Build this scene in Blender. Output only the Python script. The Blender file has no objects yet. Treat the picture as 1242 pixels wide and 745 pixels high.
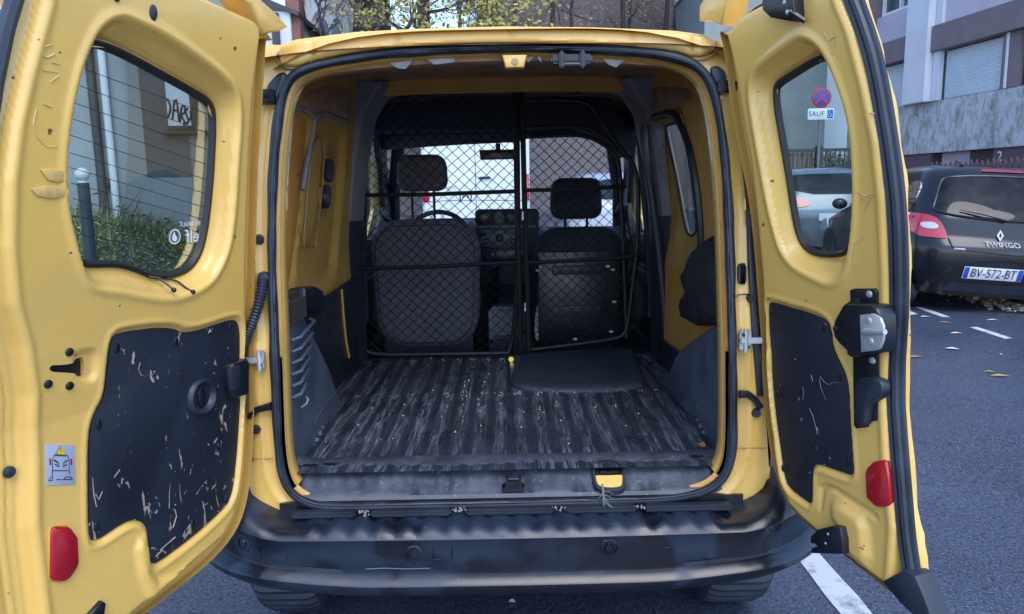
import bpy, bmesh, math, random
import numpy as np
from mathutils import Vector, Matrix
R = math.radians
scene = bpy.context.scene
col = scene.collection
random.seed(4)

# ---------------- camera, sky, sun, exposure ----------------
CAM_LOC=(0.0, -1.95, 1.37)
CAM_R=[0.99982, -0.007935, -0.017242]
CAM_U=[0.018262, 0.154593, 0.987809]
CAM_F=[0.005173, 0.987946, -0.15471]
FOCAL=900
cd = bpy.data.cameras.new('camera')
cd.sensor_width = 36.0
cd.lens = FOCAL * 36.0 / 1242
cd.clip_start = 0.02
cd.clip_end = 2000
camo = bpy.data.objects.new('camera', cd)
col.objects.link(camo)
m3 = Matrix((CAM_R, CAM_U, [-v for v in CAM_F])).transposed()
camo.matrix_world = Matrix.Translation(CAM_LOC) @ m3.to_4x4()
scene.camera = camo

SUN_EL, SUN_AZ = 52.0, 168.0            # azimuth clockwise from +y
world = bpy.data.worlds.new('World')
scene.world = world
world.use_nodes = True
wn = world.node_tree
bg = wn.nodes['Background']
sky = wn.nodes.new('ShaderNodeTexSky')
sky.sky_type = 'NISHITA'
sky.sun_disc = False
sky.sun_elevation = R(SUN_EL)
sky.sun_rotation = R(SUN_AZ)
sky.air_density = 1.0
sky.dust_density = 0.8
sky.ozone_density = 3.2
wn.links.new(sky.outputs[0], bg.inputs['Color'])
bg.inputs['Strength'].default_value = 0.13
sl = bpy.data.lights.new('sun', 'SUN')
sl.energy = 0.5
sl.angle = R(35)
sl.color = (1.0, 0.985, 0.97)
so = bpy.data.objects.new('sun', sl)
col.objects.link(so)
sd_ = Vector((math.sin(R(SUN_AZ)) * math.cos(R(SUN_EL)), math.cos(R(SUN_AZ)) * math.cos(R(SUN_EL)), math.sin(R(SUN_EL))))
so.rotation_euler = (-sd_).to_track_quat('-Z', 'Y').to_euler()
so.location = (0, -5, 10)
scene.view_settings.view_transform = 'Standard'
scene.view_settings.look = 'None'
scene.view_settings.exposure = 1.82
scene.view_settings.gamma = 1.0

# ---------------- helpers ----------------
def tag(o, label=None, cat=None, group=None, kind=None):
    if label: o['label'] = label
    if cat: o['category'] = cat
    if group: o['group'] = group
    if kind: o['kind'] = kind
    return o

def empty(name, loc=(0, 0, 0), rz=0, label=None, cat=None, group=None):
    o = bpy.data.objects.new(name, None)
    col.objects.link(o)
    o.location = loc
    o.rotation_euler = (0, 0, rz)
    o.empty_display_size = .1
    return tag(o, label, cat, group)

def link(name, me, mat, parent=None, kind=None):
    o = bpy.data.objects.new(name, me)
    col.objects.link(o)
    if mat and not me.materials: me.materials.append(mat)
    if parent: o.parent = parent
    if kind: o['kind'] = kind
    return o

def mkmesh(name, V, F, mat, parent=None, smooth=38, kind=None):
    me = bpy.data.meshes.new(name)
    me.from_pydata([tuple(map(float, v)) for v in V], [], [tuple(int(i) for i in f) for f in F])
    if smooth:
        me.polygons.foreach_set('use_smooth', [True] * len(me.polygons))
        me.set_sharp_from_angle(angle=R(smooth))
    me.update()
    return link(name, me, mat, parent, kind)

def chaikin(P, n=2, closed=True):
    P = [tuple(p) for p in P]
    for _ in range(n):
        Q = []
        N = len(P)
        for i in range(N if closed else N - 1):
            a, b = P[i], P[(i + 1) % N]
            Q.append(tuple(.75 * x + .25 * y for x, y in zip(a, b)))
            Q.append(tuple(.25 * x + .75 * y for x, y in zip(a, b)))
        if not closed: Q = [P[0]] + Q + [P[-1]]
        P = Q
    return P

def resample(P, n, closed=True):
    A = np.array(P + [P[0]] if closed else P, float)
    d = np.r_[0, np.cumsum(np.linalg.norm(np.diff(A, axis=0), axis=1))]
    t = np.linspace(0, d[-1], n + 1)[:-1] if closed else np.linspace(0, d[-1], n)
    return np.stack([np.interp(t, d, A[:, k]) for k in range(A.shape[1])], 1)

def area(P):
    P = np.array(P, float)
    x, y = P[:, 0], P[:, 1]
    return .5 * np.sum(x * np.roll(y, -1) - y * np.roll(x, -1))

def offset(P, d):
    """move every vertex of a closed 2D loop outward by d (negative = inward)"""
    A = np.array(P, float)
    s = 1 if area(A) > 0 else -1
    e1 = A - np.roll(A, 1, 0)
    e2 = np.roll(A, -1, 0) - A
    e1 /= np.linalg.norm(e1, axis=1)[:, None] + 1e-9
    e2 /= np.linalg.norm(e2, axis=1)[:, None] + 1e-9
    n = np.stack([e1[:, 1] + e2[:, 1], -(e1[:, 0] + e2[:, 0])], 1)
    l = np.linalg.norm(n, axis=1)[:, None] + 1e-9
    return A + s * d * n / l / np.maximum(.5, l / 2)

def sdf(P, poly):
    """signed distance (negative inside) and nearest boundary point"""
    P = np.asarray(P, float)
    A = np.array(poly, float)
    B = np.roll(A, -1, 0)
    best = np.full(len(P), 1e9)
    near = np.zeros_like(P)
    ins = np.zeros(len(P), bool)
    for a, b in zip(A, B):
        ab = b - a
        t = np.clip(((P - a) @ ab) / (ab @ ab + 1e-12), 0, 1)
        q = a + t[:, None] * ab
        d = np.hypot(P[:, 0] - q[:, 0], P[:, 1] - q[:, 1])
        m = d < best
        best[m] = d[m]
        near[m] = q[m]
        c = (a[1] > P[:, 1]) != (b[1] > P[:, 1])
        if a[1] != b[1]:
            ins ^= c & (P[:, 0] < (b[0] - a[0]) * (P[:, 1] - a[1]) / (b[1] - a[1]) + a[0])
    return np.where(ins, -best, best), near

def ss(x, a, b):
    t = np.clip((x - a) / (b - a), 0, 1)
    return t * t * (3 - 2 * t)

def sheet(name, outline, holes, step, h, mapf, mat, parent=None, rim=0.0, smooth=50, kind=None, stepv=None):
    """a pressed sheet: grid clipped to an outline and holes, height h(P, sd) and mapping to 3D; the rim is turned back by rim"""
    O = np.array(outline, float)
    stepv = stepv or step
    lo = O.min(0) - step
    hi = O.max(0) + step
    us = np.arange(lo[0], hi[0] + step, step)
    vs = np.arange(lo[1], hi[1] + stepv, stepv)
    U, V = np.meshgrid(us, vs)
    P = np.stack([U.ravel(), V.ravel()], 1)
    sd, near = sdf(P, O)
    for H in holes:
        s2, n2 = sdf(P, H)
        s2 = -s2
        m = s2 > sd
        sd = np.where(m, s2, sd)
        near[m] = n2[m]
    nu, nv = len(us), len(vs)
    idx = np.arange(nu * nv).reshape(nv, nu)
    Q = np.stack([idx[:-1, :-1], idx[:-1, 1:], idx[1:, 1:], idx[1:, :-1]], -1).reshape(-1, 4)
    ins = sd < 0
    keep = ins[Q].any(1)
    Q = Q[keep]
    used = np.zeros(len(P), bool)
    used[Q.ravel()] = True
    snap = used & ~ins
    P[snap] = near[snap]
    sd[snap] = 0
    W = h(P, sd) if callable(h) else np.full(len(P), float(h))
    X = mapf(P[:, 0], P[:, 1], W)
    remap = -np.ones(len(P), int)
    ui = np.nonzero(used)[0]
    remap[ui] = np.arange(len(ui))
    VV = [X[i] for i in ui]
    F = [tuple(remap[q]) for q in Q]
    if rim:
        X2 = mapf(P[:, 0], P[:, 1], W - rim)
        cnt = {}
        for f in F:
            for k in range(4):
                e = (f[k], f[(k + 1) % 4])
                key = (min(e), max(e))
                cnt[key] = None if key in cnt else e
        top, bot = {}, {}
        for e in list(cnt.values()):
            if e is None: continue
            for v in e:
                if v not in top:
                    top[v] = len(VV); VV.append(VV[v])
                    bot[v] = len(VV); VV.append(X2[ui[v]])
            F.append((top[e[1]], top[e[0]], bot[e[0]], bot[e[1]]))
    # clean degenerate faces
    G = []
    for f in F:
        g = []
        for i in f:
            if not g or np.abs(np.array(VV[i]) - np.array(VV[g[-1]])).max() > 1e-6: g.append(i)
        if len(g) > 2 and np.abs(np.array(VV[g[0]]) - np.array(VV[g[-1]])).max() < 1e-6: g.pop()
        if len(g) > 2: G.append(tuple(g))
    o = mkmesh(name, VV, G, mat, parent, smooth, kind)
    return o

class MB:
    def __init__(s): s.V = []; s.F = []
    def add(s, V, F):
        n = len(s.V)
        s.V += [tuple(v) for v in V]
        s.F += [tuple(i + n for i in f) for f in F]
        return s
    def box(s, x0, x1, y0, y1, z0, z1, M=None):
        V = [(x, y, z) for x in (x0, x1) for y in (y0, y1) for z in (z0, z1)]
        if M: V = [M @ Vector(v) for v in V]
        return s.add(V, [(0, 1, 3, 2), (4, 6, 7, 5), (0, 4, 5, 1), (2, 3, 7, 6), (0, 2, 6, 4), (1, 5, 7, 3)])
    def rbox(s, x0, x1, y0, y1, z0, z1, b=.004, M=None):
        """box with chamfered edges"""
        c = ((x0 + x1) / 2, (y0 + y1) / 2, (z0 + z1) / 2)
        h = ((x1 - x0) / 2, (y1 - y0) / 2, (z1 - z0) / 2)
        b = min(b, *[k * .9 for k in h])
        bm = bmesh.new()
        bmesh.ops.create_cube(bm, size=1)
        for v in bm.verts: v.co = Vector((v.co.x * 2 * h[0], v.co.y * 2 * h[1], v.co.z * 2 * h[2]))
        bmesh.ops.bevel(bm, geom=bm.edges[:], offset=b, segments=2, affect='EDGES')
        V = [Vector((v.co.x + c[0], v.co.y + c[1], v.co.z + c[2])) for v in bm.verts]
        if M: V = [M @ v for v in V]
        bm.verts.index_update()
        F = [tuple(v.index for v in f.verts) for f in bm.faces]
        bm.free()
        return s.add(V, F)
    def tube(s, P, r, n=8, closed=False, cap=True):
        P = [Vector(p) for p in P]
        N = len(P)
        rr = r if hasattr(r, '__len__') else [r] * N
        V, F = [], []
        up = None
        for i in range(N):
            a = P[(i - 1) % N] if (closed or i > 0) else P[i]
            b = P[(i + 1) % N] if (closed or i < N - 1) else P[i]
            t = (b - a).normalized()
            if up is None:
                up = Vector((0, 0, 1)) if abs(t.z) < .9 else Vector((1, 0, 0))
            sd = t.cross(up)
            if sd.length < 1e-5: sd = t.orthogonal()
            sd.normalize()
            up = sd.cross(t).normalized()
            for k in range(n):
                an = 2 * math.pi * k / n
                V.append(P[i] + (sd * math.cos(an) + up * math.sin(an)) * rr[i])
        for i in range(N if closed else N - 1):
            for k in range(n):
                j = (i + 1) % N
                F.append((i * n + k, i * n + (k + 1) % n, j * n + (k + 1) % n, j * n + k))
        if cap and not closed:
            F.append(tuple(range(n - 1, -1, -1)))
            F.append(tuple(range((N - 1) * n, N * n)))
        return s.add(V, F)
    def loft(s, loops, closed=True, cap0=False, cap1=False):
        n = len(loops[0])
        V = [tuple(p) for L in loops for p in L]
        F = []
        for i in range(len(loops) - 1):
            for k in range(n if closed else n - 1):
                F.append((i * n + k, i * n + (k + 1) % n, (i + 1) * n + (k + 1) % n, (i + 1) * n + k))
        if cap0: F.append(tuple(range(n - 1, -1, -1)))
        if cap1: F.append(tuple(range((len(loops) - 1) * n, len(loops) * n)))
        return s.add(V, F)
    def pillow(s, poly, mapf, w0, w1, b=.003, back=False):
        """plate with a rounded edge, standing from w0 to w1"""
        A = np.array(poly, float)
        sg = 1 if w1 > w0 else -1
        rings = [(A, w0), (A, w1 - sg * b), (offset(A, -b * .35), w1 - sg * b * .3), (offset(A, -b), w1)]
        L = [mapf(a[:, 0], a[:, 1], np.full(len(a), w)) for a, w in rings]
        return s.loft(L, cap1=True, cap0=back)
    def ball(s, c, r, n=12, m=8, sc=(1, 1, 1)):
        V, F = [], []
        for i in range(m + 1):
            th = math.pi * i / m
            for k in range(n):
                ph = 2 * math.pi * k / n
                V.append((c[0] + sc[0] * r * math.sin(th) * math.cos(ph), c[1] + sc[1] * r * math.sin(th) * math.sin(ph), c[2] + sc[2] * r * math.cos(th)))
        for i in range(m):
            for k in range(n):
                F.append((i * n + k, (i + 1) * n + k, (i + 1) * n + (k + 1) % n, i * n + (k + 1) % n))
        return s.add(V, F)
    def build(s, name, mat, parent=None, smooth=38, kind=None):
        return mkmesh(name, s.V, s.F, mat, parent, smooth, kind)

def idm(u, v, w): return np.stack([u, v, w], 1)
def circ(cx, cy, rx, ry=None, n=20, a0=0):
    ry = ry or rx
    return [(cx + rx * math.cos(2 * math.pi * i / n + a0), cy + ry * math.sin(2 * math.pi * i / n + a0)) for i in range(n)]
def rrect(x0, x1, z0, z1, r=.01, n=4):
    P = []
    for cx, cz, a in ((x1 - r, z1 - r, 0), (x0 + r, z1 - r, 90), (x0 + r, z0 + r, 180), (x1 - r, z0 + r, 270)):
        for k in range(n + 1): P.append((cx + r * math.cos(R(a + 90 * k / n)), cz + r * math.sin(R(a + 90 * k / n))))
    return P

def text_mesh(body, size=1.0, extrude=0.0, align='CENTER'):
    cu = bpy.data.curves.new('txt', 'FONT')
    cu.body = body; cu.size = size; cu.extrude = extrude
    cu.align_x = align; cu.align_y = 'CENTER'; cu.resolution_u = 3
    o = bpy.data.objects.new('txt', cu)
    col.objects.link(o)
    dg = bpy.context.evaluated_depsgraph_get()
    me = bpy.data.meshes.new_from_object(o.evaluated_get(dg))
    V = np.array([v.co[:] for v in me.vertices]); F = [tuple(p.vertices) for p in me.polygons]
    bpy.data.objects.remove(o); bpy.data.curves.remove(cu); bpy.data.meshes.remove(me)
    return V, F

def copy_tree(o, parent=None):
    c = o.copy()
    col.objects.link(c)
    if parent: c.parent = parent
    for ch in list(o.children): copy_tree(ch, c)
    return c

# ---------------- materials ----------------
def node(nt, t, **kw):
    n = nt.nodes.new(t)
    for k, v in kw.items():
        if k.startswith('i_'): n.inputs[k[2:].replace('_', ' ')].default_value = v
        else: setattr(n, k, v)
    return n

def ramp(nt, src, stops):
    r = nt.nodes.new('ShaderNodeValToRGB')
    nt.links.new(src, r.inputs[0])
    e = r.color_ramp.elements
    while len(e) > 1: e.remove(e[0])
    for i, (p, c) in enumerate(stops):
        x = e[0] if i == 0 else e.new(p)
        x.position = p
        x.color = (*c, 1) if hasattr(c, '__len__') else (c, c, c, 1)
    return r.outputs[0]

def coords(nt, scale=(1, 1, 1)):
    tc = nt.nodes.new('ShaderNodeTexCoord')
    mp = nt.nodes.new('ShaderNodeMapping')
    mp.inputs['Scale'].default_value = scale
    nt.links.new(tc.outputs['Object'], mp.inputs[0])
    return mp.outputs[0]

def noise(nt, vec, scale, detail=4, rough=.55, dist=0):
    n = nt.nodes.new('ShaderNodeTexNoise')
    n.inputs['Scale'].default_value = scale
    n.inputs['Detail'].default_value = detail
    n.inputs['Roughness'].default_value = rough
    n.inputs['Distortion'].default_value = dist
    nt.links.new(vec, n.inputs['Vector'])
    return n.outputs['Fac']

def mixc(nt, fac, a, b):
    m = nt.nodes.new('ShaderNodeMix')
    m.data_type = 'RGBA'
    for s, v in ((0, fac), (6, a), (7, b)):
        if hasattr(v, 'is_output') or hasattr(v, 'links'): nt.links.new(v, m.inputs[s])
        else: m.inputs[s].default_value = (*v, 1) if hasattr(v, '__len__') else v
    return m.outputs[2]

def pmat(name, c1, c2=None, rough=.5, rough2=None, nscale=6, stretch=(1, 1, 1), bump=0.0, bscale=200, metal=0, coat=0, spec=.5, lo=.35, hi=.65, detail=5, extra=None, bdist=.002):
    m = bpy.data.materials.new(name)
    m.use_nodes = True
    nt = m.node_tree
    b = nt.nodes['Principled BSDF']
    vec = coords(nt, stretch)
    f = noise(nt, vec, nscale, detail, .6)
    fac = ramp(nt, f, [(lo, 0.0), (hi, 1.0)])
    c2 = c2 or tuple(x * .8 for x in c1)
    cc = mixc(nt, fac, c1, c2)
    rr = mixc(nt, fac, (rough,) * 3, ((rough2 if rough2 is not None else rough),) * 3)
    if extra: cc, rr = extra(nt, vec, cc, rr)
    nt.links.new(cc, b.inputs['Base Color'])
    nt.links.new(rr, b.inputs['Roughness'])
    b.inputs['Metallic'].default_value = metal
    b.inputs['Specular IOR Level'].default_value = spec
    if coat:
        b.inputs['Coat Weight'].default_value = coat
        b.inputs['Coat Roughness'].default_value = .08
    if bump:
        bn = nt.nodes.new('ShaderNodeBump')
        bn.inputs['Strength'].default_value = bump
        bn.inputs['Distance'].default_value = bdist
        nt.links.new(noise(nt, vec, bscale, 3), bn.inputs['Height'])
        nt.links.new(bn.outputs[0], b.inputs['Normal'])
    return m

def paint_extra(nt, vec, cc, rr):
    # dust streaks and small chips in the old yellow paint
    d = ramp(nt, noise(nt, vec, 2.3, 6, .7, .6), [(.5, 0.0), (.72, 1.0)])
    dm = nt.nodes.new('ShaderNodeMath'); dm.operation = 'MULTIPLY'; dm.inputs[1].default_value = .35
    nt.links.new(d, dm.inputs[0])
    cc = mixc(nt, dm.outputs[0], cc, (.50, .33, .12))
    s = ramp(nt, noise(nt, vec, 42, 2, .5), [(.745, 0.0), (.765, 1.0)])
    cc = mixc(nt, s, cc, (.13, .075, .03))
    return cc, mixc(nt, d, rr, (.5, .5, .5))

M = {}
M['yellow'] = pmat('yellow_paint', (.77, .470, .115), (.72, .435, .105), rough=.22, rough2=.4, nscale=3, coat=.5, extra=paint_extra, bump=.06, bscale=90)
M['yellow_in'] = pmat('yellow_paint_matt', (.62, .34, .075), (.52, .28, .06), rough=.5, rough2=.65, nscale=5, extra=paint_extra, bump=.1, bscale=60)
M['orange_in'] = pmat('orange_paint_matt', (.80, .33, .05), (.66, .27, .045), rough=.5, nscale=4, bump=.06)
M['brown_in'] = pmat('bare_primer_steel', (.48, .28, .15), (.30, .18, .11), rough=.55, nscale=7, bump=.1, lo=.4, hi=.6)
M['sealant'] = pmat('grey_sealant', (.34, .34, .33), (.2, .2, .2), rough=.7, nscale=20, bump=.3, bscale=80)
M['rubber'] = pmat('black_rubber', (.010, .015, .026), (.026, .036, .058), rough=.38, rough2=.55, nscale=9, bump=.15, bscale=150)
M['plastic'] = pmat('black_plastic', (.010, .015, .026), (.020, .028, .045), rough=.42, rough2=.55, nscale=8, bump=.12, bscale=400)
M['satin'] = pmat('satin_black', (.004, .006, .011), (.009, .012, .020), rough=.28, rough2=.4, nscale=8)
M['steel'] = pmat('zinc_steel', (.55, .57, .60), (.38, .39, .41), rough=.35, rough2=.5, nscale=20, metal=.45)
M['grey_trim'] = pmat('grey_pillar_trim', (.24, .24, .29), (.18, .18, .22), rough=.6, nscale=5, bump=.1, bscale=300)
M['dark_lin'] = pmat('dark_headliner', (.050, .062, .090), (.038, .048, .072), rough=.8, nscale=8, bump=.2, bscale=250)
M['visor'] = pmat('grey_visor', (.14, .15, .17), (.11, .115, .13), rough=.8, nscale=8)
M['fabric'] = pmat('grey_seat_fabric', (.15, .15, .19), (.11, .11, .145), rough=.9, nscale=60, bump=.5, bscale=500)
M['fabric_dark'] = pmat('dark_seat_fabric', (.030, .036, .056), (.020, .024, .038), rough=.85, nscale=40, bump=.4, bscale=500)
M['red'] = pmat('red_reflector', (.42, .006, .016), (.34, .004, .012), rough=.12, nscale=60, coat=.8, bump=.25, bscale=260)
M['white_paint'] = pmat('white_van_paint', (.80, .83, .86), (.74, .77, .80), rough=.3, nscale=2, coat=.5)
M['white_print'] = pmat('white_print', (.75, .76, .78), (.7, .7, .72), rough=.5)
M['black_print'] = pmat('black_print', (.012, .012, .014), rough=.5)

def glass(name, tint=(.9, .95, .95), refl=.5, alpha=.12, rough=0.0):
    m = bpy.data.materials.new(name)
    m.use_nodes = True
    nt = m.node_tree
    out = nt.nodes['Material Output']
    nt.nodes.remove(nt.nodes['Principled BSDF'])
    tr = node(nt, 'ShaderNodeBsdfTransparent'); tr.inputs[0].default_value = (*tint, 1)
    gl = node(nt, 'ShaderNodeBsdfGlossy'); gl.inputs['Roughness'].default_value = rough
    df = node(nt, 'ShaderNodeBsdfDiffuse'); df.inputs[0].default_value = (.35, .37, .37, 1)
    fr = node(nt, 'ShaderNodeFresnel'); fr.inputs[0].default_value = 1.45
    mx = node(nt, 'ShaderNodeMixShader'); mx2 = node(nt, 'ShaderNodeMixShader')
    ma = node(nt, 'ShaderNodeMath', operation='MULTIPLY'); ma.inputs[1].default_value = refl
    nt.links.new(fr.outputs[0], ma.inputs[0])
    # thin film of dust, patchy
    f = ramp(nt, noise(nt, coords(nt), 5, 6, .7, .5), [(.4, 0.0), (.75, alpha * 2)])
    nt.links.new(f, mx2.inputs[0]); nt.links.new(tr.outputs[0], mx2.inputs[1]); nt.links.new(df.outputs[0], mx2.inputs[2])
    nt.links.new(ma.outputs[0], mx.inputs[0]); nt.links.new(mx2.outputs[0], mx.inputs[1]); nt.links.new(gl.outputs[0], mx.inputs[2])
    nt.links.new(mx.outputs[0], out.inputs[0])
    return m
M['glass'] = glass('window_glass', (.62, .74, .72), .55, .05)
M['clear'] = glass('windscreen_glass', (.75, .88, .9), .4, .05)
M['wclear'] = glass('windscreen_clear_glass', (.93, .98, 1.0), .15, .015)
M['car_glass'] = glass('car_glass', (.22, .25, .27), 1.0, .03)


# ================= THE YELLOW VAN =================
# x across the van, y forward into it from the rear opening, z up
def yr(z): return .12 * np.maximum(0, np.asarray(z, float) - .95)
def gz(y): return .03 * max(0, y - 1)
def mapK(u, v, w): return np.stack([u, yr(v) - w, v], 1)
van = empty('delivery_van', (0, 0, 0), 0, 'old yellow panel van with both rear doors wide open showing its empty cargo bay', 'van')

seal_px = [(-0.001,1.743),(-0.109,1.742),(-0.233,1.738),(-0.337,1.730),(-0.441,1.715),(-0.517,1.699),(-0.561,1.676),(-0.581,1.636),(-0.594,1.587),(-0.613,1.455),(-0.623,1.268),(-0.625,1.125),(-0.623,0.973),(-0.631,0.737),(-0.631,0.688),(-0.628,0.620),(-0.607,0.560),(-0.557,0.527),(-0.489,0.517),(-0.322,0.518),(-0.020,0.517),(0.228,0.519),(0.419,0.521),(0.526,0.537),(0.579,0.572),(0.603,0.628),(0.605,0.722),(0.596,0.988),(0.593,1.199),(0.586,1.407),(0.567,1.568),(0.546,1.645),(0.510,1.688),(0.443,1.714),(0.356,1.727),(0.237,1.735),(0.118,1.740)]
SEAL = [tuple(p) for p in resample(chaikin(seal_px, 2), 240)]
def loopK(P, w): P = np.array(P); return mapK(P[:, 0], P[:, 1], np.full(len(P), w))

# outer shape of the rear end: shoulders, roof header, pillars
pillar_out = [(-0.624,1.761),(-0.648,1.750),(-0.653,1.718),(-0.660,1.626),(-0.673,1.493),(-0.684,1.342),(-0.700,0.971),(-0.719,0.696),(-0.723,0.578),(-0.706,0.500),(-0.633,0.470),(-0.021,0.462),(0.595,0.468),(0.686,0.510),(0.713,0.584),(0.706,0.656),(0.689,0.831),(0.667,0.990),(0.646,1.210),(0.630,1.428),(0.616,1.601),(0.608,1.730),(0.597,1.758)]
roof_out = [(-0.591,1.758),(-0.549,1.772),(-0.390,1.789),(-0.233,1.795),(-0.000,1.798),(0.242,1.791),(0.451,1.779),(0.532,1.768),(0.562,1.750)]
outer = pillar_out + roof_out[::-1]
outer = [tuple(p) for p in offset(outer, .004)]
def h_frame(P, sd):
    w = np.zeros(len(P))
    # outer edges roll back
    d = np.clip(-sd, 0, .03)
    w -= .010 * (1 - d / .03) ** 2
    # a shallow channel beside the seal
    s, _ = sdf(P, SEAL)
    w -= .006 * (ss(s, .012, .022) - ss(s, .034, .046)) * (P[:, 1] < 1.6)
    w += .004 * np.exp(-((s - .05) / .006) ** 2) * (P[:, 1] < 1.5)
    w += .002 * np.sin(P[:, 1] * 9 + 1) * np.cos(P[:, 0] * 7)
    return w
sheet('rear_frame', outer, [SEAL], .008, h_frame, mapK, M['yellow'], van, rim=.03)
# roof header: a bulging pressed lip above the seal
hd_top = [(-0.589,1.740),(-0.580,1.754),(-0.541,1.767),(-0.384,1.784),(-0.230,1.790),(-0.000,1.792),(0.238,1.785),(0.444,1.774),(0.524,1.763),(0.554,1.742),(0.556,1.725)]
hd_bot = [(0.506,1.707),(0.450,1.727),(0.321,1.740),(0.192,1.749),(-0.001,1.755),(-0.194,1.752),(-0.366,1.740),(-0.485,1.721),(-0.556,1.699),(-0.586,1.708)]
HD = chaikin(hd_top + hd_bot, 1)
def h_head(P, sd):
    d = np.clip(-sd, 0, .009)
    w = .010 * np.sqrt(np.maximum(0, 1 - (1 - d / .009) ** 2))
    for x0 in (-.50, -.28, .02, .34, .5):
        w -= .004 * np.exp(-((P[:, 0] - x0) / .007) ** 2)
    return w + .004 * ss(P[:, 1], 1.70, 1.76)
def mapH(u, v, w): return np.stack([u, yr(v) - .016 - w, v], 1)
sheet('roof_header', HD, [], .006, h_head, mapH, M['yellow'], van, rim=.03)
for P in ([(-0.589,1.740),(-0.596,1.727),(-0.588,1.710),(-0.571,1.699),(-0.552,1.697)], [(0.560,1.746),(0.562,1.730),(0.549,1.713),(0.530,1.705),(0.506,1.703)]):
    MB().tube([mapH(np.array([u]), np.array([v]), np.array([-.003]))[0] for u, v in P], .0035, 6).build('sealant_bead', M['brown_in'], van)
sb = MB()
if False: sb.tube([mapH(np.array([u]), np.array([v]), np.array([-.003]))[0] for u, v in [(-0.589,1.740),(-0.596,1.727),(-0.588,1.710),(-0.571,1.699),(-0.552,1.697)]], .0035, 6)

# rubber weatherstrip round the opening
mb = MB()
loop = loopK(SEAL, .013)
rr = [.0125 + .0012 * math.sin(i * .21) + .0008 * math.sin(i * .77) for i in range(240)]
mb.tube(list(loop), rr, 10, closed=True)
mb.build('door_seal', M['rubber'], van, 60)
mb = MB()
mb.tube([p + np.array([0, -.010, .002]) for p in loopK(offset(SEAL, -.007), .013)], .0042, 6, closed=True)
mb.build('seal_lip', M['rubber'], van, 60)
# seal tabs at the upper corners
for nm, P in (('seal_tab', [(-0.617,1.623),(-0.625,1.636),(-0.625,1.655),(-0.611,1.670),(-0.594,1.687),(-0.574,1.690),(-0.573,1.665),(-0.591,1.636),(-0.600,1.610)]), ('seal_tab', [(0.543,1.681),(0.561,1.689),(0.582,1.676),(0.591,1.659),(0.586,1.642),(0.573,1.633),(0.556,1.646)])):
    MB().pillow(chaikin(P, 2), mapK, .0, .012, .005).build(nm, M['rubber'], van)

# inner yellow flange: from the seal inwards
I0 = np.array(SEAL)
def flange_loops():
    L = []
    for d, y in ((.004, .0), (-.016, .0), (-.020, .006), (-.021, .03), (-.020, .06), (-.010, .08)):
        P = offset(SEAL, d)
        # at the sill the flange stays low, under the trim
        zz = P[:, 1]
        q = loopK(P, 0)
        q[:, 1] += y
        L.append(q)
    return L
FL = flange_loops()
# keep the yellow return only on sides and top
n = len(SEAL)
ok = [i for i in range(n) if SEAL[i][1] > .565]
start = next(i for i in range(n) if SEAL[i][1] > .565 and SEAL[i - 1][1] <= .565)
seq = [(start + k) % n for k in range(len(ok))]
MB().loft([[L[i] for i in seq] for L in FL], closed=False).build('opening_flange', M['yellow'], van, 60)
MB().loft([[L[i] for i in range(n)] for L in FL[:3]], closed=True).build('sill_flange', M['yellow_in'], van, 60)

# ---- floor ----
FX, FB, FY = .70, 1.47, .055
def h_floor(P, sd):
    x, y = P[:, 0], P[:, 1]
    z = np.zeros(len(P))
    rib = ss(np.abs(((x / .068 + .5) % 1) - .5), .16, .26)        # 1 = raised
    fine = 0
    a = ss(y, .135, .15) * (1 - ss(y, .775, .79))
    b = ss(y, .835, .85) * (1 - ss(y, 1.40, 1.42))
    side = ss(np.abs(x), .40, .41) * (ss(y, .31, .33) - ss(y, .60, .62))
    rib2 = ss(np.abs((((x + .02) / .105 + .5) % 1) - .5), .12, .2)
    z += (a * (1 - side)) * (-.012 * (1 - rib) + fine)
    z += b * (-.013 * (1 - rib2) + fine)
    z -= .006 * np.exp(-((y - .812) / .012) ** 2)
    z -= .003 * np.exp(-((y - .81) / .006) ** 2)
    z += .0015 * np.sin(x * 11 + y * 4) * np.sin(y * 9)
    return z
def mapF(u, v, w): return np.stack([u, v, .6 + w], 1)

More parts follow.
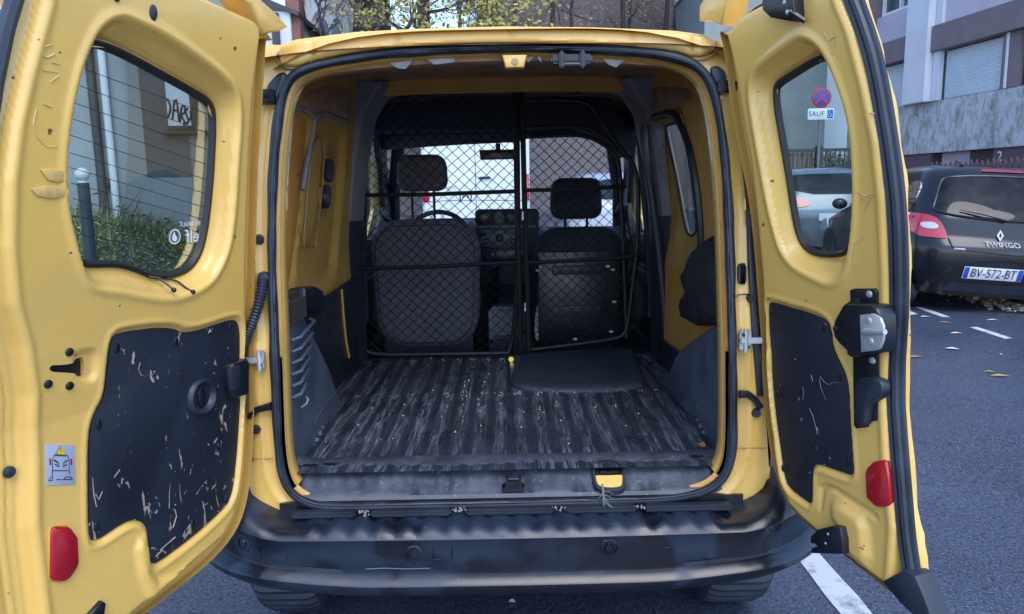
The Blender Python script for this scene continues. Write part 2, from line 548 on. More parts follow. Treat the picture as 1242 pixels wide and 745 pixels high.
def floor_extra(nt, vec, cc, rr):
    tc = nt.nodes.new('ShaderNodeTexCoord')
    def streak(sc, stops, s):
        mp = nt.nodes.new('ShaderNodeMapping'); mp.inputs['Scale'].default_value = sc
        nt.links.new(tc.outputs['Object'], mp.inputs[0])
        return ramp(nt, noise(nt, mp.outputs[0], s, 6, .7, .3), stops)
    big = ramp(nt, noise(nt, coords(nt, (1.6, .8, 1)), 2.2, 4, .6), [(.30, 0.15), (.55, 1.0)])
    a = streak((16, .9, 1), [(.44, 0.0), (.60, 1.0)], 9)
    b = streak((14, 1.1, 1), [(.58, 0.0), (.66, 1.0)], 13)
    mm = nt.nodes.new('ShaderNodeMath'); mm.operation = 'MULTIPLY'
    nt.links.new(a, mm.inputs[0]); nt.links.new(big, mm.inputs[1])
    # tops of the ribs are worn pale, groove shading is painted into the colour
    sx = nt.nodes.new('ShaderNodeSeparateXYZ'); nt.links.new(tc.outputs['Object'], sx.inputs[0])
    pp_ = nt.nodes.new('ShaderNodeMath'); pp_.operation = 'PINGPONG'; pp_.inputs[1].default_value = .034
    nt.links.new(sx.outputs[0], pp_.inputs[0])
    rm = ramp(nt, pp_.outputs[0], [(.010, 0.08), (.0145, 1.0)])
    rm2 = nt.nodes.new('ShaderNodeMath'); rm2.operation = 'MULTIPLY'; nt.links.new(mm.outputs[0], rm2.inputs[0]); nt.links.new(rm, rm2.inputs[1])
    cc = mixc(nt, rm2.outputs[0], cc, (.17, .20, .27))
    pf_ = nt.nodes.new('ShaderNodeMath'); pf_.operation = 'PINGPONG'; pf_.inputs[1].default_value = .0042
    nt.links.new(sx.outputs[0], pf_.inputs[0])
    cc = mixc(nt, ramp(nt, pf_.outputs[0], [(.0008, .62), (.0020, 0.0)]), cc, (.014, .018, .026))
    m2 = nt.nodes.new('ShaderNodeMath'); m2.operation = 'MULTIPLY'
    nt.links.new(b, m2.inputs[0]); nt.links.new(rm2.outputs[0], m2.inputs[1])
    cc = mixc(nt, m2.outputs[0], cc, (.34, .37, .43))
    g = streak((3, 2, 1), [(.68, 0.0), (.74, 1.0)], 16)
    cc = mixc(nt, g, cc, (.13, .115, .07))
    sp = ramp(nt, noise(nt, vec, 160, 2, .5), [(.70, 0.0), (.73, 1.0)])
    cc = mixc(nt, sp, cc, (.3, .3, .3))
    return cc, rr
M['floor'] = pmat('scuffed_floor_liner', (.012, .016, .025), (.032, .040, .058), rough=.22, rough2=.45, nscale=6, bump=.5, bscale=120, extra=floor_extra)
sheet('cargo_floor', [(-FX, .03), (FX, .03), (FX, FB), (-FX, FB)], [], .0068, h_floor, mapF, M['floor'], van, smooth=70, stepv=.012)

# ---- sill trim at the front edge of the floor, stepping down to the seal ----
st = [(-0.640,0.036),(-0.639,0.106),(-0.529,0.127),(-0.289,0.127),(-0.018,0.119),(0.290,0.123),(0.559,0.136),(0.607,0.085),(0.607,0.021)]
def sill_profile(x):
    """y,z pairs from floor edge to seal"""
    return [(.15, .599), (.145, .6035), (.085, .602), (.072, .596), (.052, .583), (.032, .571), (.004, .552), (-.008, .546), (-.013, .536)]
xs = np.linspace(-.625, .612, 180)
loops = []
for x in xs:
    e = max(0, abs(x + .006) - .55) / .07
    L = []
    for k, (y, z) in enumerate(sill_profile(x)):
        yy = y + (.05 * e ** 2 if y < .1 else 0)
        zz = z
        # stamped ramps either side of the latch
        if k in (4, 5, 6):
            m = 0
            for c0, c1 in ((-.30, -.03), (.07, .13), (.155, .30)):
                if c0 == -.30: m = max(m, float(ss(x, c0, c0 + .07) * (1 - ss(x, c1 + .07, c1 + .10))))
            m2 = float(ss(x, .155, .19) * (1 - ss(x, .38, .42)))
            zz -= .016 * m + .010 * m2
        # small stamped flutes along the edge
        if k == 2: zz += .0022 * math.sin(x * 2 * math.pi / .042)
        if k in (3, 4, 5): zz += .0030 * math.sin(x * 2 * math.pi / .042)
        L.append((x, yy, zz + .012 * e ** 2))
    loops.append(L)
M['sill'] = pmat('scuffed_sill_plastic', (.030, .038, .056), (.075, .088, .118), rough=.4, rough2=.6, nscale=9, bump=.5, bscale=90, extra=lambda nt, vec, cc, rr: (mixc(nt, ramp(nt, noise(nt, vec, 55, 5, .7, 1), [(.60, 0.0), (.68, 1.0)]), cc, (.16, .17, .19)), rr))
MB().loft(loops, closed=False).build('sill_trim', M['sill'], van, 50)
# striker and latch pocket on the sill
s = MB()
s.rbox(-.026, .036, -.010, .03, .548, .562, .003)
s.rbox(-.016, -.008, -.004, .016, .560, .590, .002); s.rbox(.020, .028, -.004, .016, .560, .590, .002)
s.tube([(-.012, .004, .583), (.024, .004, .583)], .006, 8)
s.rbox(-.012, .024, .004, .02, .560, .578, .002)
s.build('sill_striker', M['satin'], van)
lp = [(0.236,0.587),(0.245,0.599),(0.302,0.598),(0.314,0.583),(0.311,0.556),(0.300,0.547),(0.245,0.548),(0.233,0.560)]
LPp = chaikin(lp, 2)
def slo(P, h_):
    return [(a, .074 - (.598 - b) * 1.55 - h_ * .53, b + h_ * .85) for a, b in P]
hole = empty('latch_pocket'); hole.parent = van
p = np.array(LPp)
MB().loft([slo(offset(p, .008), .0), slo(offset(p, .006), .012), slo(p, .012), slo(offset(p, -.001), .0)]).build('pocket_rim', M['plastic'], hole)
MB().add(slo(p, .006), [tuple(range(len(p)))]).build('pocket_plate', M['satin'], hole, 0)
p_lo = np.array([(a, min(b, p[:, 1].mean() - .001)) for a, b in offset(p, -.002)])
MB().add(slo(p_lo, .0085), [tuple(range(len(p_lo)))]).build('pocket_lip', M['yellow'], hole, 0)
cx, cy = p.mean(0)
q_ = slo([(cx, cy + .004)], .010)[0]
MB().rbox(cx - .024, cx + .024, q_[1] - .003, q_[1] + .008, q_[2] - .003, q_[2] + .004, .001).rbox(cx - .006, cx + .006, q_[1] - .010, q_[1] + .006, q_[2] - .004, q_[2] + .003, .002).build('pocket_latch', M['satin'], hole)
for xx, yy in ((-.575, .085), (-.52, .09), (.535, .095)):
    MB().add(*(lambda V: (V, [tuple(range(len(V)))]))([(a, b, .6045) for a, b in circ(xx, yy, .022, .009, 14)])).build('drain_dimple', M['satin'], van, 0)

# ---- left and right wall, seen from inside ----
def wallx(z): return .70 - .10 * np.maximum(0, z - 1.15)
def mapWL(u, v, w): return np.stack([-wallx(v) + w, u, v], 1)
def mapWR(u, v, w): return np.stack([wallx(v) - w, u, v], 1)
CZ = 1.855
wall_o = [(.06, .58), (1.40, .58), (1.40, 1.85), (1.0, 1.84), (.5, 1.79), (.22, 1.73), (.10, 1.66), (.06, 1.55)]
# left: tail lamp housing (orange), sliding door recess
QL = chaikin([(0.390,1.620),(0.566,1.648),(0.644,1.618),(0.614,1.469),(0.563,1.249),(0.479,1.065),(0.377,1.065),(0.384,1.386)], 2)
SL = chaikin([(0.686,1.631),(0.824,1.655),(1.084,1.652),(1.203,1.606),(1.180,1.353),(1.106,1.051),(0.896,1.004),(0.615,1.035),(0.523,1.087),(0.559,1.277),(0.610,1.496)], 2)
SI = chaikin([(0.728,1.587),(0.890,1.575),(0.840,1.357),(0.783,1.190),(0.645,1.194),(0.612,1.275),(0.635,1.470)], 2)
def h_wl(P, sd):
    a, _ = sdf(P, QL); b, _ = sdf(P, SL); c, _ = sdf(P, SI)
    return -.018 * (1 - ss(a, -.03, .0)) - .025 * (1 - ss(b, -.025, 0)) + .012 * (1 - ss(c, -.02, 0)) + .003 * np.sin(P[:, 0] * 8) * np.sin(P[:, 1] * 6)
wl = sheet('side_wall', wall_o, [], .018, h_wl, mapWL, M['yellow_in'], van)
wl['label'] = 'left inner side wall of dull yellow steel'
def deco(name, mapf, poly, w, mat, parent=van, b=.003, w0=None):
    return MB().pillow(poly, mapf, (w - .004) if w0 is None else w0, w, b).build(name, mat, parent)
deco('lamp_housing_panel', mapWL, offset(QL, -.016), -.012, M['orange_in'], wl)
SLOT = M['satin']
for cy_, cz_ in [(0.980,1.459),(0.944,1.359)]:
    P = rrect(cy_ - .085, cy_ + .085, cz_ - .045, cz_ + .045, .042, 5)
    deco('oval_slot', mapWL, offset(P, .010), -.016, M['yellow_in'], wl)
    deco('slot_opening', mapWL, P, -.013, SLOT, wl)
dots = MB()
for cy_, cz_ in [(1.008,1.527),(0.969,1.515),(1.040,1.515),(0.953,1.527),(0.874,1.313),(0.915,1.300),(0.864,1.295),(0.931,1.287),(0.721,1.558),(0.675,1.698),(0.593,1.677),(0.735,1.683),(0.527,1.434)]:
    MB().add(*(lambda V: (V, [tuple(range(len(V)))]))(mapWL(*np.array(circ(cy_, cz_, .009, .008, 8)).T, np.full(8, -.010)))).build('drilled_hole', SLOT, wl, 0)
sb = MB()
for P in ([(0.389,1.624),(0.469,1.640),(0.546,1.643),(0.610,1.634),(0.665,1.626)], [(0.665,1.626),(0.642,1.566),(0.591,1.482),(0.544,1.386)], [(0.643,1.629),(0.718,1.645),(0.811,1.660),(0.940,1.658),(1.112,1.661),(1.224,1.658)], [(0.667,1.610),(0.699,1.623),(0.788,1.649)]):
    P = np.array(chaikin(P, 2, False))
    MB().tube(list(mapWL(P[:, 0], P[:, 1], np.full(len(P), .002))), .009, 6).build('sealant_bead', M['sealant'], wl)
seam = MB()
P = np.array(chaikin([(0.798,1.176),(0.702,1.189),(0.624,1.192),(0.640,1.302),(0.668,1.471),(0.730,1.573),(0.877,1.574),(0.860,1.387),(0.798,1.176)], 1, False))
seam.tube(list(mapWL(P[:, 0], P[:, 1], np.full(len(P), -.010))), .003, 5)
seam.build('panel_seam', M['brown_in'], wl)

# right: window in the sliding door
GR = chaikin([(1.349,1.633),(1.265,1.636),(1.087,1.627),(1.027,1.600),(0.944,1.410),(0.923,1.237),(0.950,1.191),(1.046,1.175),(1.123,1.194),(1.199,1.397)], 2)
FR = chaikin([(1.683,1.661),(1.561,1.692),(1.232,1.678),(0.960,1.666),(0.843,1.618),(0.711,1.464),(0.680,1.306),(0.713,1.158),(0.743,1.065),(1.441,0.932),(1.682,0.963),(1.717,1.325)], 2)
PR = chaikin([(1.551,1.628),(1.383,1.657),(0.970,1.639),(0.873,1.606),(0.750,1.451),(0.714,1.305),(0.748,1.155),(0.866,1.077),(1.338,1.001),(1.504,1.029),(1.611,1.326)], 2)
wall_or = wall_o
def h_wr(P, sd):
    a, _ = sdf(P, PR); g, _ = sdf(P, GR)
    t = np.clip(-a / (np.maximum(-a, 0) + np.maximum(g, 1e-4)), 0, 1)
    return -.045 * ss(t, 0, .9) + .003 * np.sin(P[:, 0] * 8) * np.sin(P[:, 1] * 6)
wr = sheet('side_wall', wall_or, [GR], .016, h_wr, mapWR, M['yellow_in'], van)
wr['label'] = 'right inner side wall with a small side window'
MB().add(mapWR(*np.array(offset(GR, .01)).T, np.full(len(GR), -.052)), [tuple(range(len(GR)))]).build('side_window', M['glass'], wr)
mb = MB(); mb.tube(list(mapWR(*np.array(GR).T, np.full(len(GR), -.043))), .006, 6, closed=True); mb.build('window_seal', M['rubber'], wr)
P = chaikin([(0.603,1.639),(0.600,1.594),(0.615,1.471),(0.646,1.293),(0.670,1.112),(0.691,0.928),(0.709,0.741),(0.710,0.627)], 1, False)
MB().tube([(a, 1.325, b) for a, b in P], .017, 8).build('sliding_door_seal', M['rubber'], wr)
# black door seal round the sliding door opening
FS = [(1.678,0.903),(1.731,1.081),(1.717,1.325),(1.730,1.524),(1.712,1.648),(1.567,1.681),(1.237,1.668),(0.978,1.658),(0.870,1.617),(0.751,1.523),(0.695,1.406),(0.679,1.271),(0.690,1.160)]
P = np.array(chaikin(FS, 2, False))
mb = MB(); mb.tube(list(mapWR(P[:, 0], P[:, 1], np.full(len(P), .004))), .017, 8); mb.build('sliding_door_seal', M['rubber'], wr)
dots = MB()
for cy_, cz_ in [(1.291,1.539),(1.221,1.545),(1.101,1.247),(1.143,1.256),(1.081,1.261),(1.309,1.456),(1.287,1.751),(1.180,1.725),(1.005,1.736),(0.942,1.715),(0.809,1.716),(0.764,1.702)]:
    MB().add(*(lambda V: (V, [tuple(range(len(V)))]))(mapWR(*np.array(circ(cy_, cz_, .010, .008, 8)).T, np.full(8, .003)))).build('drilled_hole', SLOT, wr, 0)
sb = MB()
for P in ([(1.697,1.678),(1.411,1.678),(1.139,1.668),(0.930,1.672),(0.773,1.677),(0.658,1.669)], [(0.881,1.660),(0.826,1.631),(0.799,1.599)]):
    P = np.array(chaikin(P, 2, False))
    MB().tube(list(mapWR(P[:, 0], P[:, 1], np.full(len(P), .004))), .007, 6).build('sealant_bead', M['brown_in'], wr)

# brown upper wall, right and left (bare primer above the belt)
for mp, par, P in ((mapWR, wr, [(1.604,1.819),(1.190,1.779),(0.725,1.711),(0.624,1.671),(0.847,1.680),(1.133,1.681),(1.644,1.696)]), (mapWL, wl, [(0.558,1.700),(0.868,1.762),(1.208,1.795),(1.236,1.673),(0.938,1.669),(0.762,1.663),(0.609,1.637),(0.449,1.646)])):
    deco('upper_panel', mp, P, .004, M['brown_in'], par, .002)

# ---- grey B pillars at the bulkhead ----
for sgn, nm in ((-1, 'left'), (1, 'right')):
    mb = MB()
    prof = [(.60, .70, .76), (1.0, .70, .76), (1.25, .69, .725), (1.5, .655, .70), (1.7, .61, .68), (1.84, .52, .66)]
    L = []
    for z, xi, xo in prof:
        L.append([(sgn * xo, 1.33, z), (sgn * (xi + .02), 1.33, z), (sgn * (xi), 1.345, z), (sgn * (xi - .035), 1.44, z), (sgn * (xi - .03), 1.50, z), (sgn * xo, 1.50, z)])
    mb.loft(L[2:], True)
    mb.build('pillar_trim', M['grey_trim'], van, 30)
    mb = MB(); mb.loft([[(x, y, z) for x, y, z in l] for l in L[:3]], True); mb.build('lower_pillar_trim', M['plastic'], van, 30)
# header panels above the pillars
for sgn in (-1, 1):
    P = [(sgn * .74, 1.62), (sgn * .60, 1.66), (sgn * .52, 1.78), (sgn * .36, 1.83), (sgn * .36, 1.87), (sgn * .74, 1.87)]
    MB().pillow(P, lambda u, v, w: np.stack([u, 1.47 - w, v], 1), 0, .02, .004).build('upper_trim', M['grey_trim'], van)

# ---- ceiling and cross members ----
def zc(y): return min(1.86, 1.735 + .2 * y)
V, F = [], []
ys = np.linspace(.05, 2.6, 40); xc = np.linspace(-.66, .66, 24)
for y in ys:
    for x in xc: V.append((x, y, zc(y) - .03 * (x / .66) ** 4))
for i in range(39):
    for k in range(23): F.append((i * 24 + k, i * 24 + k + 1, (i + 1) * 24 + k + 1, (i + 1) * 24 + k))
mkmesh('ceiling_panel', V, F, M['brown_in'], van)
def beam(y0, y1, z0, z1, x0=-.62, x1=.62, mat='yellow_in', name='roof_beam', bow=.03):
    L = []
    for x in np.linspace(x0, x1, 24):
        b = -bow * (x / .62) ** 2
        L.append([(x, y0, z1 + b), (x, y0, z0 + .012 + b), (x, y0 + .012, z0 + b), (x, y1 - .012, z0 + b), (x, y1, z0 + .012 + b), (x, y1, z1 + b)])
    return MB().loft(L, True, True, True).build(name, M[mat], van, 30)
beam(.105, .17, 1.715, 1.76, -.58, .57, 'brown_in', bow=.045)
beam(.62, .70, 1.80, 1.86, mat='brown_in')
beam(1.405, 1.455, 1.80, 1.862, -.56, .54, 'yellow_in', bow=.012)
sp = MB()
for x0, x1, y in ((-.30, -.13, .104), (.18, .36, .104), (.04, .1, .104)):
    P = [(x0 + (x1 - x0) * t, 1.735 + .012 * math.sin(t * 9 + x0 * 30) - .045 * ((x0 + (x1 - x0) * t) / .62) ** 2) for t in np.linspace(0, 1, 10)]
    P2 = [(x, z - .018 - .006 * math.sin(x * 90)) for x, z in P[::-1]]
    sp.pillow(P + P2, lambda u, v, w: np.stack([u, y - w, v], 1), 0, .002, .001)
sp.build('sealant_patch', M['sealant'], van)
# header furniture: yellow striker pocket, black latch
cxz = [(0.029,1.705),(0.178,1.702)]
hp = empty('header_pocket'); hp.parent = van
x0, z0 = cxz[0]
MB().pillow([(x0 - .034, z0 + .018), (x0 + .034, z0 + .018), (x0 + .024, z0 - .016), (x0 - .024, z0 - .016)], lambda u, v, w: np.stack([u, .10 - w, v], 1), 0, .03, .006).build('pocket_body', M['yellow'], hp)
MB().pillow(circ(x0, z0 - .001, .009), lambda u, v, w: np.stack([u, .07 - w, v], 1), 0, .002, .001).build('pocket_stud', M['brown_in'], hp)
lt = empty('header_latch'); lt.parent = van
x0, z0 = cxz[1]
MB().rbox(x0 - .055, x0 + .055, .06, .10, z0 - .006, z0 + .018, .006).build('latch_base', M['satin'], lt)
MB().rbox(x0 - .034, x0 - .020, .045, .09, z0 - .020, z0 + .024, .004).rbox(x0 + .020, x0 + .034, .045, .09, z0 - .020, z0 + .024, .004).tube([(x0 - .03, .055, z0 - .010), (x0 + .03, .055, z0 - .010)], .006, 8).build('latch_bar', M['plastic'], lt)
pl = MB()
for x, y, z in ((-.11, .165, 1.752), (.0, .62, 1.83), (-.28, .6, 1.83), (.08, .615, 1.84)): pl.ball((x, y - .01, z), .02, 10, 6, (1, .5, .6))
pl.build('roof_plug', M['plastic'], van)

# ---- wheel arch covers ----
AL_ = chaikin([(0.046,1.115),(0.247,1.076),(0.301,1.020),(0.397,0.945),(0.511,0.848),(0.610,0.737),(0.697,0.644),(0.741,0.587)], 2, False)
AL_ = [(.02, 1.0), (.06, 1.065)] + [p for p in AL_ if p[0] > .06] + [(.73, .592), (.02, .592)]
AR_ = chaikin([(0.129,0.997),(0.249,0.968),(0.446,0.903),(0.681,0.809),(0.816,0.736),(0.917,0.637),(0.945,0.578)], 2, False)
AR_ = [(.02, .95), (.10, .985)] + [p for p in AR_ if p[0] > .10] + [(.93, .592), (.02, .592)]
def arch(poly, sgn, label):
    def mp(u, v, w): return np.stack([sgn * (.618 + .05 * np.clip((v - .6), 0, 1) * .4 - w + .045 * np.clip(.25 - u, 0, 1)*0), u, v], 1)
    P = [tuple(p) for p in resample(poly, 160)]
    def h(Q, sd):
        d = np.clip(-sd, 0, .05)
        w = -.035 * (1 - np.sqrt(np.maximum(0, 1 - (1 - d / .05) ** 2)))
        w = np.where(Q[:, 1] < .66, w * ss(Q[:, 1], .58, .66), w)
        w = w + .004 * ss(Q[:, 1] + .30 * Q[:, 0], .90, .905) * (Q[:, 0] > .3)
        return w + .005 * np.sin(Q[:, 0] * 7 + 1) * np.sin(Q[:, 1] * 8)
    o = sheet('wheel_arch_cover', P, [], .012, h, mp, M['arch'], van, rim=.10)
    o['label'] = label
    return o, mp
M['arch'] = pmat('dusty_moulded_plastic', (.050, .065, .100), (.085, .105, .150), rough=.48, rough2=.6, nscale=5, bump=.3, bscale=300, extra=lambda nt, vec, cc, rr: (mixc(nt, ramp(nt, noise(nt, coords(nt, (1, 1, 3)), 22, 5, .75, 1), [(.62, 0.0), (.70, 1.0)]), cc, (.16, .18, .22)), rr))
al, mpl = arch(AL_, -1, 'left moulded wheel arch cover')
ar, mpr = arch(AR_, 1, 'right moulded wheel arch cover')
for o, mp, P in ((al, mpl, [(0.288,0.654),(0.312,0.670),(0.447,0.679),(0.749,0.680)]), (ar, mpr, [(0.933,0.643),(0.580,0.662),(0.394,0.671),(0.393,0.649)])):
    P = np.array(P); m = MB(); m.tube(list(mp(P[:, 0], P[:, 1], np.full(len(P), .006))), .0028, 5); m.build('moulded_ridge', M['sill'], o)
# louvre vent at the left rear corner
lv = empty('air_vent'); lv.parent = van
MB().rbox(-.70, -.612, .055, .30, .985, 1.085, .02).build('vent_cap', pmat('brown_black_felt', (.045, .028, .028), (.03, .022, .024), rough=.9, bump=.4), lv)
for k in range(6):
    z = .965 - k * .032
    yy = .10 - k * .006
    MB().tube([(-.620, yy + .24 - k * .022, z + .02), (-.598, yy + .21 - k * .022, z + .018), (-.598, yy + .05, z), (-.62, yy + .03, z - .006)], .0052, 6).build('louvre', M['arch'], lv)
MB().tube([(-.60, .12, .765), (-.585, .12, .775), (-.582, .13, .785), (-.59, .14, .79)], .0025, 6).build('vent_hook', M['sealant'], lv)
# dark lower wall linings
for sgn in (-1, 1):
    P = [(.05, .59), (1.36, .59), (1.36, 1.0 if sgn < 0 else .70), (.9, .99 if sgn < 0 else .72), (.62, 1.0 if sgn < 0 else .80), (.4, 1.07 if sgn < 0 else .95), (.05, 1.09 if sgn < 0 else .98)]
    MB().pillow(P, lambda u, v, w: np.stack([sgn * (.69 - w), u, v], 1), 0, .01, .004).build('lower_lining', M['plastic'], van)
br = MB()
for P in ([(0.390,1.076),(0.522,1.067),(0.611,1.041),(0.624,1.002),(0.604,0.961),(0.374,1.005)],): br.pillow(P, lambda u, v, w: np.stack([-.69 + w, u, v], 1), 0, .05, .01)
br.build('corner_bracket', M['satin'], van)
MB().ball((-.66, .37, 1.0), .012, 8, 6).build('lining_clip', M['white_print'], van)
# edge trim beside the left pillar
P = [(1.076,0.986),(1.082,0.882),(1.103,0.774),(1.147,0.686)]
MB().tube([(-.675, y - .03, z) for y, z in P], .005, 6).build('edge_strip', M['yellow_in'], van)

# ---- hardware on the rear pillars ----
def kpos(p, w): return Vector((p[0], float(yr(p[1])) - w, p[1]))
def box_at(mb, P, w0, w1, b=.004):
    xs_ = [p[0] for p in P]; zs_ = [p[1] for p in P]
    return mb.rbox(min(xs_), max(xs_), float(yr(zs_[0])) - w1, float(yr(zs_[0])) - w0, min(zs_), max(zs_), b)
for P, nub in (([(-0.651,1.643),(-0.600,1.606)], [(-0.626,1.626)]), ([(0.560,1.646),(0.612,1.614)], [(0.586,1.629)])):
    e = empty('check_strap'); e.parent = van
    box_at(MB(), P, .01, .035).build('strap_bracket', M['satin'], e)
    b = MB(); 
    b.tube([kpos(nub[0], .03), kpos(nub[0], .042)], .005, 8); b.build('strap_bolt', M['plastic'], e)
for P in ([(-0.673,0.960),(-0.652,0.914)], [(0.615,0.993),(0.644,0.939)]):
    e = empty('door_hinge'); e.parent = van
    (x0, z1), (x1, z0) = P
    m = MB(); m.rbox(x0, x1, -.02, 0.0, z0, z1, .003)
    m.tube([((x0 + x1) / 2, -.024, z0 - .004), ((x0 + x1) / 2, -.024, z1 + .004)], .0065, 8)
    m.rbox(x0 - (.03 if x0 < 0 else 0), x1 + (.03 if x0 > 0 else 0), -.028, -.014, (z0 + z1) / 2 - .008, (z0 + z1) / 2 + .008, .003)
    m.build('hinge_leaf', M['steel'], e)
    m = MB(); m.ball((x0 + .008, -.024, z1 - .01), .005, 8, 5); m.ball((x1 - .008, -.024, z0 + .01), .005, 8, 5); m.build('hinge_bolt', M['satin'], e)
for P, sgn in (([(-0.641,0.809),(-0.659,0.805),(-0.682,0.799),(-0.703,0.778)], -1), ([(0.619,0.817),(0.641,0.817),(0.662,0.802),(0.678,0.779)], 1)):
    m = MB(); m.tube([kpos(p, .014) for p in P], [.012, .010, .009, .009], 8); m.build('hinge_arm', M['satin'], van)
for P in [(-0.690,0.741),(0.670,0.761),(-0.662,1.253),(0.651,1.075)]:
    m = MB(); m.tube([kpos(P, -.004), kpos(P, .014)], [.015, .010], 10); m.build('door_buffer', M['rubber'], van)
gp = [(0.618,1.168),(0.636,1.113)]
MB().pillow(rrect(gp[0][0] - .002, gp[1][0] + .003, gp[1][1], gp[0][1], .012, 5), mapK, -.004, .006, .003).build('grommet_plug', M['rubber'], van)
# corrugated cable sleeve into the left pillar
P = resample(chaikin([(-0.647,1.153),(-0.646,1.125),(-0.652,1.090),(-0.666,1.049),(-0.687,1.012),(-0.701,0.984)], 2, False), 46, False)
m = MB(); m.tube([kpos(p, .022 + .02 * math.sin(i / 45 * math.pi)) for i, p in enumerate(P)], [.0125 + (.0022 if i % 2 else -.0012) for i in range(46)], 10)
m.ball(kpos(P[0], .01), .018, 10, 6)
m.build('cable_sleeve', M['rubber'], van, 20)
P = chaikin([(0.598,1.070),(0.613,1.085),(0.633,1.087),(0.651,1.084)], 2, False)
MB().tube([kpos(p, .008) for p in P], .002, 5).build('thin_cable', M['satin'], van)
# dark gap strips between pillars and doors
for P in ([(-0.679,1.601),(-0.665,1.601),(-0.676,1.472),(-0.682,1.342),(-0.691,1.331)], [(-0.695,1.295),(-0.681,1.294),(-0.685,1.168),(-0.694,0.971),(-0.710,0.696),(-0.709,0.649),(-0.727,0.649),(-0.709,0.971)], [(0.616,1.601),(0.629,1.601),(0.639,1.493),(0.649,1.341),(0.640,1.341),(0.626,1.471)], [(0.640,1.308),(0.653,1.301),(0.661,1.144),(0.671,0.946),(0.685,0.808),(0.671,0.809),(0.651,0.990),(0.644,1.144)]):
    MB().pillow(P, mapK, -.01, .012, .003).build('gap_strip', M['rubber'], van)
sm = MB()
for P in ([(-0.715,0.658),(-0.652,0.657)], [(0.620,0.662),(0.701,0.661)]):
    sm.tube([kpos(P[0], .002), kpos(P[1], .002)], .0015, 5)
sm.build('panel_seam', M['brown_in'], van)


# ================= REAR DOORS =================
DL_ANG, DR_ANG, HXX = 110, 110, .66
def lean(z): return .12 * np.maximum(0, np.asarray(z, float) - .95)
def mapL(u, v, w): return np.stack([u, w + lean(v), v], 1)
def mapR(u, v, w): return np.stack([-u, w + lean(v), v], 1)

def door(name, outline, recess, glassP, panel, mp, edge_u, ang, hx, bulge, handle_pocket, label, skin, extra_h=None):
    O = [tuple(p) for p in resample(chaikin(outline, 2), 220)]
    RC = [tuple(p) for p in resample(chaikin(recess, 2), 120)]
    GL = [tuple(p) for p in resample(chaikin(glassP, 2), 120)]
    PN = [tuple(p) for p in resample(chaikin(panel, 1), 140)]
    def h(P, sd):
        w = np.zeros(len(P))
        a, _ = sdf(P, RC); g, _ = sdf(P, GL)
        t = np.clip(-a / (np.maximum(-a, 0) + np.maximum(g, 1e-4)), 0, 1)
        w -= np.where(a < 0, .058 * (.55 * ss(t, 0, 1) + .45 * ss(t, .0, .34) * .5 + .45 * ss(t, .66, 1.) * .5), 0)
        w += .004 * np.exp(-((a - .006) / .008) ** 2)
        so_, _ = sdf(P, outline)
        d = np.clip(-so_, 0, .012)
        w -= .012 * (1 - np.sqrt(np.maximum(0, 1 - (1 - d / .012) ** 2)))
        p, _ = sdf(P, PN)
        w -= .010 * (1 - ss(p, .002, .009))
        w += .0025 * np.exp(-((p - .014) / .005) ** 2)
        # stepped flange towards the free edge
        eu = edge_u(P[:, 1])
        w -= .024 * ss(P[:, 0], eu - .003, eu + .010)
        w += .004 * np.exp(-((P[:, 0] - eu + .012) / .008) ** 2)
        w -= .004 * np.exp(-((P[:, 0] - eu - .028) / .0035) ** 2)
        w -= .006 * np.exp(-((P[:, 0] - eu - .045) / .006) ** 2)
        for B, dep, wid in bulge:
            b, _ = sdf(P, B)
            w += dep * (1 - ss(b, -wid, 0))
        if extra_h is not None: w += extra_h(P)
        w += .0012 * np.sin(P[:, 0] * 9 + 1) * np.sin(P[:, 1] * 6 + .5)
        return w
    gh = [tuple(p) for p in offset(GL, .002)]
    o = sheet(name, O, [gh] + handle_pocket, .0048, h, mp, M['yellow'], van, rim=.014, smooth=60)
    o.location = (hx, 0, 0)
    o.rotation_euler = (0, 0, R(-ang if hx < 0 else ang))
    o['label'] = label
    # outer skin
    OS = [tuple(p) for p in resample(chaikin(skin, 1), 160)]
    sheet('outer_skin', OS, [[tuple(q) for q in offset(GL, -.006)]], .03, lambda P, sd: np.full(len(P), -.062) - .012 * (1 - np.clip(-sd, 0, .1) / .1) ** 2 * -1, mp, M['yellow'], o, rim=.008)
    oa = np.array(OS); MB().loft([mp(q[:, 0], q[:, 1], np.full(len(q), w)) for q, w in ((oa, -.064), (oa, -.052), (offset(OS, -.006), -.034), (offset(OS, -.012), -.016))]).build('door_edge', M['yellow'], o, 60)
    # glass with a black ceramic border
    GO = offset(GL, .012)
    MB().add(mp(GO[:, 0], GO[:, 1], np.full(len(GO), -.060)), [tuple(range(len(GO)))]).build('door_glass', M['glass'], o, 0)
    a_, b_ = np.array(GL), offset(GL, -.013)
    MB().loft([mp(q[:, 0], q[:, 1], np.full(len(q), w)) for q, w in ((offset(GL, .004), -.056), (offset(GL, .002), -.047), (offset(GL, -.006), -.046), (b_, -.057))]).build('glass_border', M['black_print'], o, 60)
    return o, O, RC, GL, PN

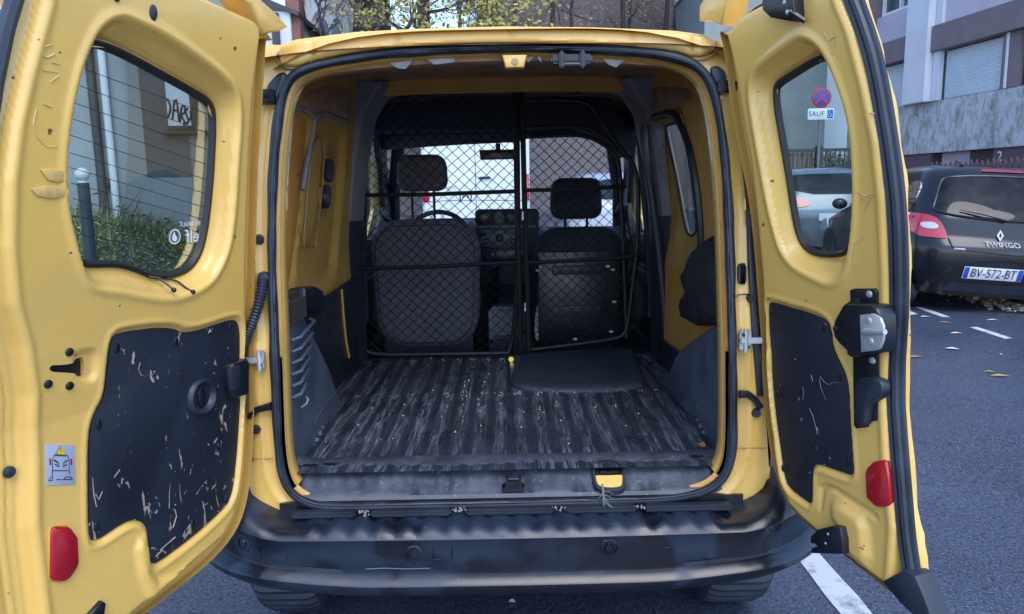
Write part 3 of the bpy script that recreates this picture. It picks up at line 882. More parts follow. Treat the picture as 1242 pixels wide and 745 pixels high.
# ---- large left door ----
L_out = [(0.040,1.758),(0.049,1.690),(0.061,1.611),(0.070,1.464),(0.073,1.324),(0.074,1.179),(0.065,1.028),(0.072,0.854),(0.100,0.684),(0.122,0.602),(0.152,0.552),(0.196,0.518),(0.289,0.503),(0.394,0.491),(0.475,0.477)]
L_out = L_out + [(.60, .455), (.76, .455), (.785, .475)] + [(0.750,1.126),(0.733,1.292),(0.709,1.454),(0.688,1.562),(0.659,1.658),(0.646,1.693)] + [(.70, 1.78), (.62, 1.80), (.30, 1.80), (.04, 1.78), (-.03, 1.74)]
L_skin = [(-0.008,1.767),(-0.002,1.622),(0.008,1.468),(0.008,1.322),(0.009,1.171),(0.013,0.833),(0.043,0.657),(0.068,0.573),(0.104,0.513),(0.161,0.475),(0.251,0.452),(0.358,0.444),(0.436,0.435)] + [(.60, .44), (.78, .44), (.795, .47), (.795, .9)] + [(0.671,1.402),(0.651,1.529),(0.620,1.643),(0.603,1.704)] + [(.70, 1.79), (.62, 1.81), (.30, 1.81), (.04, 1.79), (-.02, 1.75)]
L_rec = [(0.455,1.715),(0.408,1.709),(0.345,1.700),(0.252,1.671),(0.157,1.635),(0.119,1.603),(0.114,1.539),(0.123,1.443),(0.128,1.345),(0.142,1.247),(0.183,1.181),(0.231,1.157),(0.305,1.144),(0.387,1.160),(0.462,1.184),(0.519,1.196),(0.540,1.222),(0.557,1.279),(0.575,1.353),(0.578,1.424),(0.566,1.512),(0.546,1.587),(0.528,1.634),(0.500,1.685)]
L_gls = [(0.459,1.671),(0.397,1.661),(0.286,1.631),(0.190,1.604),(0.152,1.588),(0.138,1.561),(0.141,1.442),(0.154,1.317),(0.170,1.252),(0.188,1.220),(0.220,1.194),(0.283,1.185),(0.331,1.193),(0.376,1.214),(0.419,1.228),(0.487,1.233),(0.506,1.238)] + [(0.536,1.280),(0.556,1.352),(0.557,1.432),(0.544,1.517),(0.525,1.598),(0.507,1.642),(0.485,1.666)]
L_pan = [(0.477,1.083),(0.467,1.093),(0.450,1.094),(0.410,1.092),(0.362,1.088),(0.307,1.077),(0.287,1.063),(0.235,1.057),(0.180,1.062),(0.137,1.064),(0.106,1.063),(0.091,1.050),(0.083,1.010),(0.085,0.877),(0.114,0.734),(0.125,0.691),(0.141,0.632),(0.160,0.600),(0.195,0.584),(0.290,0.563),(0.411,0.550),(0.421,0.563),(0.421,0.608),(0.421,0.643),(0.434,0.667),(0.460,0.680),(0.485,0.682),(0.556,0.673),(0.564,0.691),(0.555,0.779),(0.544,0.869),(0.534,0.917),(0.515,0.945),(0.496,0.969),(0.488,1.027),(0.483,1.062)]
z_e = np.array([(0.684,0.767),(0.669,0.890),(0.661,1.014),(0.672,1.110),(0.691,1.188),(0.696,1.289),(0.689,1.401),(0.673,1.497),(0.650,1.580),(0.623,1.665),(0.610,1.707)])
def eL(z): 
    o = np.argsort(z_e[:, 1]); return np.interp(z, z_e[o, 1], z_e[o, 0])
L_bul = [([(0.441,0.457),(0.468,0.554),(0.471,0.617),(0.455,0.644),(0.433,0.637),(0.424,0.602),(0.425,0.551),(0.409,0.523),(0.354,0.515),(0.224,0.531),(0.259,0.522),(0.382,0.485)], .010, .02)]
LHP = [chaikin([(0.622,1.063),(0.591,1.056),(0.566,1.055),(0.553,1.062),(0.538,1.059),(0.539,1.016),(0.553,1.022),(0.566,1.033),(0.591,1.041),(0.622,1.050)], 1)]
def xL(P):
    b, _ = sdf(P, chaikin([(0.573,1.073),(0.556,1.079),(0.520,1.078),(0.509,1.059),(0.512,1.017),(0.529,1.002),(0.556,1.012),(0.570,1.026)], 2))
    return -.010 * (1 - ss(b, -.012, .0))
DL, LO, LR, LG, LP = door('rear_door', L_out, L_rec, L_gls, L_pan, mapL, eL, DL_ANG, -HXX, L_bul, LHP, 'wide left rear door with scratched black inner panel', L_skin, xL)

# ---- narrow right door ----
R_out = [(-0.038,1.770),(-0.017,1.693),(-0.005,1.630),(0.005,1.564),(0.017,1.497),(0.030,1.435),(0.039,1.336),(0.045,1.237),(0.048,1.135),(0.047,1.061),(0.042,0.921),(0.057,0.819),(0.070,0.759),(0.082,0.720),(0.091,0.664),(0.110,0.610),(0.151,0.558),(0.197,0.541),(0.243,0.531),(0.346,0.512),(0.459,0.498),(0.511,0.494),(0.534,0.500),(0.529,0.568),(0.502,0.649),(0.480,0.714),(0.460,0.836),(0.447,0.949),(0.460,1.125),(0.462,1.312),(0.451,1.446),(0.421,1.605),(0.391,1.687),(0.367,1.755)]
R_out = R_out + [(.36, 1.80), (.20, 1.80), (.02, 1.78), (-.05, 1.74)]
R_skin = [(-0.094,1.785),(-0.072,1.705),(-0.063,1.573),(-0.037,1.437),(-0.014,1.334),(-0.006,1.210),(-0.004,1.050),(-0.001,0.906),(0.018,0.802),(0.037,0.698),(0.060,0.633),(0.103,0.556),(0.172,0.520),(0.247,0.504),(0.378,0.481),(0.471,0.464),(0.504,0.471),(0.495,0.539),(0.484,0.622),(0.469,0.753),(0.448,0.843),(0.422,0.994),(0.417,1.115),(0.411,1.309),(0.399,1.449),(0.368,1.616),(0.334,1.702),(0.309,1.777)] + [(.36, 1.82), (.20, 1.82), (.02, 1.80), (-.02, 1.76)]
R_rec = [(0.234,1.695),(0.202,1.690),(0.160,1.678),(0.111,1.663),(0.073,1.648),(0.052,1.624),(0.049,1.587),(0.056,1.533),(0.076,1.423),(0.092,1.336),(0.112,1.261),(0.132,1.210),(0.162,1.184),(0.197,1.169),(0.242,1.156),(0.288,1.147),(0.324,1.175),(0.346,1.236),(0.360,1.325),(0.363,1.429),(0.356,1.506),(0.334,1.570),(0.310,1.624),(0.281,1.667)]
R_gls = [(0.216,1.654),(0.162,1.640),(0.099,1.623),(0.080,1.612),(0.076,1.595),(0.077,1.552),(0.100,1.424),(0.120,1.280),(0.132,1.244),(0.150,1.219),(0.182,1.204),(0.248,1.204)] + [(0.289,1.215),(0.315,1.250),(0.330,1.324),(0.335,1.429),(0.328,1.507),(0.306,1.574),(0.276,1.628),(0.248,1.657)]
R_pan = [(0.060,1.072),(0.074,1.078),(0.108,1.076),(0.144,1.073),(0.195,1.070),(0.257,1.063),(0.274,1.044),(0.278,0.996),(0.297,0.964),(0.317,0.935),(0.327,0.903),(0.332,0.859),(0.341,0.799),(0.350,0.747),(0.355,0.711),(0.343,0.706),(0.328,0.705),(0.292,0.702),(0.249,0.699),(0.233,0.692),(0.226,0.678),(0.227,0.642),(0.230,0.588),(0.211,0.589),(0.145,0.600),(0.128,0.625),(0.116,0.671),(0.084,0.786),(0.067,0.877),(0.056,0.979)]
z_r = np.array([(0.469,0.634),(0.441,0.774),(0.421,0.917),(0.432,1.066),(0.433,1.190),(0.430,1.343),(0.419,1.459),(0.394,1.575),(0.365,1.677),(0.333,1.747)])
def eR(z):
    o = np.argsort(z_r[:, 1]); return np.interp(z, z_r[o, 1], z_r[o, 0]) + .012
R_bul = [([(0.292,0.619),(0.306,0.642),(0.337,0.650),(0.400,0.640),(0.421,0.613),(0.435,0.542),(0.422,0.507),(0.386,0.505),(0.351,0.517),(0.343,0.548),(0.317,0.567),(0.295,0.583)], .014, .03), ([(0.252,0.650),(0.273,0.666),(0.305,0.670),(0.422,0.657),(0.441,0.645),(0.438,0.629),(0.420,0.632),(0.301,0.650),(0.280,0.640),(0.273,0.590),(0.257,0.580)], -.008, .012)]
RHP = [chaikin([(0.066,0.954),(0.092,0.959),(0.110,0.950),(0.112,0.903),(0.095,0.890),(0.069,0.889)], 1)]
def xR(P):
    b, _ = sdf(P, chaikin([(0.055,0.970),(0.108,0.971),(0.119,0.952),(0.118,0.904),(0.104,0.882),(0.060,0.876)], 2))
    return .005 * (1 - ss(b, -.004, .004))
DR, RO, RR_, RG, RP = door('rear_door', R_out, R_rec, R_gls, R_pan, mapR, eR, DR_ANG, HXX, R_bul, RHP, 'narrow right rear door with latch gear and red reflector', R_skin, xR)

# ---- inner trim panels with chips and scratches ----
def chips(lowbias, t1=.665, t2=.69):
    def f(nt, vec, cc, rr):
        tc = nt.nodes.new('ShaderNodeTexCoord')
        sx = nt.nodes.new('ShaderNodeSeparateXYZ'); nt.links.new(tc.outputs['Object'], sx.inputs[0])
        low = ramp(nt, sx.outputs[2], [(.45, .075), (.98, .0)])
        mp = nt.nodes.new('ShaderNodeMapping'); mp.inputs['Rotation'].default_value = (.0, -.45, 0); mp.inputs['Scale'].default_value = (3.2, 1, 1)
        nt.links.new(tc.outputs['Object'], mp.inputs[0])
        n1 = noise(nt, mp.outputs[0], 13, 4, .62, 1.1)
        ad = nt.nodes.new('ShaderNodeMath'); ad.operation = 'ADD'
        m_ = nt.nodes.new('ShaderNodeMath'); m_.operation = 'MULTIPLY'; m_.inputs[1].default_value = lowbias
        nt.links.new(low, m_.inputs[0]); nt.links.new(n1, ad.inputs[0]); nt.links.new(m_.outputs[0], ad.inputs[1])
        c = ramp(nt, ad.outputs[0], [(t1, 0.0), (t1 + .01, 1.0)])
        cc = mixc(nt, c, cc, (.34, .26, .20))
        n2 = noise(nt, vec, 48, 3, .6, .4)
        c2 = ramp(nt, n2, [(t2, 0.0), (t2 + .01, 1.0)])
        cc = mixc(nt, c2, cc, (.42, .38, .34))
        return cc, mixc(nt, c, rr, (.8, .8, .8))
    return f
M['scuffL'] = pmat('scratched_black_board', (.006, .010, .019), (.010, .016, .029), rough=.5, nscale=4, bump=.12, bscale=350, extra=chips(1.2, .67, .70))
M['scuffR'] = pmat('black_board', (.006, .010, .019), (.010, .016, .029), rough=.5, nscale=4, bump=.12, bscale=350, extra=chips(0, .72, .725))
def plate(P, mp, w0, w1, b, name, mat, parent, ch=0):
    return MB().pillow(chaikin(P, ch) if ch else P, mp, w0, w1, b).build(name, mat, parent)
TL = plate(offset(LP, -.001), mapL, -.012, -.005, .002, 'inner_panel', M['scuffL'], DL)
TR = plate(offset(RP, -.001), mapR, -.012, -.005, .002, 'inner_panel', M['scuffR'], DR)
def studs(pts, mp, w, r, name, mat, parent, h=.004, n=12, ry=None):
    for p in pts:
        MB().pillow(circ(p[0], p[1], r, ry or r, n), mp, w, w + h, r * .35).build(name, mat, parent)
studs([(0.465,1.062),(0.302,1.043),(0.121,1.045),(0.515,0.912),(0.546,0.704),(0.289,0.596),(0.171,0.609),(0.120,0.823)], mapL, -.006, .008, 'panel_clip', M['satin'], DL, .003, 10, .012)
studs([(0.069,1.051),(0.159,1.046),(0.255,1.037),(0.302,0.930),(0.091,0.837),(0.233,0.732),(0.336,0.736),(0.124,0.646)], mapR, -.006, .006, 'panel_clip', M['satin'], DR, .003, 10, .010)
# drawn scratches
scr = MB()
def scratch(P, mp, r=.0012, w=-.0045):
    P = np.array(P); 
    q = list(mp(P[:, 0], P[:, 1], np.full(len(P), w)))
    scr.tube(q, [r * random.uniform(.5, 1.3) for _ in q], 4)
for P in ([(0.405,1.018),(0.410,1.005),(0.403,0.990),(0.390,0.983),(0.385,0.991)], [(0.345,0.800),(0.346,0.773),(0.346,0.733),(0.353,0.696),(0.356,0.664)], [(0.325,0.803),(0.320,0.780),(0.322,0.744),(0.329,0.707),(0.336,0.686)], [(0.350,0.782),(0.341,0.799)], [(0.299,0.810),(0.286,0.832),(0.281,0.834)], [(0.454,0.941),(0.438,0.931),(0.429,0.920)], [(0.448,0.920),(0.438,0.902)], [(0.493,0.790),(0.477,0.802)], [(0.540,0.773),(0.534,0.759),(0.524,0.772)], [(0.271,0.663),(0.253,0.677),(0.235,0.686),(0.250,0.674)], [(0.393,0.579),(0.371,0.584),(0.347,0.589)], [(0.408,0.571),(0.386,0.576),(0.378,0.565)], [(0.165,0.718),(0.154,0.736),(0.165,0.692)], [(0.222,0.728),(0.209,0.740)], [(0.449,0.810),(0.431,0.811),(0.414,0.801)], [(0.543,0.809),(0.544,0.774),(0.541,0.746)], [(0.350,0.615),(0.337,0.637),(0.340,0.655)], [(0.307,0.759),(0.286,0.765)], [(0.309,0.678),(0.297,0.690)]):
    scratch(P, mapL, .0016)
scr.build('scratch', pmat('scratch_tan', (.42, .31, .22), (.3, .2, .15), rough=.8, nscale=30), DL, 0, 'stuff')
scr = MB()
for P in ([(0.298,0.915),(0.281,0.913),(0.266,0.903),(0.250,0.908),(0.238,0.917),(0.236,0.908),(0.243,0.888),(0.254,0.874),(0.260,0.864)], [(0.208,0.829),(0.220,0.814),(0.229,0.795),(0.239,0.773)], [(0.182,0.877),(0.186,0.861),(0.184,0.844)], [(0.167,0.847),(0.173,0.841)], [(0.106,0.984),(0.108,0.971)], [(0.208,0.914),(0.215,0.899)]):
    scratch(P, mapR, .0007)
scr  .build('scratch', M['sealant'], DR, 0, 'stuff')
# scraped pale marks where old stickers were peeled from the paint
scr = MB()
for P in ([(0.629,1.640),(0.608,1.649),(0.602,1.635),(0.621,1.627),(0.629,1.615),(0.611,1.613),(0.596,1.621)], [(0.628,1.605),(0.619,1.590),(0.591,1.591)], [(0.603,1.606),(0.587,1.605)], [(0.634,1.525),(0.641,1.499),(0.635,1.477),(0.617,1.461),(0.594,1.463)], [(0.621,1.534),(0.605,1.530)], [(0.607,1.572),(0.588,1.586)]):
    scratch(P, mapL, .0011, .001)
scr.build('glue_trace', pmat('pale_glue', (.68, .50, .22), (.6, .45, .2), rough=.5), DL, 0, 'stuff')
M['glue_brown'] = pmat('brown_glue', (.55, .35, .13), (.70, .44, .13), rough=.6, nscale=45, lo=.42, hi=.55)
plate([(0.631,1.421),(0.608,1.423),(0.579,1.419),(0.576,1.401),(0.596,1.398),(0.618,1.404)], mapL, -.004, .0035, .001, 'glue_stain', M['glue_brown'], DL)
plate([(0.650,1.387),(0.625,1.392),(0.576,1.388),(0.573,1.374),(0.613,1.370),(0.638,1.375)], mapL, -.004, .0035, .001, 'glue_stain', M['glue_brown'], DL)
scr = MB()
for P in ([(0.375,1.357),(0.396,1.346),(0.418,1.350),(0.400,1.329),(0.391,1.315)], [(0.383,1.343),(0.409,1.336)], [(0.346,1.236),(0.374,1.252),(0.393,1.265)], [(0.354,1.218),(0.365,1.244),(0.358,1.197)], [(0.335,1.198),(0.328,1.172)], [(0.302,1.689),(0.315,1.670),(0.334,1.676),(0.328,1.654)], [(0.296,1.663),(0.309,1.644),(0.327,1.644)], [(0.327,1.635),(0.339,1.616)], [(0.408,1.514),(0.429,1.510)]):
    scratch(P, mapR, .0010, .001)
scr.build('paint_scrape', pmat('pale_scrape', (.66, .52, .30), (.5, .35, .2), rough=.5), DR, 0, 'stuff')

# ---- left door fittings ----
hc = [(0.236,0.896)][0]
e = MB(); q = [circ(hc[0], hc[1], r, r * 1.0, 28) for r in (.046, .044, .038, .030, .026, .0)]
ws = [-.006, .010, .014, .008, -.002, -.004]
e.loft([mapL(np.array(c)[:, 0], np.array(c)[:, 1] * 1.0, np.full(28, w)) for c, w in zip(q[:5], ws[:5])], cap1=True)
e.build('pull_cup', M['plastic'], TL if False else DL, 50)
plate(circ(hc[0] + .002, hc[1], .013, .026, 18), mapL, -.004, .008, .004, 'cup_grip', M['satin'], DL)
pr = [(0.148,0.949),(0.139,0.957),(0.084,0.956),(0.078,0.944),(0.086,0.871),(0.093,0.864),(0.145,0.867),(0.153,0.880)]
plate(pr, mapL, -.006, .022, .007, 'latch_handle', M['satin'], DL)
pr = [(0.160,0.945),(0.151,0.949),(0.124,0.949),(0.119,0.939),(0.123,0.895),(0.133,0.889),(0.157,0.889),(0.162,0.897)]
plate(pr, mapL, .018, .026, .003, 'handle_pad', M['plastic'], DL)
studs([(0.580,1.079),(0.626,1.027),(0.581,1.012)], mapL, -.001, .0085, 'striker_bolt', M['satin'], DL, .006, 14)
hp_ = np.array(offset(LHP[0], .01))
MB().add(mapL(hp_[:, 0], hp_[:, 1], np.full(len(hp_), -.02)), [tuple(range(len(hp_)))]).build('lock_recess', M['satin'], DL, 0)
studs([(0.698,0.878)], mapL, -.022, .011, 'round_plug', M['rubber'], DL, .008, 16)
studs([(0.377,1.734)], mapL, -.001, .010, 'top_plug', M['rubber'], DL, .006, 16, .016)
studs([(0.465,1.741)], mapL, -.001, .006, 'top_plug', M['rubber'], DL, .006, 12)
RF = [(0.650,0.745),(0.648,0.750),(0.639,0.750),(0.616,0.739),(0.609,0.731),(0.598,0.707),(0.602,0.656),(0.607,0.648),(0.623,0.636),(0.632,0.634),(0.643,0.637),(0.659,0.648),(0.663,0.657)]
rf = plate(RF, mapL, -.003, .008, .004, 'red_reflector', M['red'], DL)
mb = MB(); a_ = offset(RF, .003); mb.loft([mapL(a_[:, 0], a_[:, 1], np.full(len(a_), -.002)), mapL(*np.array(RF).T, np.full(len(RF), .002))]); mb.build('reflector_rim', M['yellow_in'], DL)
# warning sticker
SK = [(0.638,0.913),(0.579,0.891),(0.587,0.812),(0.646,0.834)]
st_ = plate(SK, mapL, -.002, .0012, .0004, 'warning_sticker', pmat('sticker_grey', (.36, .40, .50), (.33, .37, .47), rough=.4), DL)
sk = np.array(SK)
def SKp(a, b):  # a,b in 0..1 from lower left
    return sk[3] * (1 - a) * (1 - b) + sk[2] * a * (1 - b) + sk[0] * (1 - a) * b + sk[1] * a * b
def skline(mb, pts, r=.0009): 
    q = np.array([SKp(*p) for p in pts]); mb.tube(list(mapL(q[:, 0], q[:, 1], np.full(len(q), .0014))), r, 4)
def skpoly(pts, name, mat, w=.0018):
    q = np.array([SKp(*p) for p in pts]); MB().add(mapL(q[:, 0], q[:, 1], np.full(len(q), w)), [tuple(range(len(q)))]).build(name, mat, DL, 0)
skpoly([(.32, .76), (.68, .76), (.5, .98)], 'warning_triangle', pmat('warning_yellow', (.85, .55, .02), rough=.4))
mb = MB(); skline(mb, [(.32, .76), (.68, .76), (.5, .98), (.32, .76)]); skline(mb, [(.5, .92), (.5, .83)], .0012); skline(mb, [(.5, .80), (.5, .79)], .0012)
skline(mb, [(.22, .36), (.20, .62), (.26, .73), (.74, .73), (.80, .62), (.78, .36), (.22, .36)]); skline(mb, [(.26, .62), (.40, .56), (.42, .46), (.30, .52)], .0014); skline(mb, [(.74, .62), (.60, .56), (.58, .46), (.70, .52)], .0014)
skline(mb, [(.2, .36), (.2, .28)]); skline(mb, [(.8, .36), (.8, .28)]); skline(mb, [(.07, .12), (.2, .26), (.2, .12), (.07, .12)]); skline(mb, [(.34, .14), (.5, .14)]); skline(mb, [(.56, .14), (.66, .20), (.84, .20), (.9, .14), (.56, .14)])
mb.build('sticker_drawing', M['black_print'], DL, 0)
skpoly([(.1, .5), (.16, .5), (.16, .66), (.1, .66)], 'red_mark', M['red']); skpoly([(.84, .5), (.9, .5), (.9, .66), (.84, .66)], 'red_mark', M['red'])
# little hooks of wire under the glass
for P in ([(0.342,1.197),(0.328,1.192),(0.320,1.176),(0.318,1.165)], [(0.289,1.187),(0.273,1.178),(0.263,1.161),(0.260,1.153)]):
    m = MB(); q = np.array(P); m.tube(list(mapL(q[:, 0], q[:, 1], np.array([-.045, -.03, -.012, .002]))), .0025, 6); m.ball(mapL(q[-1:, 0], q[-1:, 1], np.array([.002]))[0], .006, 8, 5); m.build('heater_terminal', M['satin'], DL)
# defroster lines across the glass
dl = MB()
ends = [(105,76,256,128),(98,94,259,152),(92,112,258,176),(90,132,257,196),(86,152,255,214),(85,172,254,232),(85,190,253,249),(86,208,250,265),(88,228,248,281),(90,246,244,298),(95,268,240,311),(100,290,234,324)]
LD = [(0.483,1.615),(0.140,1.559),(0.496,1.583),(0.138,1.515),(0.508,1.550),(0.140,1.477),(0.516,1.521),(0.142,1.442),(0.520,1.490),(0.144,1.407),(0.521,1.457),(0.146,1.374),(0.521,1.429),(0.151,1.342),(0.520,1.400),(0.156,1.313),(0.517,1.370),(0.164,1.282),(0.512,1.336),(0.171,1.252),(0.504,1.300),(0.182,1.225)]
for i in range(0, len(LD), 2):
    a, b = LD[i], LD[i + 1]
    q = np.array([a, b]); dl.tube(list(mapL(q[:, 0], q[:, 1], np.full(2, -.0585))), .0007, 4)
dl.build('heater_lines', M['satin'], DL, 0)
# mirrored lettering on the outside of the glass, read from inside
def glass_text(txt, c, size, sx=1.0, w=-.0578):
    V, F = text_mesh(txt, size)
    V = V * [sx, 1, 1]
    return MB().add(mapL(c[0] + V[:, 0], c[1] + V[:, 1], np.full(len(V), w)), F)
c0 = [(0.205,1.302),(0.197,1.276),(0.253,1.279)]
glass_text('RENAULT', c0[0] + np.array([0, .004]), .015).build('glass_lettering', M['white_print'], DL, 0)
glass_text('elf', c0[1], .044, 1.05).build('glass_lettering', M['white_print'], DL, 0)
m = MB(); q = np.array(circ(c0[2][0], c0[2][1], .0175, .0175, 24)); q2 = np.array(circ(c0[2][0], c0[2][1], .0145, .0145, 24))
m.loft([mapL(q[:, 0], q[:, 1], np.full(24, -.0578)), mapL(q2[:, 0], q2[:, 1], np.full(24, -.0578))])
fl = np.array([(0, -.012), (.008, -.006), (.007, .003), (.001, .013), (-.001, .004), (-.006, -.001), (-.006, -.008)]) + c0[2]
m.add(mapL(fl[:, 0], fl[:, 1], np.full(7, -.0578)), [tuple(range(7))]); m.build('flame_emblem', M['white_print'], DL, 0)
# black seal at the free edge and bottom drain cap
ed = [p for p in [(0.768,0.923),(0.745,1.124),(0.724,1.291),(0.700,1.455),(0.679,1.564),(0.656,1.654),(0.639,1.703)]]
ed = np.array(ed + [(ed[-1][0] - .02, 1.79)]); 
m = MB(); m.tube(list(mapL(ed[:, 0] + .012, ed[:, 1], np.full(len(ed), -.02))), .014, 8); m.build('edge_seal', M['rubber'], DL)
bc = [(0.595,0.541),(0.563,0.553),(0.556,0.544),(0.563,0.522),(0.583,0.512),(0.605,0.523)]
plate(bc, mapL, -.01, .012, .003, 'lower_catch', M['satin'], DL)
# top flange that laps over the roof edge
for par, mp, P in ((DL, mapL, [(0.136,1.826),(0.073,1.836),(0.005,1.814),(-0.056,1.789),(-0.023,1.773),(0.039,1.754),(0.059,1.773),(0.095,1.806)]), (DR, mapR, [(-0.078,1.866),(-0.125,1.837),(-0.130,1.801),(-0.087,1.796),(-0.038,1.772),(-0.017,1.809),(0.000,1.847)])):
    MB().pillow(P, mp, -.06, .006, .005).build('top_flange', M['yellow'], par)

# ---- right door fittings ----
plate([(0.348,1.141),(0.360,1.146),(0.416,1.153),(0.422,1.146),(0.421,1.111),(0.348,1.100)], mapR, -.004, .006, .002, 'latch_bracket', M['satin'], DR)
studs([(0.403,1.139),(0.405,0.993)], mapR, .005, .008, 'bracket_screw', M['steel'], DR, .005, 12)
plate([(0.332,1.105),(0.361,1.124),(0.377,1.130),(0.371,0.992),(0.355,0.992),(0.315,1.015),(0.301,1.028),(0.299,1.047),(0.305,1.067)], mapR, -.002, .012, .004, 'latch_cover', M['satin'], DR)
lb = [(0.364,1.104),(0.374,1.116),(0.441,1.124),(0.455,1.117),(0.463,1.101),(0.462,1.037),(0.456,1.024),(0.377,0.997),(0.366,1.002)]
plate(lb, mapR, -.002, .042, .007, 'latch_body', M['satin'], DR)
LPp2 = [(0.413,1.098),(0.450,1.107),(0.467,1.100),(0.474,1.084),(0.473,1.056),(0.464,1.036),(0.455,1.029),(0.413,1.017)]
plate(LPp2, mapR, .040, .046, .002, 'latch_plate', M['steel'], DR)
cc = [(0.429,1.065),(0.494,1.077)]
m = MB(); a3 = mapR(np.array([cc[0][0]]), np.array([cc[0][1]]), np.array([.05]))[0]; b3 = mapR(np.array([cc[1][0]]), np.array([cc[1][1]]), np.array([.062]))[0]
m.tube([a3, a3 * .7 + b3 * .3 + [0, .008, 0], b3], [.008, .008, .006], 10); m.build('latch_pin', M['steel'], DR)
studs([(0.438,1.090),(0.441,1.046)], mapR, .045, .008, 'latch_rivet', M['steel'], DR, .004, 14)
studs([(0.309,1.047)], mapR, .012, .007, 'latch_rivet', M['satin'], DR, .004, 14)
plate([(0.347,0.992),(0.419,1.014),(0.419,0.944),(0.421,0.862),(0.399,0.851),(0.395,0.839),(0.364,0.826),(0.356,0.831),(0.348,0.918)], mapR, -.004, .005, .003, 'lower_bracket', M['satin'], DR)
hd = chaikin([(0.371,0.933),(0.377,0.948),(0.403,0.959),(0.427,0.961),(0.444,0.953),(0.447,0.937),(0.440,0.921),(0.415,0.899),(0.407,0.884),(0.405,0.856),(0.398,0.844),(0.383,0.840),(0.375,0.847)], 1)
plate(hd, mapR, .0, .024, .006, 'release_lever', M['plastic'], DR)
# pocket in the panel with a small catch
hp_ = np.array(offset(RHP[0], .01))
MB().add(mapR(hp_[:, 0], hp_[:, 1], np.full(len(hp_), -.02)), [tuple(range(len(hp_)))]).build('lock_recess', M['satin'], DR, 0)
plate([(0.082,0.940),(0.101,0.942),(0.103,0.905),(0.084,0.905)], mapR, -.02, -.006, .002, 'recess_catch', M['plastic'], DR)
RF = [(0.398,0.734),(0.402,0.746),(0.415,0.763),(0.423,0.770),(0.447,0.782),(0.453,0.779),(0.460,0.753),(0.471,0.695),(0.467,0.685),(0.457,0.677),(0.437,0.669),(0.426,0.670),(0.407,0.678),(0.404,0.688)]
plate(RF, mapR, -.003, .008, .004, 'red_reflector', M['red'], DR)
# upper and lower catches
tcx = [(0.145,1.784),(0.157,1.799),(0.245,1.781),(0.247,1.734),(0.231,1.725),(0.169,1.746),(0.146,1.766)]
plate(tcx, mapR, -.002, .03, .005, 'upper_catch', M['satin'], DR)
studs([(0.220,1.766),(0.228,1.744)], mapR, .029, .0055, 'catch_rivet', M['steel'], DR, .003, 12)
m = MB(); q = [(0.235,1.745),(0.258,1.720)]; m.tube([mapR(np.array([a]), np.array([b]), np.array([w]))[0] for (a, b), w in zip(q, (.03, .01))], .006, 6); m.build('catch_spring', M['satin'], DR)
lcx = [(0.271,0.531),(0.291,0.557),(0.336,0.586),(0.361,0.593),(0.371,0.566),(0.373,0.533),(0.276,0.489),(0.275,0.502),(0.299,0.515),(0.288,0.518),(0.272,0.513)]
plate(lcx, mapR, -.0, .034, .004, 'lower_catch', M['satin'], DR)
studs([(0.327,0.562),(0.321,0.536)], mapR, .033, .0035, 'catch_rivet', M['steel'], DR, .002, 10)
# long double seal down the free edge
se = np.array([(0.534,0.493),(0.516,0.559),(0.498,0.626),(0.483,0.713),(0.461,0.835),(0.444,0.947),(0.456,1.069),(0.462,1.124),(0.464,1.311),(0.449,1.446),(0.421,1.606),(0.393,1.688),(0.363,1.760)])
se = np.array(chaikin([tuple(p) for p in se], 2, False))
m = MB(); m.tube(list(mapR(se[:, 0], se[:, 1], np.full(len(se), -.012))), .0095, 8)
m.tube(list(mapR(se[:, 0] - .013, se[:, 1], np.full(len(se), -.008))), .006, 6)
m.tube(list(mapR(se[:, 0] + .007, se[:, 1], np.full(len(se), -.022))), .008, 6); m.build('edge_seal', M['rubber'], DR)
capp = [(0.463,0.508),(0.497,0.543),(0.517,0.562),(0.545,0.562),(0.567,0.533),(0.590,0.494),(0.556,0.471),(0.514,0.482)]
plate(capp, mapR, -.04, .01, .006, 'corner_cap', M['plastic'], DR)


# ================= BULKHEAD CAGE AND CAB =================
def mapB(y0):
    return lambda u, v, w: np.stack([u, y0 - w, v], 1)
CY = 1.48
# curved perimeter tubes
lf = [(0.041,0.614),(-0.068,0.612),(-0.379,0.614),(-0.612,0.614),(-0.689,0.639),(-0.725,0.699),(-0.730,0.817),(-0.715,1.126),(-0.704,1.351),(-0.691,1.444),(-0.658,1.590),(-0.627,1.698),(-0.591,1.759),(-0.516,1.786),(-0.375,1.795),(-0.190,1.802),(0.031,1.802),(0.060,1.791)]
rf_ = [(0.088,0.625),(0.283,0.645),(0.517,0.672),(0.548,0.699),(0.563,0.746),(0.585,0.949),(0.603,1.102),(0.608,1.291),(0.600,1.433),(0.565,1.507),(0.494,1.582),(0.423,1.699),(0.371,1.757),(0.289,1.769),(0.104,1.769)]
cage = empty('bulkhead_cage', (0, 0, 0)); cage.parent = van
def tube3(P, y, r, name, mat='satin', n=8, ch=2, closed=False, par=None):
    P = chaikin(P, ch, closed) if ch else P
    m = MB(); m.tube([(p[0], y, p[1]) for p in P], r, n, closed); return m.build(name, M[mat], par or cage)
M['tube'] = pmat('black_lacquered_tube', (.004, .004, .006), (.008, .007, .010), rough=.45, rough2=.6, nscale=20)
tube3(lf, CY, .0125, 'frame_tube', 'tube', closed=True)
tube3(rf_, CY, .0105, 'frame_tube', 'tube')
tube3([(0.110,1.610),(0.326,1.617),(0.393,1.601),(0.464,1.560),(0.505,1.515),(0.520,1.464),(0.538,1.103),(0.556,0.675)], CY, .010, 'inner_tube', 'tube')
tube3([(0.106,1.650),(0.326,1.657),(0.400,1.638),(0.494,1.567),(0.558,1.507)], CY + .01, .010, 'inner_tube', 'tube')
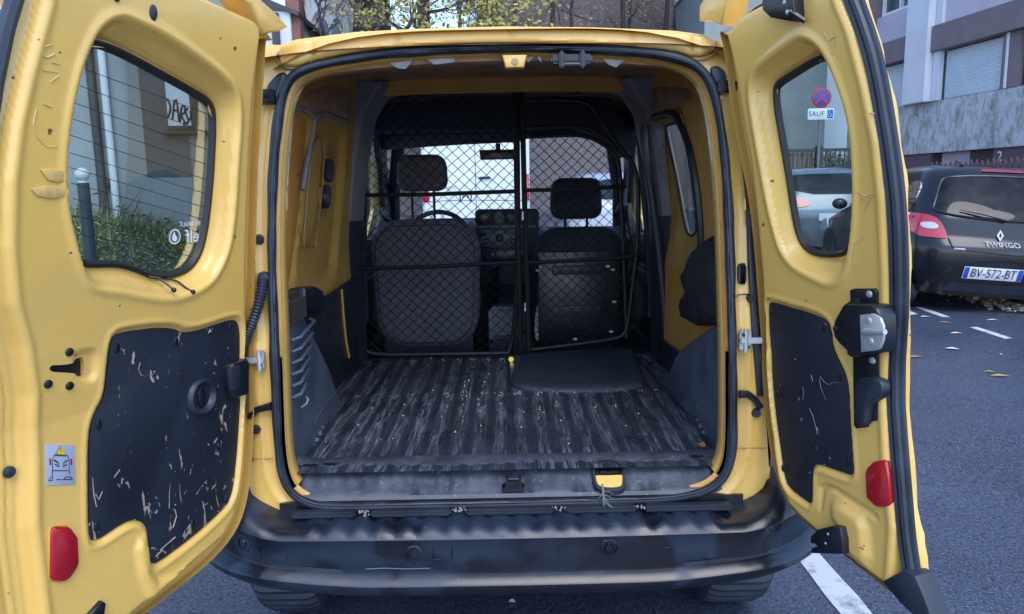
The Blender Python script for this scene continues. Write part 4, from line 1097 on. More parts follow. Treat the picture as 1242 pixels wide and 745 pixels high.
tube3([(0.050,1.820),(0.049,1.338),(0.057,0.613)], CY - .012, .0125, 'upright_tube', 'tube', ch=0)
tube3([(0.079,1.819),(0.083,1.338),(0.096,0.624)], CY - .012, .0125, 'upright_tube', 'tube', ch=0)
m = MB(); p = [(0.060,1.816)][0]; m.ball((p[0], 1.455, p[1]), .035, 14, 8, (1, .5, .8)); m.build('tube_clamp', M['satin'], cage)
for q in [(0.320,1.812),(-0.371,1.809)]: m = MB(); m.rbox(q[0] - .016, q[0] + .016, 1.44, 1.47, q[1] - .035, q[1] + .014, .006); m.ball((q[0], 1.438, q[1] - .0), .008, 8, 5); m.build('tube_clamp', M['satin'], cage)
for P, r in (([(-0.699,1.362),(-0.351,1.360),(0.061,1.368)], .0095), ([(-0.712,1.028),(-0.363,1.030),(0.056,1.045)], .0095), ([(0.083,1.371),(0.323,1.371),(0.548,1.382)], .009), ([(0.094,1.040),(0.322,1.048),(0.531,1.055),(0.618,1.073)], .009)):
    tube3(P, CY - .018, r, 'cross_tube', 'tube', ch=0)
hg = MB()
for q in [(0.074,1.256),(0.079,0.838)]: hg.rbox(q[0] - .003, q[0] + .003, 1.44, 1.46, q[1] - .02, q[1] + .02, .001)
hg.build('hinge_pin', M['steel'], cage)
# chain link mesh, clipped to each bay
def clip_line(p0, p1, poly):
    A = np.array(poly); B = np.roll(A, -1, 0); ts = [0, 1]
    d = np.array(p1) - p0
    for a, b in zip(A, B):
        e = b - a; den = d[0] * e[1] - d[1] * e[0]
        if abs(den) < 1e-9: continue
        t = ((a[0] - p0[0]) * e[1] - (a[1] - p0[1]) * e[0]) / den
        s = ((a[0] - p0[0]) * d[1] - (a[1] - p0[1]) * d[0]) / den
        if 0 <= s < 1 and 0 < t < 1: ts.append(t)
    ts.sort(); out = []
    for a, b in zip(ts[:-1], ts[1:]):
        mid = np.array(p0) + d * (a + b) / 2
        if sdf(mid[None], poly)[0][0] < 0: out.append((np.array(p0) + d * a, np.array(p0) + d * b))
    return out
def chain(poly, px, pz, y, r, sag=.004):
    A = np.array(poly); lo, hi = A.min(0), A.max(0); m = MB()
    H = hi[1] - lo[1]; dx = H * px / pz
    k = -int(dx / px) - 1
    while lo[0] + k * px < hi[0] + dx:
        x = lo[0] + k * px
        for s in (1, -1):
            p0 = (x, lo[1]) if s == 1 else (x, hi[1]); p1 = (x + dx, hi[1]) if s == 1 else (x + dx, lo[1])
            for a, b in clip_line(p0, p1, poly):
                L = np.linalg.norm(b - a); nn = max(2, int(L / (.5 * math.hypot(px, pz))) + 1)
                pts = [a + (b - a) * t for t in np.linspace(0, 1, nn)]
                m.tube([(q[0] + sag * math.sin(q[1] * 21 + q[0] * 5), y + (.0035 if i % 2 else -.0035) * s + .01 * math.sin(q[0] * 9) * math.sin(q[1] * 7), q[1] + sag * math.sin(q[0] * 17)) for i, q in enumerate(pts)], r, 4, cap=False)
        k += 1
    return m
chain(chaikin(lf, 2), .052, .048, CY + .004, .0017).build('wire_mesh', M['tube'], cage, 0, 'stuff')
rb = [(0.110,1.610),(0.326,1.617),(0.393,1.601),(0.464,1.560),(0.505,1.515),(0.520,1.464),(0.538,1.103),(0.556,0.675),(0.322,0.648),(0.096,0.628)]
chain(rb, .050, .047, CY + .004, .0017).build('wire_mesh', M['tube'], cage, 0, 'stuff')
m = MB(); 
for P in ([(-0.209,1.361),(-0.206,1.320),(-0.194,1.350),(-0.172,1.350),(-0.161,1.320),(-0.157,1.360)],): m.tube([(a, 1.44, b) for a, b in P], .0035, 6)
m.build('wire_hook', M['tube'], cage)
m = MB(); q = [(0.009,1.386)][0]; m.tube([(q[0], q[1] - .01, .61), (q[0], q[1] - .035, .612)], [.012, .012], 12); m.build('brass_bolt', pmat('brass', (.75, .55, .12), rough=.3, metal=1), cage)
m = MB()
for k in range(5):
    P = chaikin([(0.540,1.292),(0.571,1.158),(0.598,1.101),(0.565,0.986),(0.546,0.900)], 2, False)
    m.tube([(a + .012 * k * math.sin(i * .4 + k), 1.50 + .006 * k, b) for i, (a, b) in enumerate(P)], .0045, 6)
m.build('cable_bunch', M['tube'], cage)

# ---- seats ----
def seat(bx0, bx1, bz0, bz1, hx0, hx1, hz0, hz1, y, mat, label, rtop=.14):
    s = empty('front_seat'); s.parent = van; s['label'] = label
    P = np.array(rrect(bx0, bx1, bz0, bz1, rtop, 7))
    # narrower at the bottom
    t = (P[:, 1] - bz0) / (bz1 - bz0); cx = (bx0 + bx1) / 2
    P[:, 0] = cx + (P[:, 0] - cx) * (.92 + .08 * np.minimum(1, t * 1.6))
    mp = lambda u, v, w: np.stack([u, y + .16 * (v - bz1) * -.35 - w, v], 1)
    mb = MB(); rings = [(offset(P, -.03), -.16), (offset(P, -.006), -.13), (P, -.06), (P, -.02), (offset(P, -.012), .004), (offset(P, -.035), .014), (offset(P, -.07), .018)]
    mb.loft([mp(a[:, 0], a[:, 1], np.full(len(a), w)) for a, w in rings], cap1=True, cap0=True).build('backrest', mat, s, 60)
    seam = MB(); a = offset(P, -.03); seam.tube(list(mp(a[:, 0], a[:, 1], np.full(len(a), .014))), .0025, 5, closed=True); seam.build('backrest_piping', M['fabric_dark'], s)
    H = np.array(rrect(hx0, hx1, hz0, hz1, .055, 6))
    t = (H[:, 1] - hz0) / (hz1 - hz0); cx = (hx0 + hx1) / 2
    H[:, 0] = cx + (H[:, 0] - cx) * (1.0 - .07 * t)
    mh = lambda u, v, w: np.stack([u, y + .02 - w, v], 1)
    mb = MB(); rings = [(offset(H, -.03), -.11), (H, -.08), (H, -.02), (offset(H, -.008), .0), (offset(H, -.03), .012)]
    mb.loft([mh(a[:, 0], a[:, 1], np.full(len(a), w)) for a, w in rings], cap1=True, cap0=True).build('headrest', mat, s, 60)
    for dx in (-.055, .055):
        m = MB(); m.tube([(cx + dx, y + .06, bz1 - .04), (cx + dx, y + .06, hz0 + .03)], .0065, 8); m.build('headrest_post', M['satin'], s)
    m = MB(); m.rbox(bx0 + .02, bx1 - .02, y + .05, y + .62, .68, .84, .05); m.build('seat_cushion', mat, s)
    m = MB(); m.rbox(bx0 + .05, bx1 - .05, y + .05, y + .55, .45, .68, .01); m.build('seat_base', M['plastic'], s)
    return s, mp
d_, mpd = seat(-.69, -.135, .58, 1.238, -.545, -.290, 1.375, 1.555, 1.76, M['fabric'], 'driver seat with a grey fabric backrest', .16)
p_, mpp = seat(.145, .582, .62, 1.185, .218, .48, 1.225, 1.428, 1.74, M['fabric_dark'], 'passenger seat with a flat black plastic back', .11)
# passenger seat back board with bars and clips
m = MB(); m.pillow(rrect(.15, .56, .60, 1.07, .02), lambda u, v, w: np.stack([u, 1.715 - w, v], 1), 0, .012, .004); m.build('back_board', M['satin'], p_)
for z0, z1, x0, x1 in ((.955, 1.0, .22, .48), (.75, .80, .22, .46)):
    MB().pillow(rrect(x0, x1, z0, z1, .008), lambda u, v, w: np.stack([u, 1.703 - w, v], 1), 0, .008, .003).build('board_rib', M['plastic'], p_)
m = MB()
for q in [(0.149,0.980),(0.165,0.996),(0.495,0.994),(0.520,0.977),(0.141,0.656),(0.331,0.631),(0.513,0.666),(0.529,0.816)]: m.rbox(q[0] - .010, q[0] + .010, 1.690, 1.702, q[1] - .005, q[1] + .005, .002)
m.build('board_clip', M['white_print'], p_)
MB().tube([(x, 1.69, .66 + .03 * abs(t) ** 2) for t, x in ((t, .34 + .19 * t) for t in np.linspace(-1, 1, 12))], .003, 5).build('board_cord', M['plastic'], p_)

# ---- dashboard ----
ds = empty('dashboard'); ds.parent = van
L = []
for x in np.linspace(-.76, .76, 31):
    hump = math.exp(-((x + .02) / .20) ** 2) * .05 + math.exp(-((x + .38) / .2) ** 4) * .05
    L.append([(x, 3.0, .5), (x, 2.62, .5), (x, 2.60, .78), (x, 2.52, .95), (x, 2.50, 1.06 + hump * .5), (x, 2.58, 1.12 + hump), (x, 2.75, 1.14 + hump), (x, 3.10, 1.12)])
MB().loft(L, False).build('dash_body', M['plastic'], ds, 60)
M['dash_grey'] = pmat('dash_silver_grey', (.12, .14, .17), (.08, .09, .12), rough=.4)
CS = [(-0.184,1.253),(-0.165,1.267),(0.173,1.266),(0.192,1.246),(0.189,1.039),(0.157,0.819),(-0.151,0.815),(-0.180,1.046)]
mq = lambda u, v, w: np.stack([u, 2.45 - w, v], 1)
MB().pillow(CS, mq, 0, .03, .01).build('centre_console', M['plastic'], ds)
def dq(P, w0, w1, name, mat, ch=1, b=.003): return MB().pillow(chaikin(P, ch) if ch else P, mq, w0, w1, b).build(name, M[mat], ds)
dq([(-0.185,1.229),(-0.155,1.257),(-0.078,1.256),(-0.080,1.179),(-0.186,1.176)], .03, .036, 'air_outlet', 'satin'); dq([(-0.006,1.254),(0.057,1.253),(0.060,1.176),(-0.007,1.178)], .03, .036, 'air_outlet', 'satin')
dq([(-0.069,1.251),(-0.016,1.250),(-0.017,1.183),(-0.070,1.184)], .03, .038, 'display', 'dash_grey')
dq([(-0.186,1.171),(0.171,1.170),(0.171,1.155),(-0.187,1.157)], .03, .04, 'console_strip', 'dash_grey', 0)
dq([(-0.177,1.157),(-0.075,1.155),(-0.067,1.116),(-0.178,1.113)], .03, .035, 'radio', 'satin')
dq([(-0.159,1.089),(-0.120,1.122),(-0.061,1.145),(-0.022,1.144),(0.035,1.119),(0.083,1.084),(0.073,1.041),(-0.150,1.045)], .03, .036, 'heater_panel', 'dash_grey')
for q, r in (([(-0.043,1.098)][0], .024), ([(-0.120,1.080)][0], .018), ([(0.034,1.077)][0], .018)):
    MB().pillow(circ(q[0], q[1], r), mq, .035, .045, .006).build('knob', M['satin'], ds)
    MB().pillow(circ(q[0], q[1], r * .55), mq, .045, .052, .002).build('knob_cap', M['dash_grey'], ds)
dq([(-0.156,1.031),(0.150,1.030),(0.139,0.952),(-0.153,0.957)], .03, .036, 'cubby', 'satin'); q = [(-0.083,1.003)][0]; MB().ball((q[0], 2.405, q[1]), .010, 8, 6).build('lighter', M['steel'], ds)
gl = [(-0.072,0.926)][0]
MB().tube([(gl[0] - .02, 2.35, .74), (gl[0], 2.25, .86), (gl[0], 2.22, .93)], [.035, .018, .022], 10).ball((gl[0], 2.22, .95), .028, 10, 7).build('gear_lever', M['satin'], ds)
MB().rbox(-.10, .12, 1.75, 2.5, .45, .64, .02).rbox(-.085, .10, 1.9, 2.1, .64, .76, .01).build('floor_console', M['plastic'], ds)
MB().rbox(-.095, .07, 1.78, 1.8, .60, .77, .004).rbox(-.10, -.08, 1.77, 1.80, .60, .79, .003).rbox(-.10, .04, 1.77, 1.80, .775, .79, .003).build('console_box', M['dash_grey'], ds)
m = MB(); m.tube([(-.40 + .185 * math.cos(t), 2.36 - .08 * math.sin(t) * -1, 1.085 + .17 * math.sin(t)) for t in np.linspace(0, 2 * math.pi, 40)[:-1]], .015, 8, closed=True)
m.rbox(-.52, -.28, 2.36, 2.40, 1.05, 1.11, .02); m.build('steering_wheel', M['satin'], ds)
for P in ([(-0.698,1.260),(-0.677,1.223),(-0.640,1.213)], [(0.627,1.293),(0.618,1.251),(0.599,1.219)]): MB().tube([(a, 2.2, b) for a, b in P], [.004, .010, .016], 6).build('seat_belt_guide', M['satin'], ds)
m = MB(); m.pillow(chaikin([(.13, .62), (.14, .78), (.165, .80), (.17, .70), (.16, .60)], 1), lambda u, v, w: np.stack([u, 1.80 - w, v], 1), 0, .02, .006); m.build('paper_roll', M['white_print'], ds)

# ---- cab headliner, shelf, visors, mirror ----
ch_ = empty('cab_ceiling'); ch_.parent = van
sh = [(-0.730,1.693),(-0.668,1.701),(0.069,1.701),(0.385,1.717),(0.539,1.638),(0.650,1.541),(0.693,1.627),(0.560,1.842),(0.124,1.883),(-0.616,1.895),(-0.729,1.800)]
MB().pillow(sh, lambda u, v, w: np.stack([u, 2.1 - w, v], 1), -.3, 0, .01).build('overhead_shelf', M['dark_lin'], ch_)
vs_ = [(-0.739,1.620),(-0.473,1.635),(-0.255,1.645),(0.074,1.654),(0.132,1.672),(0.423,1.681),(0.553,1.646),(0.689,1.558),(0.786,1.580),(0.616,1.749),(0.423,1.775),(-0.685,1.770),(-0.761,1.677)]
MB().pillow(vs_, lambda u, v, w: np.stack([u, 2.5 - w, v], 1), -.05, 0, .01).build('sun_visor', M['visor'], ch_)
MB().rbox(-.80, .80, 2.45, 2.60, 1.70, 1.86, .02).build('front_header', M['dark_lin'], ch_)
mp_ = [(-0.151,1.605),(0.067,1.606),(0.066,1.550),(-0.143,1.549)]
MB().pillow(mp_, lambda u, v, w: np.stack([u, 2.4 - w, v], 1), -.03, 0, .005).build('rear_view_mirror', pmat('mirror_housing', (.09, .045, .03), (.14, .09, .06), rough=.25, nscale=30), ch_)
q = [(-0.041,1.641),(-0.042,1.604)]; MB().tube([(q[0][0], 2.42, q[0][1]), (q[1][0], 2.42, q[1][1])], .014, 8).build('mirror_stalk', pmat('red_brown', (.14, .03, .025), rough=.5), ch_)

# ---- cab sides: doors with windows, A posts ----
for sgn in (-1, 1):
    cdp = empty('cab_door'); cdp.parent = van
    mp = lambda u, v, w, s=sgn: np.stack([s * (.80 - .20 * np.maximum(0, v - 1.15) - w), u, v], 1)
    ow = [(1.62, .3), (3.2, .3), (3.2, 1.1), (2.55, 1.80), (1.62, 1.80)]
    wi = chaikin([(1.72, 1.12), (2.95, 1.10), (2.50, 1.66), (1.74, 1.70)], 1)
    sheet('door_inner', ow, [wi], .05, lambda P, sd: .02 * np.sin(P[:, 1] * 7), mp, M['plastic'], cdp, rim=.03)
    MB().add(mp(*np.array(offset(wi, .02)).T, np.full(len(wi), -.03)), [tuple(range(len(wi)))]).build('door_window', M['clear'], cdp, 0)
    MB().rbox(sgn * .80, sgn * .72, 1.7, 2.9, .85, .95, .02).build('armrest', M['plastic'], cdp) if sgn < 0 else MB().rbox(.72, .80, 1.7, 2.9, .85, .95, .02).build('armrest', M['plastic'], cdp)
    MB().tube([(sgn * .70, 1.56, 1.75), (sgn * .72, 1.58, 1.3), (sgn * .74, 1.60, .8)], [.05, .05, .05], 8).build('centre_post', M['dark_lin'], cdp)
    MB().tube([(sgn * .62, 2.55, 1.74), (sgn * .74, 3.0, 1.35), (sgn * .78, 3.25, 1.08)], [.04, .04, .04], 8).build('front_post', M['dark_lin'], cdp)
    MB().tube([(sgn * .66, 1.60, 1.5), (sgn * .69, 1.62, 1.0), (sgn * .69, 1.62, .75)], .012, 6).build('seat_belt', M['fabric_dark'], cdp)
wsV = [(-.66, 2.62, 1.78), (.66, 2.62, 1.78), (.80, 3.42, 1.08), (-.80, 3.42, 1.08)]
MB().add(wsV, [(0, 1, 2, 3)]).build('windscreen', M['wclear'], van, 0)
V, F = [], []
for i, z in enumerate((.58,)):
    V = [(-.80, 1.5, .50), (.80, 1.5, .50), (.80, 3.0, .50), (-.80, 3.0, .50)]
MB().add(V, [(0, 1, 2, 3)]).build('cab_floor', M['plastic'], van, 0)
MB().rbox(-.76, .76, 1.47, 1.50, .52, .60, .004).build('floor_edge', M['satin'], van)


# ================= VAN EXTERIOR: BUMPER, WHEELS, SHELL =================
def bumper_path(off, n=90):
    """plan view path of the rear bumper, offset outwards by off"""
    P = []
    hw, r = .80 + off, .24 + off * .5
    yb = .0 - off
    P.append((-hw, .62)); P.append((-hw, .45))
    for k in range(9): a = R(180 + 90 * k / 8); P.append((-hw + r + r * math.cos(a), yb + r + r * math.sin(a) * 1.0))
    for t in np.linspace(-.92, .92, 25): P.append((t * (hw - r), yb - .010 * (1 - t * t)))
    for k in range(9): a = R(270 + 90 * k / 8); P.append((hw - r + r * math.cos(a), yb + r + r * math.sin(a)))
    P.append((hw, .45)); P.append((hw, .62))
    return resample(P, n, False)
prof = [(-.03, .535), (-.028, .505), (.0, .498), (.045, .492), (.085, .486), (.102, .480), (.110, .468), (.104, .452), (.100, .42), (.100, .392), (.092, .374), (.094, .362), (.112, .350), (.118, .340), (.114, .322), (.092, .300), (.06, .286), (.0, .28)]
loops = []
N = 260
paths = [bumper_path(d, N) for d, z in prof]
for k, (d, z) in enumerate(prof):
    L = []
    for i in range(N):
        x, y = paths[k][i]
        zz = z
        ax = abs(x)
        up = float(ss(ax, .60, .80))
        # the corners of the bumper climb towards the body sides, the bottom edge rises too
        if k <= 7: zz += up * (.14 - .018 * k)
        if k >= 10: zz += .035 * float(ss(ax, .35, .85))
        if k in (7, 8, 9): zz += .03 * up
        # ribbed step
        if k in (3, 4) and ax < .56: zz += .010 * float(ss(abs(((x / .062 + .5) % 1) - .5), .15, .22))
        L.append((x, y, zz))
    loops.append(L)
def bump_extra(nt, vec, cc, rr):
    f = ramp(nt, noise(nt, vec, 4.2, 3, .45, .5), [(.46, 0.0), (.54, 1.0)])
    cc = mixc(nt, f, cc, (.014, .024, .045))
    rr = mixc(nt, f, (.22, .22, .22), (.42, .42, .42))
    s = ramp(nt, noise(nt, coords(nt, (1, 1, 6)), 24, 4, .7), [(.68, 0.0), (.72, 1.0)])
    return mixc(nt, s, cc, (.05, .06, .08)), rr
M['bumper'] = pmat('wet_bumper_plastic', (.003, .005, .011), (.006, .010, .018), rough=.2, nscale=6, bump=.12, bscale=300, extra=bump_extra)
bp = MB().loft([list(l) for l in loops], closed=False).build('rear_bumper', M['bumper'], van, 40)
def on_bumper(x, z, w):
    # front plane y at x for the middle band
    P = bumper_path(.100, 400)
    i = np.argmin(np.abs(P[:, 0] - x) + (P[:, 1] > .2) * 9)
    return np.array([x, P[i, 1] - w, z])
for q in [(-0.261,0.426),(0.255,0.434),(-0.721,0.450),(0.703,0.477)]:
    x, z = q
    m = MB()
    def ring(r, w): return [on_bumper(x + r * math.cos(a) * (1 if abs(x) < .6 else .75), z + r * math.sin(a), w) for a in np.linspace(0, 2 * math.pi, 25)[:-1]]
    m.loft([ring(.026, -.003), ring(.0245, .005), ring(.021, .006), ring(.019, .0), ring(.012, .002), ring(.009, .007)], cap1=True)
    m.build('parking_sensor', M['bumper'], bp, 40)
m = MB(); P = rrect(-.672, -.60, .405, .470, .01)
m.tube([on_bumper(x, z, .002) for x, z in P], .0022, 5, closed=True); m.build('tow_eye_cover', M['bumper'], bp)
m = MB(); m.tube([on_bumper(x, z, .003) for x, z in ((-.39, .385), (-.34, .387), (-.28, .384), (-.22, .385))], .0012, 4); m.build('white_scrape', pmat('white_scrape', (.14, .16, .20), rough=.7), bp)
m = MB()
m.tube([on_bumper(x, .43, .003) + np.array([0, 0, z]) for x, z in ((-.21, -.02), (-.21, .03), (-.16, .03), (-.16, -.02))], .0015, 4, closed=True); m.build('stamped_mark', M['satin'], bp)
# trim strips between sill and bumper with clip gaps
for x0, x1 in ((-.60, -.425), (-.385, -.165), (-.125, .115), (.145, .34), (.36, .60)):
    MB().rbox(x0, x1, -.05, -.018, .500, .518, .006).build('step_strip', M['plastic'], van)
m = MB(); m.box(-.64, .64, -.01, .03, .40, .530); m.build('sill_apron', M['satin'], van)
m = MB()
rnd = random.Random(3)
for x in (-.405, -.145, .13, .35):
    for k in range(10): 
        c = (x + rnd.uniform(-.02, .02), -.03 + rnd.uniform(-.012, .01), .505 + rnd.uniform(0, .01)); m.ball(c, rnd.uniform(.002, .005), 5, 3)
m.build('clip_dirt', M['sealant'], van, 0, 'stuff')
# yellow corners below the pillars run down behind the bumper
# tyres
def wheel(name, x, y, r=.315, wd=.195, gx=0):
    w = empty(name); w.parent = van
    L = []
    prof_ = [(-wd / 2 + .02, r * .62), (-wd / 2, r * .74), (-wd / 2 + .004, r * .90), (-wd / 2 + .02, r * .97), (-wd / 2 + .045, r), (wd / 2 - .045, r), (wd / 2 - .02, r * .97), (wd / 2 - .004, r * .90), (wd / 2, r * .74), (wd / 2 - .02, r * .62)]
    for k, (dx, rad) in enumerate(prof_):
        ring = []
        for a in range(144):
            rr_ = rad
            if 3 <= k <= 6 and a % 3 == 0: rr_ -= .010
            an = 2 * math.pi * a / 144
            ring.append((x + dx, y + rr_ * math.cos(an), r + rr_ * math.sin(an)))
        L.append(ring)
    MB().loft(L, True).build('tyre', M['rubber'], w, 30)
    MB().loft([[(x + dx, y + rr_ * math.cos(2 * math.pi * a / 32), r + rr_ * math.sin(2 * math.pi * a / 32)) for a in range(32)] for dx, rr_ in ((-wd / 2 + .02, r * .62), (-wd / 2 + .06, r * .55), (-wd / 2 + .07, .05))], True, cap1=True).build('rim', M['plastic'], w)
    return w
wheel('rear_wheel', -.70, .43, wd=.22); wheel('rear_wheel', .70, .43, wd=.22); wheel('front_wheel', -.78, 3.25); wheel('front_wheel', .78, 3.25)
MB().tube([(-.62, .43, .31), (.62, .43, .31)], .035, 10).build('rear_axle', M['satin'], van)
MB().box(-.54, .54, .10, 3.3, .32, .36).build('underbody', M['satin'], van)
MB().tube([(.3, .05, .26), (.3, .5, .26)], .025, 10).rbox(.12, .52, .4, .6, .22, .33, .03).build('exhaust', M['brown_in'], van)
# outside skin: sides, roof, bonnet
for sgn in (-1, 1):
    def mpS(u, v, w, s=sgn):
        tp = np.minimum(.17, np.maximum(0, .17 - .36 * np.maximum(u, 0)))
        return np.stack([s * (.885 - tp - (.10 + .12 * ss(u, .2, 1.0)) * np.maximum(0, v - 1.15) ** 1.3 + w), u, v], 1)
    oS = [(.02, .58), (.02, 1.2), (.12, 1.62), (.5, 1.74), (1.2, 1.80), (2.4, 1.82), (2.62, 1.80), (3.35, 1.12), (3.95, .98), (4.1, .75), (4.1, .33), (.25, .33), (.06, .5)]
    holes = [circ(.43, .31, .37, .37, 24), circ(3.25, .31, .37, .37, 24), chaikin([(1.72 + (.36 if sgn > 0 else 0), 1.12), (3.0, 1.10), (2.52, 1.66), (1.74 + (.36 if sgn > 0 else 0), 1.70)], 1)]
    if sgn > 0: holes.append([(.95, 1.10), (1.98, 1.10), (1.96, 1.72), (1.0, 1.70)])
    sheet('body_side', oS, holes, .04, 0.0, mpS, M['yellow'], van, rim=.02)
L = []
for y in np.linspace(.05, 2.62, 16):
    zz = min(1.895, 1.772 + .2 * (y - .0)) - (.10 * max(0, (y - 2.3) / .32) ** 2)
    hw_ = .60 + .16 * min(1, max(0, y - .05) / .6)
    L.append([(x, y, zz - .09 * abs(x / hw_) ** 4) for x in np.linspace(-hw_, hw_, 17)])
MB().loft(L, False).build('roof', M['yellow'], van, 60)
L = []
for y, z in ((3.38, 1.10), (3.7, 1.06), (3.95, .98), (4.08, .85), (4.12, .6), (4.1, .33)):
    L.append([(x, y - .10 * abs(x / .85) ** 3, z - .05 * abs(x / .85) ** 4) for x in np.linspace(-.86, .86, 13)])
MB().loft(L, False).build('bonnet', M['yellow'], van, 60)
# loose things in the cargo bay
def mat_thing():
    P = [tuple(p) for p in resample(chaikin([(-0.003,0.974),(0.022,0.882),(0.134,0.836),(0.260,0.821),(0.402,0.817),(0.512,0.846),(0.537,0.895),(0.570,1.205),(0.598,1.475),(0.588,1.532),(0.324,1.499),(0.087,1.447),(0.052,1.414),(0.031,1.249)], 1), 120)]
    def h(Q, sd):
        d = np.clip(-sd, 0, .02)
        w = .022 - .014 * (1 - np.sqrt(np.maximum(0, 1 - (1 - d / .02) ** 2)))
        w = w + .006 * np.sin(Q[:, 0] * 7) * np.sin(Q[:, 1] * 6)
        for xr in (.13, .43): w = w - .006 * np.exp(-((Q[:, 0] - xr - .06 * (Q[:, 1] - 1.1)) / .006) ** 2)
        w = w + .004 * ss(-sd, .03, .04)
        return w
    o = sheet('rubber_mat', P, [], .012, h, lambda u, v, w: np.stack([u, v, .598 + w], 1), M['mat'], None, rim=.016)
    return tag(o, 'thick black rubber mat lying on the cargo floor in front of the wire bulkhead', 'mat')
M['mat'] = pmat('blue_black_rubber', (.022, .031, .048), (.034, .046, .068), rough=.45, rough2=.6, nscale=5, stretch=(1, 3, 1), bump=.3, bscale=200)
mat_thing()
# dark cloth bundle above the right arch
def bundle():
    P = np.array(resample(chaikin([(0.445,1.217),(0.393,1.207),(0.352,1.179),(0.283,1.137),(0.208,1.088),(0.167,1.009),(0.179,0.963),(0.400,0.933),(0.550,0.900),(0.723,0.893),(0.779,0.921),(0.729,0.971),(0.654,0.997),(0.707,1.026),(0.723,1.069),(0.676,1.121),(0.595,1.168),(0.506,1.191)], 2), 90))
    c = P.mean(0); L = []
    for s, w in ((1, .0), (1.0, .018), (.92, .038), (.75, .052), (.5, .060), (.25, .064)):
        q = []
        for i, p in enumerate(P):
            r = c + (p - c) * (s + .012 * math.sin(i * .55 + s * 4))
            q.append((.672 - w - (.006 * math.sin(r[0] * 70 + 2.5 * math.sin(r[1] * 9)) + .004 * math.sin(r[1] * 60 + r[0] * 30)) * (s > .3), r[0], r[1]))
        L.append(q)
    o = MB().loft(L, True, cap0=True, cap1=True).build('cloth_bundle', pmat('black_cloth', (.007, .008, .011), (.015, .017, .022), rough=.75, nscale=12, bump=.6, bscale=60, bdist=.006), None, 80)
    tag(o, 'black cloth bundle stuffed against the right side wall above the wheel arch', 'cloth')
bundle()
# crumbs on the floor
rnd = random.Random(8)
m = MB()
for i in range(300):
    x = .034 + .068 * round((rnd.gauss(-.05, .30)) / .068) + rnd.gauss(0, .008); y = rnd.choice((rnd.uniform(.16, 1.44), rnd.gauss(.81, .04), rnd.gauss(1.36, .05), rnd.gauss(.62, .1)))
    if abs(x) > .58 or not .15 < y < 1.44: continue
    if .0 < x < .6 and .88 < y < 1.5: continue
    s = rnd.choice((.0012, .0018, .0025, .0035)) * (1 + (y > .9) * .3)
    a = rnd.uniform(0, 3)
    m.add([(x + s * math.cos(a + k * 1.57), y + s * 1.4 * math.sin(a + k * 1.57), .6035) for k in range(4)] + [(x, y, .6035 + s * 1.5)], [(0, 1, 4), (1, 2, 4), (2, 3, 4), (3, 0, 4)])
o = m.build('floor_debris', pmat('pale_crumbs', (.55, .55, .52), (.25, .22, .15), rough=.8, nscale=60), None, 0, 'stuff')
tag(o, 'pale crumbs and grit strewn over the cargo floor', 'debris')
for (x, y), l, a in zip([(0.566,0.164),(-0.492,1.760),(0.090,0.553)], ('crumpled dry leaf on the cargo floor beside the right wheel arch cover', None, None), (.4, 1, 2)):
    if not l: continue
    P = [(0, -.02), (.010, -.010), (.014, .004), (.006, .018), (0, .026), (-.007, .016), (-.014, .003), (-.008, -.012)]
    q = [(x + px * math.cos(a) - py * math.sin(a), y + px * math.sin(a) + py * math.cos(a), .610 + .008 * abs(px) / .014 + .004 * math.sin(py * 200)) for px, py in P]
    m = MB().add(q + [(x, y, .606)], [(i, (i + 1) % 8, 8) for i in range(8)])
    tag(m.build('dry_leaf', pmat('brown_leaf', (.28, .15, .06), (.18, .1, .05), rough=.8), None), l, 'leaf')
# weed sprig caught on the seal
m = MB()
q = [(0.251,0.541)][0]; rnd = random.Random(2)
for k in range(9):
    a = rnd.uniform(-2.8, .4); l_ = rnd.uniform(.012, .028)
    p0 = Vector((q[0] - .004, -.045, .562 - .004 * k)); p1 = p0 + Vector((math.cos(a) * l_ * .6, -.012, math.sin(a) * l_ * .5)); p2 = p1 + Vector((math.cos(a) * l_ * .5, .0, -.008))
    m.tube([p0, p1, p2], [.0016, .0013, .0006], 4)
m.tube([(q[0] - .004, -.035, .58), (q[0] - .003, -.05, .555), (q[0] - .002, -.05, .525)], .003, 5)
tag(m.build('weed_sprig', pmat('dull_green', (.10, .14, .12), (.2, .22, .18), rough=.7), None), 'small grey green sprig caught on the rubber seal below the latch pocket', 'sprig')


# ================= STREET =================
def plain(name, *a, **k):
    M[name] = pmat(name, *a, **k); return M[name]
def asphalt_extra(nt, vec, cc, rr):
    sp = ramp(nt, noise(nt, vec, 110, 2, .6), [(.56, 0.0), (.66, 1.0)])
    cc = mixc(nt, sp, cc, (.17, .185, .23))
    dk = ramp(nt, noise(nt, vec, 60, 3, .6), [(.38, 1.0), (.46, 0.0)])
    cc = mixc(nt, dk, cc, (.022, .023, .026))
    wet = ramp(nt, noise(nt, vec, .45, 4, .6, .4), [(.42, 0.0), (.62, 1.0)])
    return cc, mixc(nt, wet, (.40, .40, .40), (.20, .20, .20))
plain('asphalt', (.038, .050, .082), (.056, .072, .112), rough=.6, nscale=1.2, bump=.35, bscale=110, extra=asphalt_extra, bdist=.004)
xs = np.r_[-500, -120, -60, -30, np.linspace(-12, 12, 61), 30, 60, 120, 500]; ys_ = np.r_[-500, -60, -20, np.linspace(-6, 30, 73), 50, 90, 200]
V = [(x, y, gz(min(y, 40))) for y in ys_ for x in xs]; nx = len(xs)
F = [(i * nx + k, i * nx + k + 1, (i + 1) * nx + k + 1, (i + 1) * nx + k) for i in range(len(ys_) - 1) for k in range(nx - 1)]
mkmesh('road', V, F, M['asphalt'], None, 60)['kind'] = 'structure'
